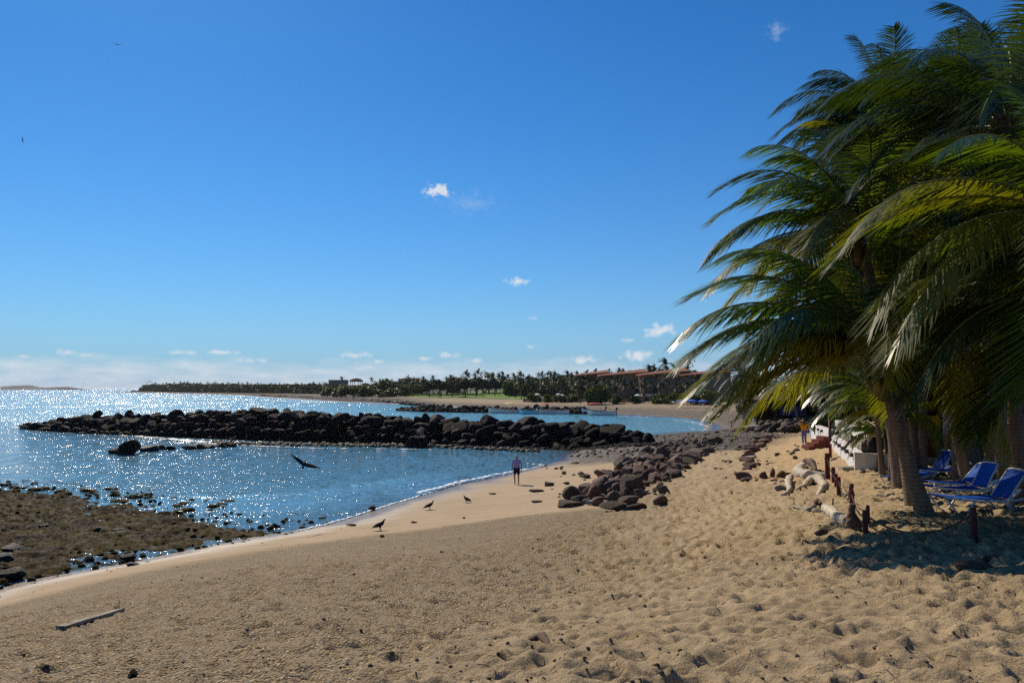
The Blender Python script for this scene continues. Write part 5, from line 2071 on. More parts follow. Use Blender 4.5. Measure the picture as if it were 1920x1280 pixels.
# palms rooted beyond the right edge, their crowns reach into view
for i, (bx, tp, d, L, lab) in enumerate([((11.6, 13.4), (2010, 400), 13.2, 4.4, 'palm outside the right edge whose bright fronds hang into the view'),
                                         ((12.6, 14.9), (1985, 560), 14.8, 4.0, 'low palm beyond the right edge with fronds hanging by the trunks'),
                                         ((16, 22), (1990, 260), 21, 4.8, 'palm beyond the right edge behind the tall ones')]):
    make_palm(bx, top_at(tp[0], tp[1], d), .2, .15, crown_set(22, 40 + i, L, -30, 80, [(-88, 30, L, 1.0), (-95, 5, L, 1.0), (-80, -10, L * .9, 1.0)]), lab, seed=40 + i, nl=76, yellow_low=(i == 0))
# background palms of the grove
ORD = 'first second third fourth fifth sixth seventh eighth ninth tenth eleventh'.split()
for i, (px, py, d, bpx, L) in enumerate([(1710, 430, 25, 1812, 4.6), (1770, 470, 26, 1796, 4.6), (1860, 480, 25, 1860, 4.6), (1930, 420, 26, 1920, 4.6), (1690, 560, 29, 1718, 4.0), (1800, 560, 29, 1830, 4.2), (1890, 560, 29, 1890, 4.2), (1650, 320, 28, 1700, 4.6), (1740, 330, 30, 1728, 4.6), (1850, 330, 30, 1850, 4.8), (1620, 600, 33, 1735, 4.2)]):
    p = at_y(bpx, 850, d)
    make_palm((p[0], d), top_at(px, py, d), .17, .13, crown_set(19, 60 + i, L, -12, 80), 'dark palm of the shaded grove, %s from the left in its back row' % ORD[sorted([1812, 1796, 1860, 1920, 1718, 1830, 1890, 1700, 1728, 1850, 1735]).index(bpx)], seed=60 + i, boots=False, nl=52, group='palms of the shaded grove', width=.06, leaf=1.0, yellow_low=False)
# young palms by the wall
for i, (bp, px, py, d, L, n, lab) in enumerate([((1655, 893), 1640, 738, None, 2.6, 12, 'young yellow green palm before the white wall with a thin leaning trunk'),
                                               ((1648, 882), 1652, 812, None, 1.9, 11, 'small short palm with arching fronds over the end of the white wall'),
                                               ((1672, 902), 1668, 770, None, 2.6, 12, 'young palm with bright stalks between the wall and the leaning trunks')]):
    bx = gxy(*bp)
    make_palm(bx, top_at(px, py, bx[1]), .12, .08, crown_set(n, 90 + i, L, -10, 78, [(-85, 25, L * 1.15, .9), (-100, 12, L, .9), (-75, 40, L, .9)]), lab, seed=90 + i, boots=False, nl=40, leaf=1.0, width=.06, wk=.35)
for i, (px, py, d, gx_, L, lab) in enumerate([(1606, 728, 40, 1612, 2.6, 'young palm in the garden above the stone wall'), (1580, 714, 52, 1586, 2.6, 'palm in the garden above the red steps'), (1532, 716, 62, 1540, 2.8, 'bright fronded palm over the far end of the white wall'), (1480, 722, 74, 1500, 3.2, 'palm at the end of the path with fronds over the shade')]):
    p = at_y(gx_, 800, d)
    make_palm((p[0], d), top_at(px, py, d), .14, .1, crown_set(16, 110 + i, L, -20, 80, [(-88, 15, L, .9), (-95, 30, L, .9)]), lab, seed=110 + i, boots=False, nl=34, width=.09, leaf=1.0)
# the dark trunk standing on the far rocks
p = gxy(1399, 797)
make_palm(p, top_at(1388, 700, p[1]), .33, .22, crown_set(18, 130, 4.6, -25, 80), 'dark slightly leaning palm rooted in the rocks beyond the path', seed=130, boots=False, nl=34, width=.1, lmat=M_FARLEAF)

# dense shade trees behind the palms
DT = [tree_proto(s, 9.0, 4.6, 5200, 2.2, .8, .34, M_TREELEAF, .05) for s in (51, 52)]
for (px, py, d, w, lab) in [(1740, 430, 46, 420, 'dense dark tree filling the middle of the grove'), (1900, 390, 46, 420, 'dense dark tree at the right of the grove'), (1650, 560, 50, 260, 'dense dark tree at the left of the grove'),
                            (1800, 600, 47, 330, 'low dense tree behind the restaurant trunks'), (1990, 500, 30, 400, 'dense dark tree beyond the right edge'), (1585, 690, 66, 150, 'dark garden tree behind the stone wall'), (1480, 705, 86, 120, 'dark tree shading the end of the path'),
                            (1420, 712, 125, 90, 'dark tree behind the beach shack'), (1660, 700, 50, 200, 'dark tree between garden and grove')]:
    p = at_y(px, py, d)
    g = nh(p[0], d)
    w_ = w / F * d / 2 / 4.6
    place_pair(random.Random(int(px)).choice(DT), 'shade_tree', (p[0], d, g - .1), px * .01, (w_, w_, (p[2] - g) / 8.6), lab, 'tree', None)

# garden bushes
for (px, py_top, d, w, h, lab) in [(1537, 783, 58, 36, 1.6, 'bright green bush above the far end of the white wall'), (1575, 770, 47, 30, 1.9, 'yellowish bush above the red steps'), (1610, 805, 36, 30, 1.3, 'dark plant above the stone wall'), (1548, 772, 60, 30, 2.0, 'leafy shrub behind the bright green bush')]:
    p = at_y(px, py_top, d)
    s = w / F * d / 2 / 5.0
    place_pair(ROUND[int(px) % 3], 'garden_bush', (p[0], d, p[2] - h), px * .1, (s, s * 1.2, h / 5.6), lab, 'bush', None)

# ------------------------------------------------------------------ walls
M_WALLW = simple('whitewashed_wall', (0.70, 0.66, 0.64), 0.8, 0.2, 0.10, 1.5, 0.3)
M_WALLB = simple('blue_painted_wall', (0.16, 0.33, 0.55), 0.8, 0.2, 0.10, 1.5)
M_LAMP = simple('black_lamp', (0.012, 0.012, 0.012), 0.4)
M_REDSTEP = simple('red_painted_step', (0.15, 0.032, 0.014), 0.7, 0.3, 0.2, 3.0)
M_CONC = simple('concrete', (0.33, 0.29, 0.23), 0.85, 0.2, 0.2, 3.0, 0.5)
M_MAROON = simple('maroon_paint', (0.10, 0.012, 0.016), 0.6, 0.3, 0.3, 5.0, 0.3)


def stone_wall_mat():
    m, T, b = new_mat('rubble_masonry')
    tcn = T.n('ShaderNodeTexCoord')
    vor = T.n('ShaderNodeTexVoronoi', feature='DISTANCE_TO_EDGE', in_Scale=4.5)
    T.l(tcn.outputs['Object'], vor.inputs['Vector'])
    v2 = T.n('ShaderNodeTexVoronoi', in_Scale=4.5)
    T.l(tcn.outputs['Object'], v2.inputs['Vector'])
    sc_ = T.n('ShaderNodeSeparateColor')
    T.l(v2.outputs['Color'], sc_.inputs[0])
    c = T.ramp(sc_.outputs[0], [(0, (0.10, 0.08, 0.06)), (.5, (0.28, 0.23, 0.17)), (1, (0.45, 0.38, 0.29))])
    c = T.mix(T.ramp(vor.outputs['Distance'], [(0.02, 1.0), (0.07, 0.0)]), c, (0.05, 0.04, 0.03))
    T.l(c, b.inputs['Base Color'])
    b.inputs['Roughness'].default_value = .9
    T.l(T.bump(T.math('MINIMUM', vor.outputs['Distance'], 0.12), 1.0, 0.3), b.inputs['Normal'])
    return m


M_MASON = stone_wall_mat()
A = Vector(gxy(1603, 883) + (0,))
B_ = Vector(gxy(1556, 838) + (0,))
C_ = Vector(gxy(1521, 820) + (0,))
TOPZ = at_y(1606, 848, A.y)[2]
TOPZ2 = at_y(1552, 815, B_.y)[2]


def wall_seg(p, q, z0, z1a, z1b, th, mat, name, parent, right=True, dz=0):
    """vertical wall from p to q; thickness grows to the right of the direction"""
    d = (q - p).normalized()
    n = Vector((d.y, -d.x, 0)) * th
    V = [(p.x, p.y, z0), (q.x, q.y, z0), (q.x + n.x, q.y + n.y, z0), (p.x + n.x, p.y + n.y, z0), (p.x, p.y, z1a), (q.x, q.y, z1b), (q.x + n.x, q.y + n.y, z1b), (p.x + n.x, p.y + n.y, z1a)]
    m = MB()
    m.add(V, [(0, 3, 2, 1), (4, 5, 6, 7), (0, 1, 5, 4), (1, 2, 6, 5), (2, 3, 7, 6), (3, 0, 4, 7)])
    return m.build(name, mat, parent)


rw = empty('white_wall', (0, 0, 0))
E_ = A + Vector((1.35, -.25, 0))
wall_seg(A, B_, 1.0, TOPZ, TOPZ2, .35, M_WALLW, 'wall_face', rw)
mw = MB()
d_ = (B_ - A).normalized()
nrm_ = Vector((d_.y, -d_.x, 0))
wall_seg(A + d_ * .003 + nrm_ * .352, A + nrm_ * 1.75 + Vector((0, -.05, 0)), 1.0, TOPZ - .01, TOPZ - .01, .3, M_WALLW, 'end_wall', rw)
# lamps let into the wall
for k in range(7):
    q = A.lerp(B_, .045 + .145 * k)
    zt = TOPZ + (TOPZ2 - TOPZ) * (.045 + .145 * k)
    m = MB()
    m.box((q.x - nrm_.x * .06, q.y - nrm_.y * .06, zt - .14), (.16, .30, .16), (0, 0, -math.atan2(d_.x, d_.y)))
    m.build('wall_lamp', M_LAMP, rw)
tag(rw, 'low white wall along the path with a row of small black lamps', 'wall')
rw2 = empty('white_wall', (0, 0, 0))
B2 = B_ + (C_ - B_).normalized() * .9
T3 = at_y(1524, 794, C_.y)[2]
wall_seg(B2, C_, 0.6, TOPZ2 + .25, T3, .35, M_WALLW, 'wall_face', rw2)
d2 = (C_ - B2).normalized()
n2 = Vector((d2.y, -d2.x, 0))
wall_seg(C_ + d2 * .004, C_ + d2 * 2.2, .6, T3, T3, .35, M_WALLB, 'blue_end', rw2)
for k in range(4):
    q = B2.lerp(C_, .25 + .2 * k)
    zt = TOPZ2 + .25 + (T3 - TOPZ2 - .25) * (.25 + .2 * k)
    MB().box((q.x - n2.x * .06, q.y - n2.y * .06, zt - .2), (.16, .3, .16), (0, 0, -math.atan2(d2.x, d2.y))).build('wall_lamp', M_LAMP, rw2)
for k in (.3, .42):
    q = B2.lerp(C_, k)
    MB().tube([(q.x - n2.x * .1, q.y - n2.y * .1, 1.2), (q.x - n2.x * .1, q.y - n2.y * .1, TOPZ2 - .05)], .02, 6).build('thin_rod', M_LAMP, rw2)
tag(rw2, 'far white wall section beyond the red steps with a blue painted end', 'wall')

# stone wall standing back above the white one
rs_ = empty('stone_wall', (0, 0, 0))
off = nrm_ * .36
SA_, SB_ = A + off + d_ * .8, B_ + off
wall_seg(SA_, SB_, 1.0, TOPZ + .52, TOPZ2 + .75, .4, M_MASON, 'masonry', rs_)
wall_seg(SA_ - nrm_ * .05, SB_ - nrm_ * .05, TOPZ + .524, TOPZ + .62, TOPZ2 + .85, .5, M_WALLW, 'coping', rs_)
co = rs_.children[-1]
me = co.data
for i in (1, 2):
    me.vertices[i].co.z = TOPZ2 + .754
tag(rs_, 'rubble stone wall with white coping above the white wall', 'wall')
# red steps
q = B_ + d_ * .1
rt = empty('beach_steps', (q.x, q.y, 0))
g = nh(q.x - .8, q.y)
for k in range(4):
    w_ = 1.25 - .29 * k
    m = MB()
    m.box((-w_ / 2 - .02, .4, g - .2 + (k + 1) * .1 + .0), (w_, 1.1, (k + 1) * .2 - .2 + .001 + .2 - .0), (0, 0, 0)) if False else m.box((-w_ / 2 - .02, .4, g + k * .185 + .0925 - .03), (w_, 1.1 - k * .006, .184))
    m.build('step', M_REDSTEP, rt)
tag(rt, 'red brown steps leading up to the gap in the white wall', 'steps')
# concrete kerb near the wall's end
a, b = gxy(1580, 884), gxy(1641, 885)
g = nh(*a)
r = empty('concrete_step', (a[0], a[1], g))
w_ = b[0] - a[0]
MB().box((w_ * .36, .2, .08), (w_ * .74, .5, .24)).build('slab', M_CONC, r, bevel=.015)
MB().box((w_ * .87, .2, .082), (w_ * .27, .502, .245)).build('painted_end', M_MAROON, r, bevel=.015)
tag(r, 'long grey concrete step with a dark red end before the white wall', 'step')
# railing on the end wall
q0 = A + nrm_ * .45
q1 = A + nrm_ * 1.75
r = empty('iron_railing', (q0.x, q0.y, TOPZ))
m = MB()
v = q1 - q0
m.tube([(0, 0, .05), (v.x, v.y, .05)], .018, 6)
m.tube([(0, 0, .85), (v.x, v.y, .85)], .02, 6)
m.build('rail', M_LAMP, r)
for k in range(11):
    u = v * (k / 10)
    MB().tube([(u.x, u.y, -.03), (u.x, u.y, .85)], .012, 6).build('baluster', M_LAMP, r)
tag(r, 'black iron railing on the near end of the white wall', 'railing')
q = A + nrm_ * .75 + d_ * .3
r = MB().lathe([(.02, 0), (.10, 0), (.2, .18), (.24, .36), (.17, .55), (.12, .6), (.15, .66), (.11, .66), (.05, .5)], (q.x, q.y, TOPZ), 14)
tag(r.build('clay_pot', M_DKWOOD, smooth=True), 'dark clay pot standing on the near corner of the wall', 'pot')
q = A + d_ * 6.5 - nrm_ * .45
m = MB().tube([(q.x, q.y, nh(q.x, q.y) - .3), (q.x + .02, q.y, TOPZ + 1.15)], .075, 8)
tag(m.build('wooden_pole', M_MAROON, smooth=True), 'dark upright wooden pole before the stone wall', 'pole')

# ------------------------------------------------------------------ restaurant in the grove
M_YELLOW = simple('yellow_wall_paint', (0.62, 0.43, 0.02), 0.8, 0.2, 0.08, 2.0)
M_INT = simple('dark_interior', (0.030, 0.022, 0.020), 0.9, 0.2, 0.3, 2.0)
RX0, RY0 = 16.5, 32.0
g = nh(18, 30)
RANG = R(-19.3)
r = empty('beach_restaurant', (RX0, RY0, g), RANG)
W_ = 17.0
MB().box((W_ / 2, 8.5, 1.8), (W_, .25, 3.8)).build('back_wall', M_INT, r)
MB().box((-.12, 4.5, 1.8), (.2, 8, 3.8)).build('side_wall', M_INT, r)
MB().box((W_ / 2, 4.2, .06), (W_, 8.2, .24)).build('floor', M_CONC, r)
m = MB()
m.add([(-1.3, -1.3, 3.0), (W_ + 1.3, -1.3, 3.0), (W_ + 1.3, 10, 3.0), (-1.3, 10, 3.0), (3, 4.5, 5.9), (W_ - 3, 4.5, 5.9)], [(0, 1, 5, 4), (1, 2, 5), (2, 3, 4, 5), (3, 0, 4)])
m.add([(-1.3, -1.3, 2.8), (W_ + 1.3, -1.3, 2.8), (W_ + 1.3, 10, 2.8), (-1.3, 10, 2.8)], [(0, 3, 2, 1)])
for s_ in ((0, 1), (1, 2), (2, 3), (3, 0)):
    c = [(-1.3, -1.3), (W_ + 1.3, -1.3), (W_ + 1.3, 10), (-1.3, 10)]
    a, b = c[s_[0]], c[s_[1]]
    m.add([(a[0], a[1], 2.8), (b[0], b[1], 2.8), (b[0], b[1], 3.0), (a[0], a[1], 3.0)], [(0, 1, 2, 3)])
m.build('thatched_roof', M_THATCH, r)
for k in range(7):
    MB().tube([(.3 + k * 2.7, 0, 0), (.3 + k * 2.7, 0, 2.8)], .12, 8).build('post', M_DKWOOD, r)
for (px0, px1, y0, y1) in ((1743, 1768, 780, 853), (1838, 1850, 798, 822), (1884, 1893, 790, 850)):
    def front(px, py):
        dd = ray(px, py)
        fx_, fy_ = math.cos(RANG), math.sin(RANG)
        t_ = (RX0 * fy_ - RY0 * fx_) / (dd[0] * fy_ - dd[1] * fx_)
        return np.array((RX0 + (dd[0] * t_ - RX0) * fx_ + (dd[1] * t_ - RY0) * fy_, 0, EYE + dd[2] * t_))
    p0, p1 = front(px0, y1), front(px1, y0)
    w_, h_ = p1[0] - p0[0], p1[2] - p0[2]
    m = MB()
    m.box(((p0[0] + p1[0]) / 2 - RX0, .6, (p0[2] + p1[2]) / 2 - g), (w_, .08, h_))
    yp = m.build('yellow_panel', M_YELLOW, r)
    m = MB()
    for (cx, cz, sx, sz) in ((p0[0] - RX0 - .03, (p0[2] + p1[2]) / 2 - g, .06, h_ + .1), (p1[0] - RX0 + .03, (p0[2] + p1[2]) / 2 - g, .06, h_ + .1), ((p0[0] + p1[0]) / 2 - RX0, p0[2] - g + h_ * .56, w_ - .01, .05), ((p0[0] + p1[0]) / 2 - RX0, p0[2] - g - .03, w_, .06)):
        m.box((cx, .55, cz), (sx, .1, sz))
    m.build('frame', M_DKWOOD, yp)
MB().box((3.0, .3, .5), (5.4, .12, .95)).build('parapet', M_MAROON, r)
tag(r, 'shaded thatched beach restaurant with yellow panels behind the palm trunks', 'restaurant')

# shaded palapa at the end of the path
p = at_y(1452, 800, 80)
g = nh(p[0] + 4, 80)
r = empty('thatched_shelter', (p[0], 80, g))
W_ = 10
m = MB()
m.add([(-1, -1, 2.6), (W_ + 1, -1, 2.6), (W_ + 1, 7, 2.6), (-1, 7, 2.6), (3, 3, 4.1), (W_ - 3, 3, 4.1)], [(0, 1, 5, 4), (1, 2, 5), (2, 3, 4, 5), (3, 0, 4)])
m.add([(-1, -1, 2.4), (W_ + 1, -1, 2.4), (W_ + 1, 7, 2.4), (-1, 7, 2.4)], [(0, 3, 2, 1)])
m.build('roof', M_THATCH, r)
for k in range(5):
    MB().tube([(k * W_ / 4, -.5, -.3), (k * W_ / 4, -.5, 2.5)], .12, 6).build('post', M_DKWOOD, r)
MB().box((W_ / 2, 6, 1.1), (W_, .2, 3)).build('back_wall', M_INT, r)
MB().box((2.2, .6, 1.5), (2.6, .08, 1.0)).build('blue_cloth', simple('navy_cloth', (0.02, 0.04, 0.16), .8), r)
tag(r, 'dark thatched shelter in deep shade at the far end of the path', 'shelter')
items = []
for k in range(150):
    px = rng.uniform(1418, 1530)
    py = rng.uniform(797, 812)
    x, y = gxy(px, py)
    items.append((x, y, nh(x, y) + rng.uniform(.1, .8) * (1 if px > 1425 else .4), rng.uniform(.25, .55)))
merged_rocks(items, M_BROWNROCK, 'shaded_rocks', 'shaded dark rocks banked up at the end of the path', 'rocks', 2, seed0=260)
ground_rock(1418, 808, 38, rock_mesh(74, M_PALEROCK, 4), 'pale_boulder', 'pale tan boulder mound beside the dark palm beyond the path', 'boulder', None, (1.1, .9, .62))
for (px, py, w) in [(1388, 808, 18), (1375, 810, 14), (1400, 812, 16), (1440, 811, 16), (1360, 809, 12), (1345, 812, 10)]:
    ground_rock(px, py, w, rng.choice(BRN), 'stone', 'dark stone around the foot of the dark palm beyond the path', 'stone', 'stones round the dark palm', (1, .8, .7))
# hand rail beside the dark palm
a, b = gxy(1372, 802), gxy(1398, 799)
ga, gb = nh(*a), nh(*b)
r = empty('wooden_handrail', (a[0], a[1], ga))
MB().tube([(-.5, 0, .75), (0, 0, .95), (b[0] - a[0], b[1] - a[1], gb - ga + 1.45)], .05, 6).build('rail', M_DKWOOD, r)
MB().tube([(0, 0, -.2), (0, 0, .95)], .06, 6).build('post', M_DKWOOD, r)
tag(r, 'rough wooden handrail left of the dark palm beyond the path', 'handrail')
# blue roofed beach shack far behind
p = at_y(1402, 765, 128)
g = nh(p[0] + 1, 128)
r = empty('beach_shack', (p[0], 128, g))
for k in range(3):
    MB().tube([(k * 1.4, 0, -.2), (k * 1.4, 0, 2.4)], .08, 6).build('post', M_WHITE, r)
m = MB()
m.box((1.4, 1.5, 2.6), (3.4, 3.6, .12), (0.1, 0, 0))
m.box((1.4, -.36, 2.25), (3.4, .06, .5))
m.build('roof', M_BLUEC, r)
MB().box((1.4, 3, 1.2), (3, .1, 2.4)).build('back_wall', M_STUCCO2, r)
tag(r, 'small beach shack with a bright blue roof seen under the palm fronds', 'shack')
p = at_y(1398, 763, 118)
for k in range(6):
    x = p[0] + k * .42
    MB_ = MB().box((x, 118 - k * .5, nh(x, 118) + .35), (.12, .12, .9))
    tag(MB_.build('white_post', M_WHITE), 'short white post in the row before the blue roofed shack', 'post', 'white posts before the shack')

# ------------------------------------------------------------------ rope fence
def post(px, py_b, py_t, wpx, label, lean=(0, 0), group=None):
    x, y = gxy(px, py_b)
    g = nh(x, y)
    h = at_y(px, py_t, y)[2] - g
    rad = wpx / F * y / 2
    r = empty('fence_post', (x, y, g))
    m = MB()
    m.tube([(0, 0, -.3), (lean[0] * .5, lean[1] * .5, h * .5), (lean[0], lean[1], h - .01)], [rad, rad * .97, rad * .93], 12)
    m.build('post_body', M_MAROON, r, smooth=False, bevel=.006)
    m = MB()
    m.tube([(lean[0] * .75, lean[1] * .75, h * .76), (lean[0] * .8, lean[1] * .8, h * .83)], rad * 1.14, 10)
    m.build('rope_loop', M_ROPE, r)
    tag(r, label, 'post', group)
    return Vector((x + lean[0], y + lean[1], g + h * .8))


M_ROPE = simple('old_rope', (0.10, 0.075, 0.05), 0.95, 0.1, 0.4, 20.0, 0.6)
T_ = []
T_.append(post(1552, 900, 849, 9, 'tall dark red fence post behind the bleached driftwood, farthest of the rope fence'))
T_.append(post(1563, 905, 875, 7, 'thin dark red post just right of the farthest fence post'))
T_.append(post(1568, 917, 887, 7, 'short dark red post behind a similar one by the driftwood'))
T_.append(post(1573, 931, 893, 8, 'dark red post at the right end of the bleached driftwood'))
T_.append(post(1592, 941, 906, 8, 'leaning dark red post above the driftwood log', (.12, .05)))
T_.append(post(1598, 962, 918, 9, 'dark red post rising behind the cut log end'))
T_.append(post(1628, 985, 946, 7, 'thin dark post just behind the near left fence post'))
T_.append(post(1623, 1003, 955, 10, 'sturdy dark red post right of the cut log end'))
T_.append(post(1827, 1011, 950, 11, 'dark red post alone below the nearest blue lounger'))


def rope(a, b, sag, label, r_=.014):
    pts = []
    for k in range(25):
        t = k / 24
        p = a.lerp(b, t)
        p.z -= sag * 4 * t * (1 - t)
        pts.append(p)
    m = MB().tube(pts, r_, 6)
    tag(m.build('rope', M_ROPE, smooth=True), label, 'rope')


rope(T_[0], T_[3], .22, 'short sagging rope between the farthest fence posts')
rope(T_[3], T_[5], .3, 'rope from the driftwood post to the log end post')
rope(T_[5], T_[7], .18, 'pale rope from the log end post to the near left post', .018)
rope(T_[7], T_[8], .36, 'long sagging rope between the near left post and the lone right post', .018)
q = gxy(2010, 1010)
rope(T_[8], Vector((q[0], q[1], nh(*q) + .45)), .3, 'sagging rope running right from the lone post', .018)

# ------------------------------------------------------------------ driftwood
def wood_mat(name, c0, c1, spots=True):
    m, T, b = new_mat(name)
    tcn = T.n('ShaderNodeTexCoord')
    v = tcn.outputs['Object']
    c = T.ramp(T.noise(v, 3.0, 6, 0.7), [(0.3, c0), (0.7, c1)])
    if spots:
        c = T.mix(T.ramp(T.noise(v, 17.0, 3, 0.6), [(0.36, 1.0), (0.43, 0.0)]), c, (0.07, 0.05, 0.035))
    T.l(c, b.inputs['Base Color'])
    b.inputs['Roughness'].default_value = .85
    T.l(T.bump(T.noise(v, 14.0, 5, 0.7), .8, .03), b.inputs['Normal'])
    return m


M_DRIFT = wood_mat('bleached_wood', (0.42, 0.35, 0.26), (0.66, 0.58, 0.46))
M_DRIFT2 = wood_mat('smooth_driftwood', (0.42, 0.34, 0.24), (0.60, 0.50, 0.37), False)
M_CUT = wood_mat('dark_cut_wood', (0.05, 0.028, 0.015), (0.16, 0.085, 0.04), False)
M_PLANK = wood_mat('weathered_plank', (0.12, 0.10, 0.07), (0.42, 0.36, 0.27), True)


def gnarl(branches, mat, name, parent, seed=0, n=14):
    """branches: list of [(px,py,z_above_ground,r_px)...]"""
    VV, QQ = [], []
    base = 0
    for bi, br in enumerate(branches):
        pts, rad = [], []
        x0, y0 = None, None
        for (px, py, up, rp) in br:
            x, y = gxy(px, py)
            r_ = rp / F * y
            pts.append((x, y, nh(x, y) + up))
            rad.append(r_ * .84)
        pts = np.array(pts)
        m = len(pts)
        s = np.linspace(0, m - 1, (m - 1) * 9 + 1)
        X = np.stack([np.interp(s, range(m), pts[:, k]) for k in range(3)], -1)
        for _ in range(4):
            X[1:-1] = (X[:-2] + 2 * X[1:-1] + X[2:]) / 4
        Rr = np.interp(s, range(m), rad)
        mb = MB()
        mb.tube([tuple(v) for v in X], [float(v) for v in Rr], n)
        V = np.array(mb.v)
        c = np.repeat(X, n, axis=0)
        dv = V - c
        nz = fbm(V[:, 0] * 3 + seed, V[:, 2] * 3 + V[:, 1] * 3, 4)
        V = c + dv * (1 + .5 * nz + .22 * fbm(V[:, 0] * 11 + seed, V[:, 2] * 11 + V[:, 1] * 9, 3))[:, None]
        VV.append(V)
        for f_ in mb.f:
            if len(f_) == 4:
                QQ.append([i + base for i in f_])
            else:
                for k in range(1, len(f_) - 1):
                    QQ.append([f_[0] + base, f_[k] + base, f_[k + 1] + base, f_[k + 1] + base])
        base += len(V)
    me = bpy.data.meshes.new(name)
    V = np.concatenate(VV)
    me.from_pydata([tuple(v) for v in V], [], [tuple(dict.fromkeys(q)) for q in QQ])
    me.materials.append(mat)
    me.polygons.foreach_set('use_smooth', [True] * len(me.polygons))
    return link(bpy.data.objects.new(name, me), parent)


def wrap(name, label, cat='driftwood'):
    r = empty(name)
    return tag(r, label, cat)


r = wrap('driftwood', 'speckled bleached tree trunk curled on the sand beside the farthest posts')
gnarl([[(1507, 876, .15, 7), (1499, 884, .12, 9), (1497, 892, .14, 12), (1512, 897, .15, 12), (1530, 897, .13, 8), (1556, 896, .12, 5)]], M_DRIFT, 'trunk', r, 1)
gnarl([[(1509, 880, .42, 4), (1522, 884, .42, 8), (1530, 892, .2, 4)]], M_CUT, 'hollow_end', r, 2)
r = wrap('driftwood', 'smooth pale driftwood root with two legs before the speckled trunk')
gnarl([[(1492, 922, .06, 3), (1508, 916, .12, 6), (1520, 908, .2, 9), (1536, 908, .22, 11), (1546, 916, .1, 9), (1538, 926, .08, 6), (1532, 932, .03, 4)]], M_DRIFT2, 'root', r, 3)
r = wrap('driftwood', 'short bleached log standing on its side left of the driftwood root')
gnarl([[(1483, 903, .2, 7), (1477, 912, .16, 7), (1482, 922, .1, 6), (1472, 930, .05, 6), (1466, 932, .03, 5)]], M_DRIFT2, 'log', r, 4)
r = wrap('driftwood_log', 'thick bleached log ending in a dark sawn stump near the red post')
gnarl([[(1548, 962, .14, 9), (1560, 972, .15, 12), (1576, 984, .15, 11), (1592, 992, .16, 13)]], M_DRIFT, 'log', r, 5)
gnarl([[(1601, 996, .10, 15), (1600, 996, .28, 13), (1598, 996, .45, 9), (1600, 996, .56, 5)]], M_CUT, 'stump', r, 6)
gnarl([[(1562, 965, .25, 2), (1563, 965, .42, 1.5)]], M_CUT, 'twig', r, 7)
r = wrap('driftwood_branch', 'thin grey branch with a brown knot left of the thick log')
gnarl([[(1489, 954, .08, 4), (1500, 957, .08, 4), (1516, 962, .08, 5), (1526, 957, .12, 6)], [(1490, 954, .1, 1.5), (1489, 955, .22, 1)]], M_PLANK, 'branch', r, 8)
gnarl([[(1522, 958, .12, 5), (1534, 952, .2, 7), (1540, 954, .12, 5)]], M_CUT, 'knot', r, 9)
x, y = gxy(1532, 963)
tag(put_rock(rock_mesh(75, M_PALEROCK, 3), x, y, nh(x, y) + .05, .16, 'sandstone'), 'small yellow sandstone block between branch and thick log', 'stone')
r = wrap('driftwood_root', 'dark brown root chunk casting a shadow on the near sand', 'wood')
gnarl([[(974, 1222, .03, 5), (986, 1218, .06, 6), (1000, 1214, .08, 8), (1016, 1214, .12, 10), (1030, 1222, .06, 7)]], M_CUT, 'chunk', r, 10)
# old plank on the left
a, b = gxy(114, 1182), gxy(228, 1148)
g0, g1 = nh(*a), nh(*b)
r = empty('old_plank', (0, 0, 0))
m = MB()
v = Vector((b[0] - a[0], b[1] - a[1], g1 - g0))
n_ = Vector((v.y, -v.x, 0)).normalized() * .075
V = []
for zz in (0.02, .075):
    for t, w in ((0, 1.0), (.3, 1.05), (.7, 1.0), (1, .7)):
        for sg in (-1, 1):
            V.append((a[0] + v.x * t + n_.x * sg * w, a[1] + v.y * t + n_.y * sg * w, g0 + v.z * t + zz + .012 * math.sin(t * 9)))
Fs = []
for i in range(3):
    Fs += [(i * 2, i * 2 + 2, i * 2 + 3, i * 2 + 1)[::-1], (8 + i * 2, 8 + i * 2 + 1, 8 + i * 2 + 3, 8 + i * 2 + 2)[::-1], (i * 2, i * 2 + 2, 8 + i * 2 + 2, 8 + i * 2), (i * 2 + 1, i * 2 + 3, 8 + i * 2 + 3, 8 + i * 2 + 1)]
Fs += [(0, 1, 9, 8), (6, 7, 15, 14)]
m.add(V, Fs)
m.build('board', M_PLANK, r, bevel=.004)
gnarl([[(222, 1150, .03, 3), (221, 1148, .12, 3), (224, 1146, .2, 1.5)], [(222, 1149, .05, 3), (214, 1148, .12, 1.2)]], M_CUT, 'knot', r, 11)
tag(r, 'weathered plank with a dark splintered end lying on the shelly sand', 'plank')
r = wrap('dry_leaf', 'curled dry brown leaf on the near sand at the right of the middle', 'leaf')
gnarl([[(1352, 1142, .04, 3), (1360, 1140, .07, 5), (1370, 1146, .03, 3)]], simple('dry_leaf_brown', (0.16, 0.06, 0.035), .8), 'blade', r, 12)
r = wrap('black_stone', 'black stone cut by the bottom edge near the left', 'stone')
x, y = gxy(252, 1272)
tag(put_rock(BAS[1], x, y, nh(x, y) + .01, .07, 'black_stone', sc=(.09, .06, .05)), 'black stone at the bottom edge of the view on the left', 'stone')
bpy.data.objects.remove(r)

# ------------------------------------------------------------------ sun loungers
M_SLING = simple('blue_sling_fabric', (0.004, 0.075, 0.42), 0.7, 0.15, 0.15, 4.0)
M_FRAMEW = simple('white_plastic_frame', (0.60, 0.60, 0.62), 0.4, 0.5, 0.05, 2.0)


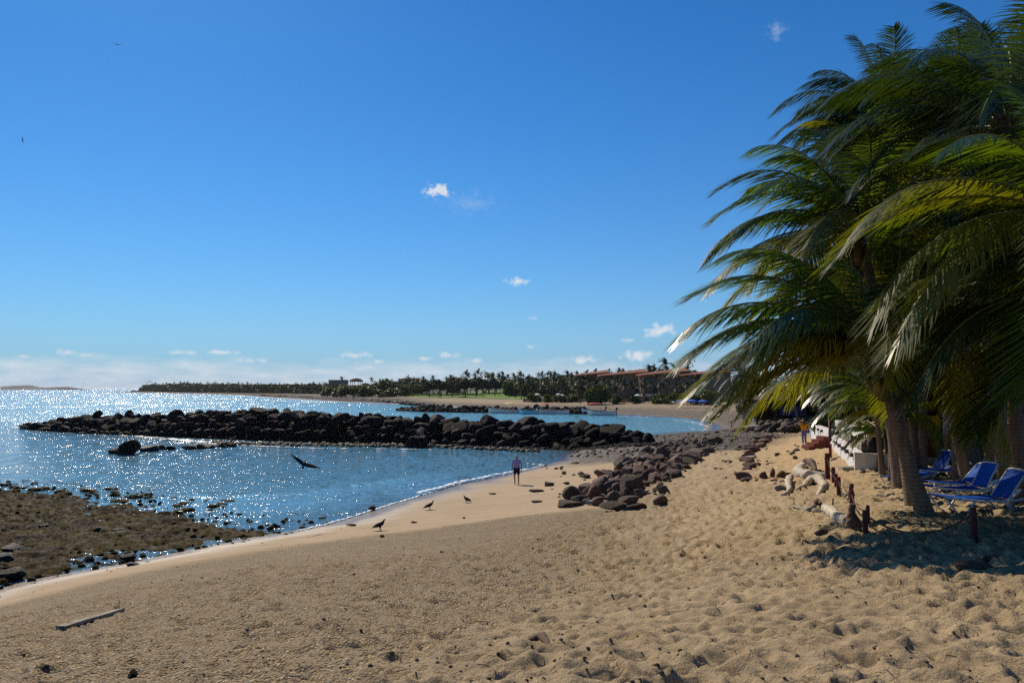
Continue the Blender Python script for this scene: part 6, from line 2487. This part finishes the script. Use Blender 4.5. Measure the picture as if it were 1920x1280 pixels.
def lounger(px, py, rz, back, label, scale=1.0, z_off=0):
    """px,py: where the front foot touches the sand. seat along +x, back at the far end"""
    x, y = gxy(px, py)
    r = empty('sun_lounger', (x, y, nh(x, y) + z_off), R(rz))
    r.scale = (scale,) * 3
    H = .36
    Lz = 1.30
    Bk = .72
    W2 = .30
    bx, bz = Lz + Bk * math.cos(R(back)), H - .02 + Bk * math.sin(R(back))
    m = MB()
    prof = [(-.12, H + .05), (.05, H + .03), (.45, H - .015), (.9, H - .02), (Lz, H - .01)]
    n = len(prof)
    for s_ in (0, -.022):
        V = []
        for (a, b) in prof:
            V += [(a, -W2, b + s_), (a, 0, b - .025 + s_), (a, W2, b + s_)]
        m.add(V, [(i * 3 + k, i * 3 + k + 1, i * 3 + 4 + k, i * 3 + 3 + k) for i in range(n - 1) for k in (0, 1)])
    m.build('seat_sling', M_SLING, r, smooth=True)
    m = MB()
    u = Vector((math.cos(R(back)), 0, math.sin(R(back))))
    nn_ = Vector((-u.z, 0, u.x))
    for s_ in (0, .025):
        V = []
        for t in (0.02, .35, .7, 1.0):
            c = Vector((Lz, 0, H - .01)) + u * Bk * t - nn_ * s_
            V += [c + Vector((0, -W2, 0)), c - nn_ * .025, c + Vector((0, W2, 0))]
        m.add(V, [(i * 3 + k, i * 3 + k + 1, i * 3 + 4 + k, i * 3 + 3 + k) for i in range(3) for k in (0, 1)])
    m.build('back_sling', M_SLING, r, smooth=True)
    m = MB()
    m.tube([(bx, -W2, bz), (bx + .02, -W2 * .6, bz + .03), (bx + .02, W2 * .6, bz + .03), (bx, W2, bz)], .026, 8)
    for sg in (-1, 1):
        m.tube([(Lz, sg * W2, H - .02), (bx, sg * W2, bz)], .022, 8)
    m.build('back_frame', M_FRAMEW, r, smooth=True)
    for sg in (-1, 1):
        y_ = sg * (W2 + .03)
        m = MB()
        m.tube([(-.14, y_, H + .04), (.1, y_, H + .0), (.6, y_, H - .05), (1.2, y_, H - .05), (Lz + .1, y_, H - .04), (Lz + .45, y_, H + .02), (Lz + .72, y_, H + .10)], .024, 8)
        m.build('side_rail', M_FRAMEW, r, smooth=True)
        m = MB()
        m.tube([(-.13, y_, H + .02), (.02, y_, .20), (.14, y_, .03), (.24, y_, .01), (.34, y_, .06), (.48, y_, .25), (.56, y_, H - .04)], .024, 8)
        m.build('leg', M_FRAMEW, r, smooth=True)
        m = MB()
        m.tube([(1.14, y_, H - .05), (1.3, y_, .18), (1.46, y_, .02), (1.56, y_, .02), (1.72, y_, .22), (Lz + .72, y_, H + .10)], .024, 8)
        m.build('leg', M_FRAMEW, r, smooth=True)
    tag(r, label, 'lounger')
    return r


lounger(1768, 962, 2, 55, 'nearest blue sun lounger with white frame beside the leaning palm', 1.0)
lounger(1748, 938, 3, 62, 'second blue sun lounger, its backrest raised highest', 1.0)
lounger(1738, 926, 4, 45, 'blue sun lounger behind the second, backrest half raised', 1.0)
lounger(1722, 898, 6, 20, 'dark shaded sun lounger behind the leaning trunks', .95)
lounger(1702, 896, 10, 60, 'sun lounger with a bright sunlit blue backrest behind the palm trunk', 1.0)
lounger(1668, 912, 20, 12, 'low sun lounger end showing between the leaning trunks', .9)

# ------------------------------------------------------------------ people and birds
def skin_obj(name, verts, edges, radii, mat, parent=None, sub=2, root=0, squash=None):
    me = bpy.data.meshes.new(name)
    me.from_pydata([tuple(v) for v in verts], edges, [])
    o = bpy.data.objects.new(name, me)
    link(o, parent)
    sk = o.modifiers.new('skin', 'SKIN')
    if not me.skin_vertices:
        me.skin_vertices.new()
    for i, r_ in enumerate(radii):
        rr3 = r_ if isinstance(r_, tuple) else (r_, r_)
        me.skin_vertices[0].data[i].radius = rr3
    for i in range(len(radii)):
        me.skin_vertices[0].data[i].use_root = (i == root)
    sk.use_smooth_shade = True
    sk.use_x_symmetry = False
    sb = o.modifiers.new('sub', 'SUBSURF')
    sb.levels = sub
    sb.render_levels = sub
    me.materials.append(mat)
    return o


M_SKIN = simple('skin', (0.30, 0.16, 0.10), .6, .4, .08, 8)
M_SHIRT = simple('lavender_shirt', (0.27, 0.25, 0.56), .85, .2, .08, 10)
M_SHORTS = simple('black_shorts', (0.012, 0.012, 0.016), .9, .2)
M_CAP = simple('grey_cap', (0.48, 0.47, 0.52), .85, .2)
M_SHOE = simple('dark_shoe', (0.015, 0.015, 0.015), .7)
M_ORTOP = simple('orange_top', (0.62, 0.27, 0.02), .85, .2, .15, 8)
M_JEANS = simple('blue_jeans', (0.13, 0.14, 0.30), .9, .2, .12, 8)
M_HAIR = simple('brown_hair', (0.06, 0.028, 0.015), .6)
M_HATB = simple('brown_straw_hat', (0.22, 0.11, 0.04), .85)
M_WSHOE = simple('white_shoe', (0.7, 0.7, 0.7), .7)


def add_hand(V, E, Rr, wrist, tip_dir, side_dir, w_idx):
    """palm and five fingers from the wrist joint"""
    d = Vector(tip_dir).normalized()
    s = Vector(side_dir).normalized()
    w = Vector(wrist)
    palm = w + d * .075
    V.append(palm)
    Rr.append((.034, .016))
    p = len(V) - 1
    E.append((w_idx, p))
    for k, (off, l) in enumerate(((-.03, .06), (-.01, .075), (.01, .07), (.03, .055))):
        a = palm + s * off + d * .035
        b = a + d * l * .55 + s.cross(d) * .012
        c = b + d * l * .45 + s.cross(d) * .022
        for q, r_ in ((a, .010), (b, .009), (c, .007)):
            V.append(q)
            Rr.append(r_)
        n = len(V)
        E += [(p, n - 3), (n - 3, n - 2), (n - 2, n - 1)]
    a = w + d * .03 + s * .035
    b = a + (d + s * .7).normalized() * .035
    c = b + (d + s * .2).normalized() * .03
    for q, r_ in ((a, .012), (b, .010), (c, .008)):
        V.append(q)
        Rr.append(r_)
    n = len(V)
    E += [(w_idx, n - 3), (n - 3, n - 2), (n - 2, n - 1)]


def person(px, py, rz, h, pose, label, mats, dxy=(0, 0), xy=None):
    """figure facing -y before rotation; pose = dict of joints"""
    x, y = xy or gxy(px, py)
    r = empty('person', (x, y, nh(x, y)), R(rz))
    s = h / 1.75
    r.scale = (s, s, s)
    P = dict(pelvis=(0, 0, .95), belly=(0, 0, 1.08), chest=(0, .01, 1.30), neck=(0, .0, 1.47), chin=(0, -.01, 1.54), head=(0, -.015, 1.63), crown=(0, -.01, 1.70),
             shl=(-.19, 0, 1.42), shr=(.19, 0, 1.42), ell=(-.26, .02, 1.14), elr=(.26, .02, 1.14), wrl=(-.27, -.06, .90), wrr=(.27, -.06, .90),
             hil=(-.09, 0, .90), hir=(.09, 0, .90), knl=(-.10, -.08, .50), knr=(.10, .02, .50), anl=(-.10, -.02, .09), anr=(.10, .14, .09), tol=(-.11, -.17, .035), tor=(.11, -.0, .035))
    P.update(pose)
    names = list(P)
    V = [Vector(P[k]) for k in names]
    I = {k: i for i, k in enumerate(names)}
    RR_ = dict(pelvis=(.145, .10), belly=(.135, .095), chest=(.148, .092), neck=.052, chin=.062, head=(.082, .092), crown=(.06, .07), shl=.062, shr=.062, ell=.043, elr=.043, wrl=.028, wrr=.028,
               hil=.088, hir=.088, knl=.058, knr=.058, anl=.038, anr=.038, tol=.036, tor=.036)
    Rr = [RR_[k] for k in names]
    E = [(I[a], I[b]) for a, b in (('pelvis', 'belly'), ('belly', 'chest'), ('chest', 'neck'), ('neck', 'chin'), ('chin', 'head'), ('head', 'crown'), ('chest', 'shl'), ('chest', 'shr'), ('shl', 'ell'), ('shr', 'elr'), ('ell', 'wrl'), ('elr', 'wrr'),
                                   ('pelvis', 'hil'), ('pelvis', 'hir'), ('hil', 'knl'), ('hir', 'knr'), ('knl', 'anl'), ('knr', 'anr'), ('anl', 'tol'), ('anr', 'tor'))]
    for sd, el_, wr in ((-1, 'ell', 'wrl'), (1, 'elr', 'wrr')):
        dv = Vector(P[wr]) - Vector(P[el_])
        add_hand(V, E, Rr, P[wr], dv, Vector((0, -1, 0)) if abs(dv.normalized().y) < .8 else Vector((1, 0, 0)), I[wr])
    # nose and ears as small bumps of the same body
    for q, r_ in ((Vector(P['head']) + Vector((0, -.105, -.02)), .014), (Vector(P['head']) + Vector((-.085, 0, -.01)), .014), (Vector(P['head']) + Vector((.085, 0, -.01)), .014)):
        V.append(q)
        Rr.append(r_)
        E.append((I['head'], len(V) - 1))
    skin_obj('body', V, E, Rr, mats['skin'], r, 1, I['pelvis'])
    hd = Vector(P['head'])
    for sx in (-.032, .032):
        bm_ = MB().lathe([(.001, -.012), (.011, -.006), (.013, 0), (.011, .006), (.001, .012)], hd + Vector((sx, -.088, .012)), 8)
        bm_.build('eye', M_SHOE, r, smooth=True)
    MB().box(hd + Vector((0, -.092, -.058)), (.045, .012, .008)).build('mouth', simple('lips', (.25, .08, .06), .6), r)
    # clothes
    def cl(name, joints, edges, rad, mat, sub=2):
        Vc = [Vector(P[j]) if isinstance(j, str) else Vector(j) for j in joints]
        return skin_obj(name, Vc, edges, rad, mat, r, sub)

    def mixp(a, b, t):
        return Vector(P[a]).lerp(Vector(P[b]), t)
    k = mats.get('sleeve', .75)
    cl('shirt', ['chest', 'belly', mixp('pelvis', 'belly', -.45), mixp('chest', 'neck', .72), 'shl', 'shr', mixp('shl', 'ell', k), mixp('shr', 'elr', k)] + ([mixp('ell', 'wrl', .9), mixp('elr', 'wrr', .9)] if mats.get('long') else []),
       [(0, 1), (1, 2), (0, 3), (0, 4), (0, 5), (4, 6), (5, 7)] + ([(6, 8), (7, 9)] if mats.get('long') else []),
       [(.19, .14), (.18, .135), (.19, .14), (.10, .085), .088, .088, .068, .068] + ([.05, .05] if mats.get('long') else []), mats['top'])
    e = mats.get('leg', .8)
    if mats.get('full'):
        cl('trousers', ['pelvis', 'hil', 'hir', 'knl', 'knr', mixp('knl', 'anl', .92), mixp('knr', 'anr', .92)], [(0, 1), (0, 2), (1, 3), (2, 4), (3, 5), (4, 6)], [(.165, .12), .108, .108, .078, .078, .062, .062], mats['bottom'])
    else:
        cl('shorts', ['pelvis', 'hil', 'hir', mixp('hil', 'knl', e), mixp('hir', 'knr', e)], [(0, 1), (0, 2), (1, 3), (2, 4)], [(.18, .13), .118, .118, .098, .098], mats['bottom'])
    for a_, t_ in (('anl', 'tol'), ('anr', 'tor')):
        a, t = Vector(P[a_]), Vector(P[t_])
        cl('shoe', [a + Vector((0, .03, -.045)), a.lerp(t, .5) + Vector((0, 0, -.02)), t], [(0, 1), (1, 2)], [(.045, .04), (.046, .042), (.042, .034)], mats['shoe'], 1)
    hd = Vector(P['head'])
    if mats['hat'] == 'cap':
        m = MB().lathe([(.100, -.0), (.104, .03), (.09, .075), (.055, .105), (.001, .115)], hd + Vector((0, .005, .0)), 14)
        m.box(hd + Vector((0, -.125, .012)), (.13, .10, .012), (.15, 0, 0))
        m.build('cap', mats['hatm'], r, smooth=True)
    else:
        m = MB().lathe([(.21, -.02), (.12, .005), (.10, .02), (.10, .10), (.07, .13), (.001, .135)], hd + Vector((0, .005, .02)), 16)
        m.build('hat', mats['hatm'], r, smooth=True)
        skin_obj('hair', [hd + Vector((0, .035, .03)), hd + Vector((0, .06, -.08)), hd + Vector((0, .085, -.24)), hd + Vector((0, .08, -.36))], [(0, 1), (1, 2), (2, 3)], [.09, .095, .07, .03], M_HAIR, r, 2)
    tag(r, label, 'person')
    return r


MAN = dict(skin=M_SKIN, top=M_SHIRT, bottom=M_SHORTS, shoe=M_SHOE, hat='cap', hatm=M_CAP)
man = person(969, 908, -14, 1.76, dict(knl=(-.10, -.16, .52), anl=(-.10, -.04, .13), tol=(-.12, -.17, .05), knr=(.10, .0, .49), anr=(.09, .07, .08), tor=(.10, -.07, .035), ell=(-.28, .05, 1.15), wrl=(-.28, -.05, .90), elr=(.28, .06, 1.15), wrr=(.27, .0, .90), head=(-.02, -.02, 1.63), crown=(-.02, -.01, 1.70)),
             'man in lavender shirt, black shorts and cap walking along the water edge', MAN)
WOM = dict(skin=M_SKIN, top=M_ORTOP, bottom=M_JEANS, shoe=M_WSHOE, hat='hat', hatm=M_HATB, full=True)
person(1508, 834, 176, 1.66, dict(elr=(.40, -.05, 1.38), wrr=(.22, -.12, 1.58), ell=(-.40, -.03, 1.30), wrl=(-.30, -.12, 1.08), knl=(-.1, -.05, .5), anl=(-.1, 0, .09), tol=(-.11, -.15, .035), knr=(.1, .02, .5), anr=(.1, .1, .09), tor=(.11, -.04, .035)),
       'person in orange top, blue jeans and brown hat standing on the path', WOM)

# tiny people under the blue umbrellas and surfers, copies of one small figure
BP = random.Random(4)
fig_c = [simple('cloth_a', (.55, .5, .5), .8), simple('cloth_b', (.05, .08, .25), .8), simple('cloth_c', (.4, .05, .05), .8), simple('cloth_d', (.03, .03, .03), .8)]


def small_person(xy, z, label, group, mt, h=1.68):
    r = empty('person', (xy[0], xy[1], z), BP.uniform(0, 6))
    r.scale = (h / 1.7,) * 3
    V = [(0, 0, .95), (0, 0, 1.2), (0, 0, 1.42), (0, 0, 1.52), (0, 0, 1.62), (-.2, 0, 1.38), (.2, 0, 1.38), (-.26, .02, 1.1), (.26, .02, 1.1), (-.25, -.1, .88), (.25, -.1, .88), (-.1, 0, .9), (.1, 0, .9), (-.1, -.06, .5), (.1, .04, .5), (-.1, 0, .05), (.1, .12, .05)]
    E = [(0, 1), (1, 2), (2, 3), (3, 4), (2, 5), (2, 6), (5, 7), (6, 8), (7, 9), (8, 10), (0, 11), (0, 12), (11, 13), (12, 14), (13, 15), (14, 16)]
    skin_obj('body', V, E, [.14, .14, .1, .05, .09, .06, .06, .045, .045, .03, .03, .09, .09, .06, .06, .04, .04], M_SKIN, r, 1)
    skin_obj('clothing', [V[0], V[1], V[2], V[11], V[12], (-.1, -.03, .68), (.1, .02, .68)], [(0, 1), (1, 2), (0, 3), (0, 4), (3, 5), (4, 6)], [.165, .165, .12, .11, .11, .09, .09], mt, r, 1)
    tag(r, label, 'person', group)
    return r


for i, px in enumerate((1273, 1281, 1288, 1295, 1303, 1311, 1320)):
    xy = gxy(px + BP.uniform(-2, 2), 762 + BP.uniform(-.6, 1.2))
    small_person(xy, nh(*xy), 'tiny person among the group under the blue umbrellas', 'people under the blue umbrellas', fig_c[i % 4])
for px, py, lab in ((1256, 760.5, 'tiny dark figure on the sand left of the blue umbrellas'), (1230, 760, 'tiny figure under the small white parasol')):
    xy = gxy(px, py)
    small_person(xy, nh(*xy), lab, None, fig_c[3])
for px, py, lab in ((378, 751, 'tiny surfer in the bright water, left of another surfer'), (393, 754.5, 'tiny surfer paddling in the bright glitter'), (217, 749, 'tiny surfer far left beyond the breakwater'), (486, 752, 'tiny wader standing in the surf by the dark shore'),
                    (416, 751.5, 'tiny swimmer right of the two surfers')):
    p = at_z(px, py, 0)
    small_person(p, -.9, lab, None, fig_c[3])
for px, py, lab in ((786, 793, 'dark pelican floating beyond the breakwater'), (832, 785.5, 'small bird floating in the turquoise water right of the pelican')):
    p = at_z(px, py, 0)
    r = empty('floating_bird', (p[0], p[1], 0))
    skin_obj('body', [(-.45, 0, .12), (-.1, 0, .16), (.25, 0, .18), (.4, 0, .42), (.5, 0, .62), (.75, 0, .5)], [(0, 1), (1, 2), (2, 3), (3, 4), (4, 5)], [.08, .2, .17, .06, .07, .025], M_SHOE, r, 1, 1)
    tag(r, lab, 'bird')

M_VULT = simple('black_feathers', (0.010, 0.009, 0.009), .75, .3, .3, 20)
M_BEAK = simple('grey_bare_head', (0.035, 0.028, 0.028), .6)


def vulture(px, py, rz, hpx, label, neck=1.0):
    x, y = gxy(px, py)
    g = nh(x, y)
    r = empty('vulture', (x, y, g), R(rz))
    s = (hpx / F * y) / .62
    r.scale = (s,) * 3
    V = [(-.02, 0, .30), (.12, 0, .37), (.20, 0, .45), (.225, 0, .54), (.25, 0, .585), (.30, 0, .575), (.34, 0, .55), (-.18, 0, .24), (-.34, 0, .16), (-.44, 0, .10),
         (.02, -.06, .22), (.03, -.065, .11), (.02, -.07, .02), (.09, -.07, .01), (.02, .06, .22), (.03, .065, .11), (.02, .07, .02), (.09, .07, .01)]
    E = [(0, 1), (1, 2), (2, 3), (3, 4), (4, 5), (5, 6), (0, 7), (7, 8), (8, 9), (0, 10), (10, 11), (11, 12), (12, 13), (0, 14), (14, 15), (15, 16), (16, 17)]
    skin_obj('body', V, E, [(.12, .12), .115, .065, .038, .042, .02, .010, .11, (.07, .035), (.055, .014), .045, .016, .014, .010, .045, .016, .014, .010], M_VULT, r, 2, 0)
    for sg in (-1, 1):
        skin_obj('wing', [(.10, sg * .10, .36), (-.02, sg * .125, .31), (-.2, sg * .11, .24), (-.36, sg * .06, .15)], [(0, 1), (1, 2), (2, 3)], [(.03, .06), (.03, .10), (.028, .08), (.012, .03)], M_VULT, r, 2, 1)
    tag(r, label, 'bird')


vulture(712, 994, -10, 22, 'nearest black vulture standing on the beach, facing right, leaning forward')
vulture(805, 955, 8, 17, 'middle black vulture standing on the beach with its neck up')
vulture(875, 942, 160, 14, 'farthest black vulture standing on the beach, facing left')


def flying(p, span, yaw, pitch, roll, label, name='flying_bird', up=.22):
    r = empty(name, tuple(p))
    r.rotation_euler = (R(roll), R(pitch), R(yaw))
    r.scale = (span / 1.7,) * 3
    # faces +y, wings along x
    skin_obj('body', [(0, -.38, 0), (0, -.2, 0), (0, 0, 0), (0, .16, .01), (0, .27, .01), (0, .33, 0)], [(0, 1), (1, 2), (2, 3), (3, 4), (4, 5)], [(.10, .012), .05, .085, .07, .04, .012], M_VULT, r, 2, 2)
    for sg in (-1, 1):
        m = MB()
        st = [(0, .13, -.14, .0), (.2, .17, -.16, .05), (.42, .16, -.15, .11), (.62, .10, -.12, .18), (.78, .03, -.08, up + .03), (.87, -.03, -.07, up + .12)]
        for s_ in (.012, -.012):
            V = []
            for (x_, a, b, z) in st:
                V += [(sg * x_, a, z), (sg * x_, (a + b) / 2, z + s_ * 1.5), (sg * x_, b, z)]
            m.add(V, [(i * 3 + k, i * 3 + 1 + k, i * 3 + 4 + k, i * 3 + 3 + k) for i in range(5) for k in (0, 1)])
        # finger feathers
        for k in range(4):
            m.tube([(sg * (.80 + .015 * k), .02 - k * .035, up + .04), (sg * (.93 + .01 * (3 - k)), .0 - k * .06, up + .15 - .01 * k)], [.016, .004], 5)
        m.build('wing', M_VULT, r, smooth=True)
    tag(r, label, 'bird')


flying(at_y(570, 870, 33), 1.25, 18, 26, 40, 'black vulture gliding low over the cove water with wings spread', 'vulture', .2)
flying(at_y(219, 84, 42), .50, 15, 4, 10, 'seabird gliding high in the upper left sky', 'flying_bird', .12)
flying(at_y(67, 260, 50), .40, 30, 15, 10, 'tiny dark bird in the left sky, right of two others', 'flying_bird', .1)
flying(at_y(42, 263, 50), .42, 0, 78, 10, 'tiny banking bird in the left sky, lowest of the group', 'flying_bird', .1)
flying(at_y(27, 225, 50), .17, 80, 10, 10, 'tiny bird speck at the left edge of the sky', 'flying_bird', .1)
flying(at_y(45, 249, 52), .17, 20, 5, 10, 'faint bird speck between the others in the left sky', 'flying_bird', .1)
flying(at_y(1263, 465, 80), .28, 20, 5, 10, 'tiny bird speck alone in the sky left of the palms', 'flying_bird', .1)

# ------------------------------------------------------------------ litter on the sand
items = []
M_CHIP = rock_mat('beach_litter', (0.05, 0.035, 0.025), (0.20, 0.15, 0.10), (2.2, 2.2, 2.2), .8)
VV, FF = [], []
for k in range(900):
    if rng.random() < .55:
        px, py = rng.uniform(600, 2000), rng.uniform(1010, 1300)
    else:
        px, py = rng.uniform(-50, 1300), rng.uniform(985, 1300)
    x, y = gxy(px, py)
    z = nh(x, y)
    zr = float(relief(np.array([x]), np.array([y]), np.array([z]))[0])
    items.append((x, y, z + zr + .002, rng.uniform(.005, .018) * (1 + y / 18)))
merged_rocks(items, M_CHIP, 'beach_litter', 'tiny stones, shells and seed pods scattered over the sand', 'litter', 1, seed0=300)
m = MB()
for k in range(210):
    px, py = (rng.uniform(1000, 2000), rng.uniform(1020, 1280)) if rng.random() < .7 else (rng.uniform(0, 1400), rng.uniform(1040, 1280))
    x, y = gxy(px, py)
    z = nh(x, y)
    z += float(relief(np.array([x]), np.array([y]), np.array([z]))[0]) + .008
    a = rng.uniform(0, 6.28)
    l = rng.uniform(.03, .12)
    m.tube([(x, y, z), (x + math.cos(a) * l * .5, y + math.sin(a) * l * .5, z + .008), (x + math.cos(a) * l, y + math.sin(a) * l, z + rng.uniform(0, .03))], rng.uniform(.0022, .005), 5)
tag(m.build('twigs', M_CUT), 'small dry twigs scattered on the near sand', 'twigs', kind='stuff')

# ------------------------------------------------------------------ sea haze
def add_haze(dens):
    m = bpy.data.materials.new('sea_haze')
    m.use_nodes = True
    T = NT(m.node_tree)
    for n in list(m.node_tree.nodes):
        m.node_tree.nodes.remove(n)
    out = T.n('ShaderNodeOutputMaterial')
    pv = T.n('ShaderNodeVolumePrincipled')
    pv.inputs['Color'].default_value = (0.86, 0.92, 1.0, 1)
    pv.inputs['Density'].default_value = dens
    pv.inputs['Anisotropy'].default_value = 0.3
    T.l(pv.outputs[0], out.inputs['Volume'])
    mb = MB()
    mb.box((0, 24000, 9.5), (100000, 49000, 35))
    o = mb.build('haze', m)
    tag(o, 'thin bright sea haze', 'haze', kind='stuff')


HAZE = 0.00004
if HAZE:
    add_haze(HAZE)
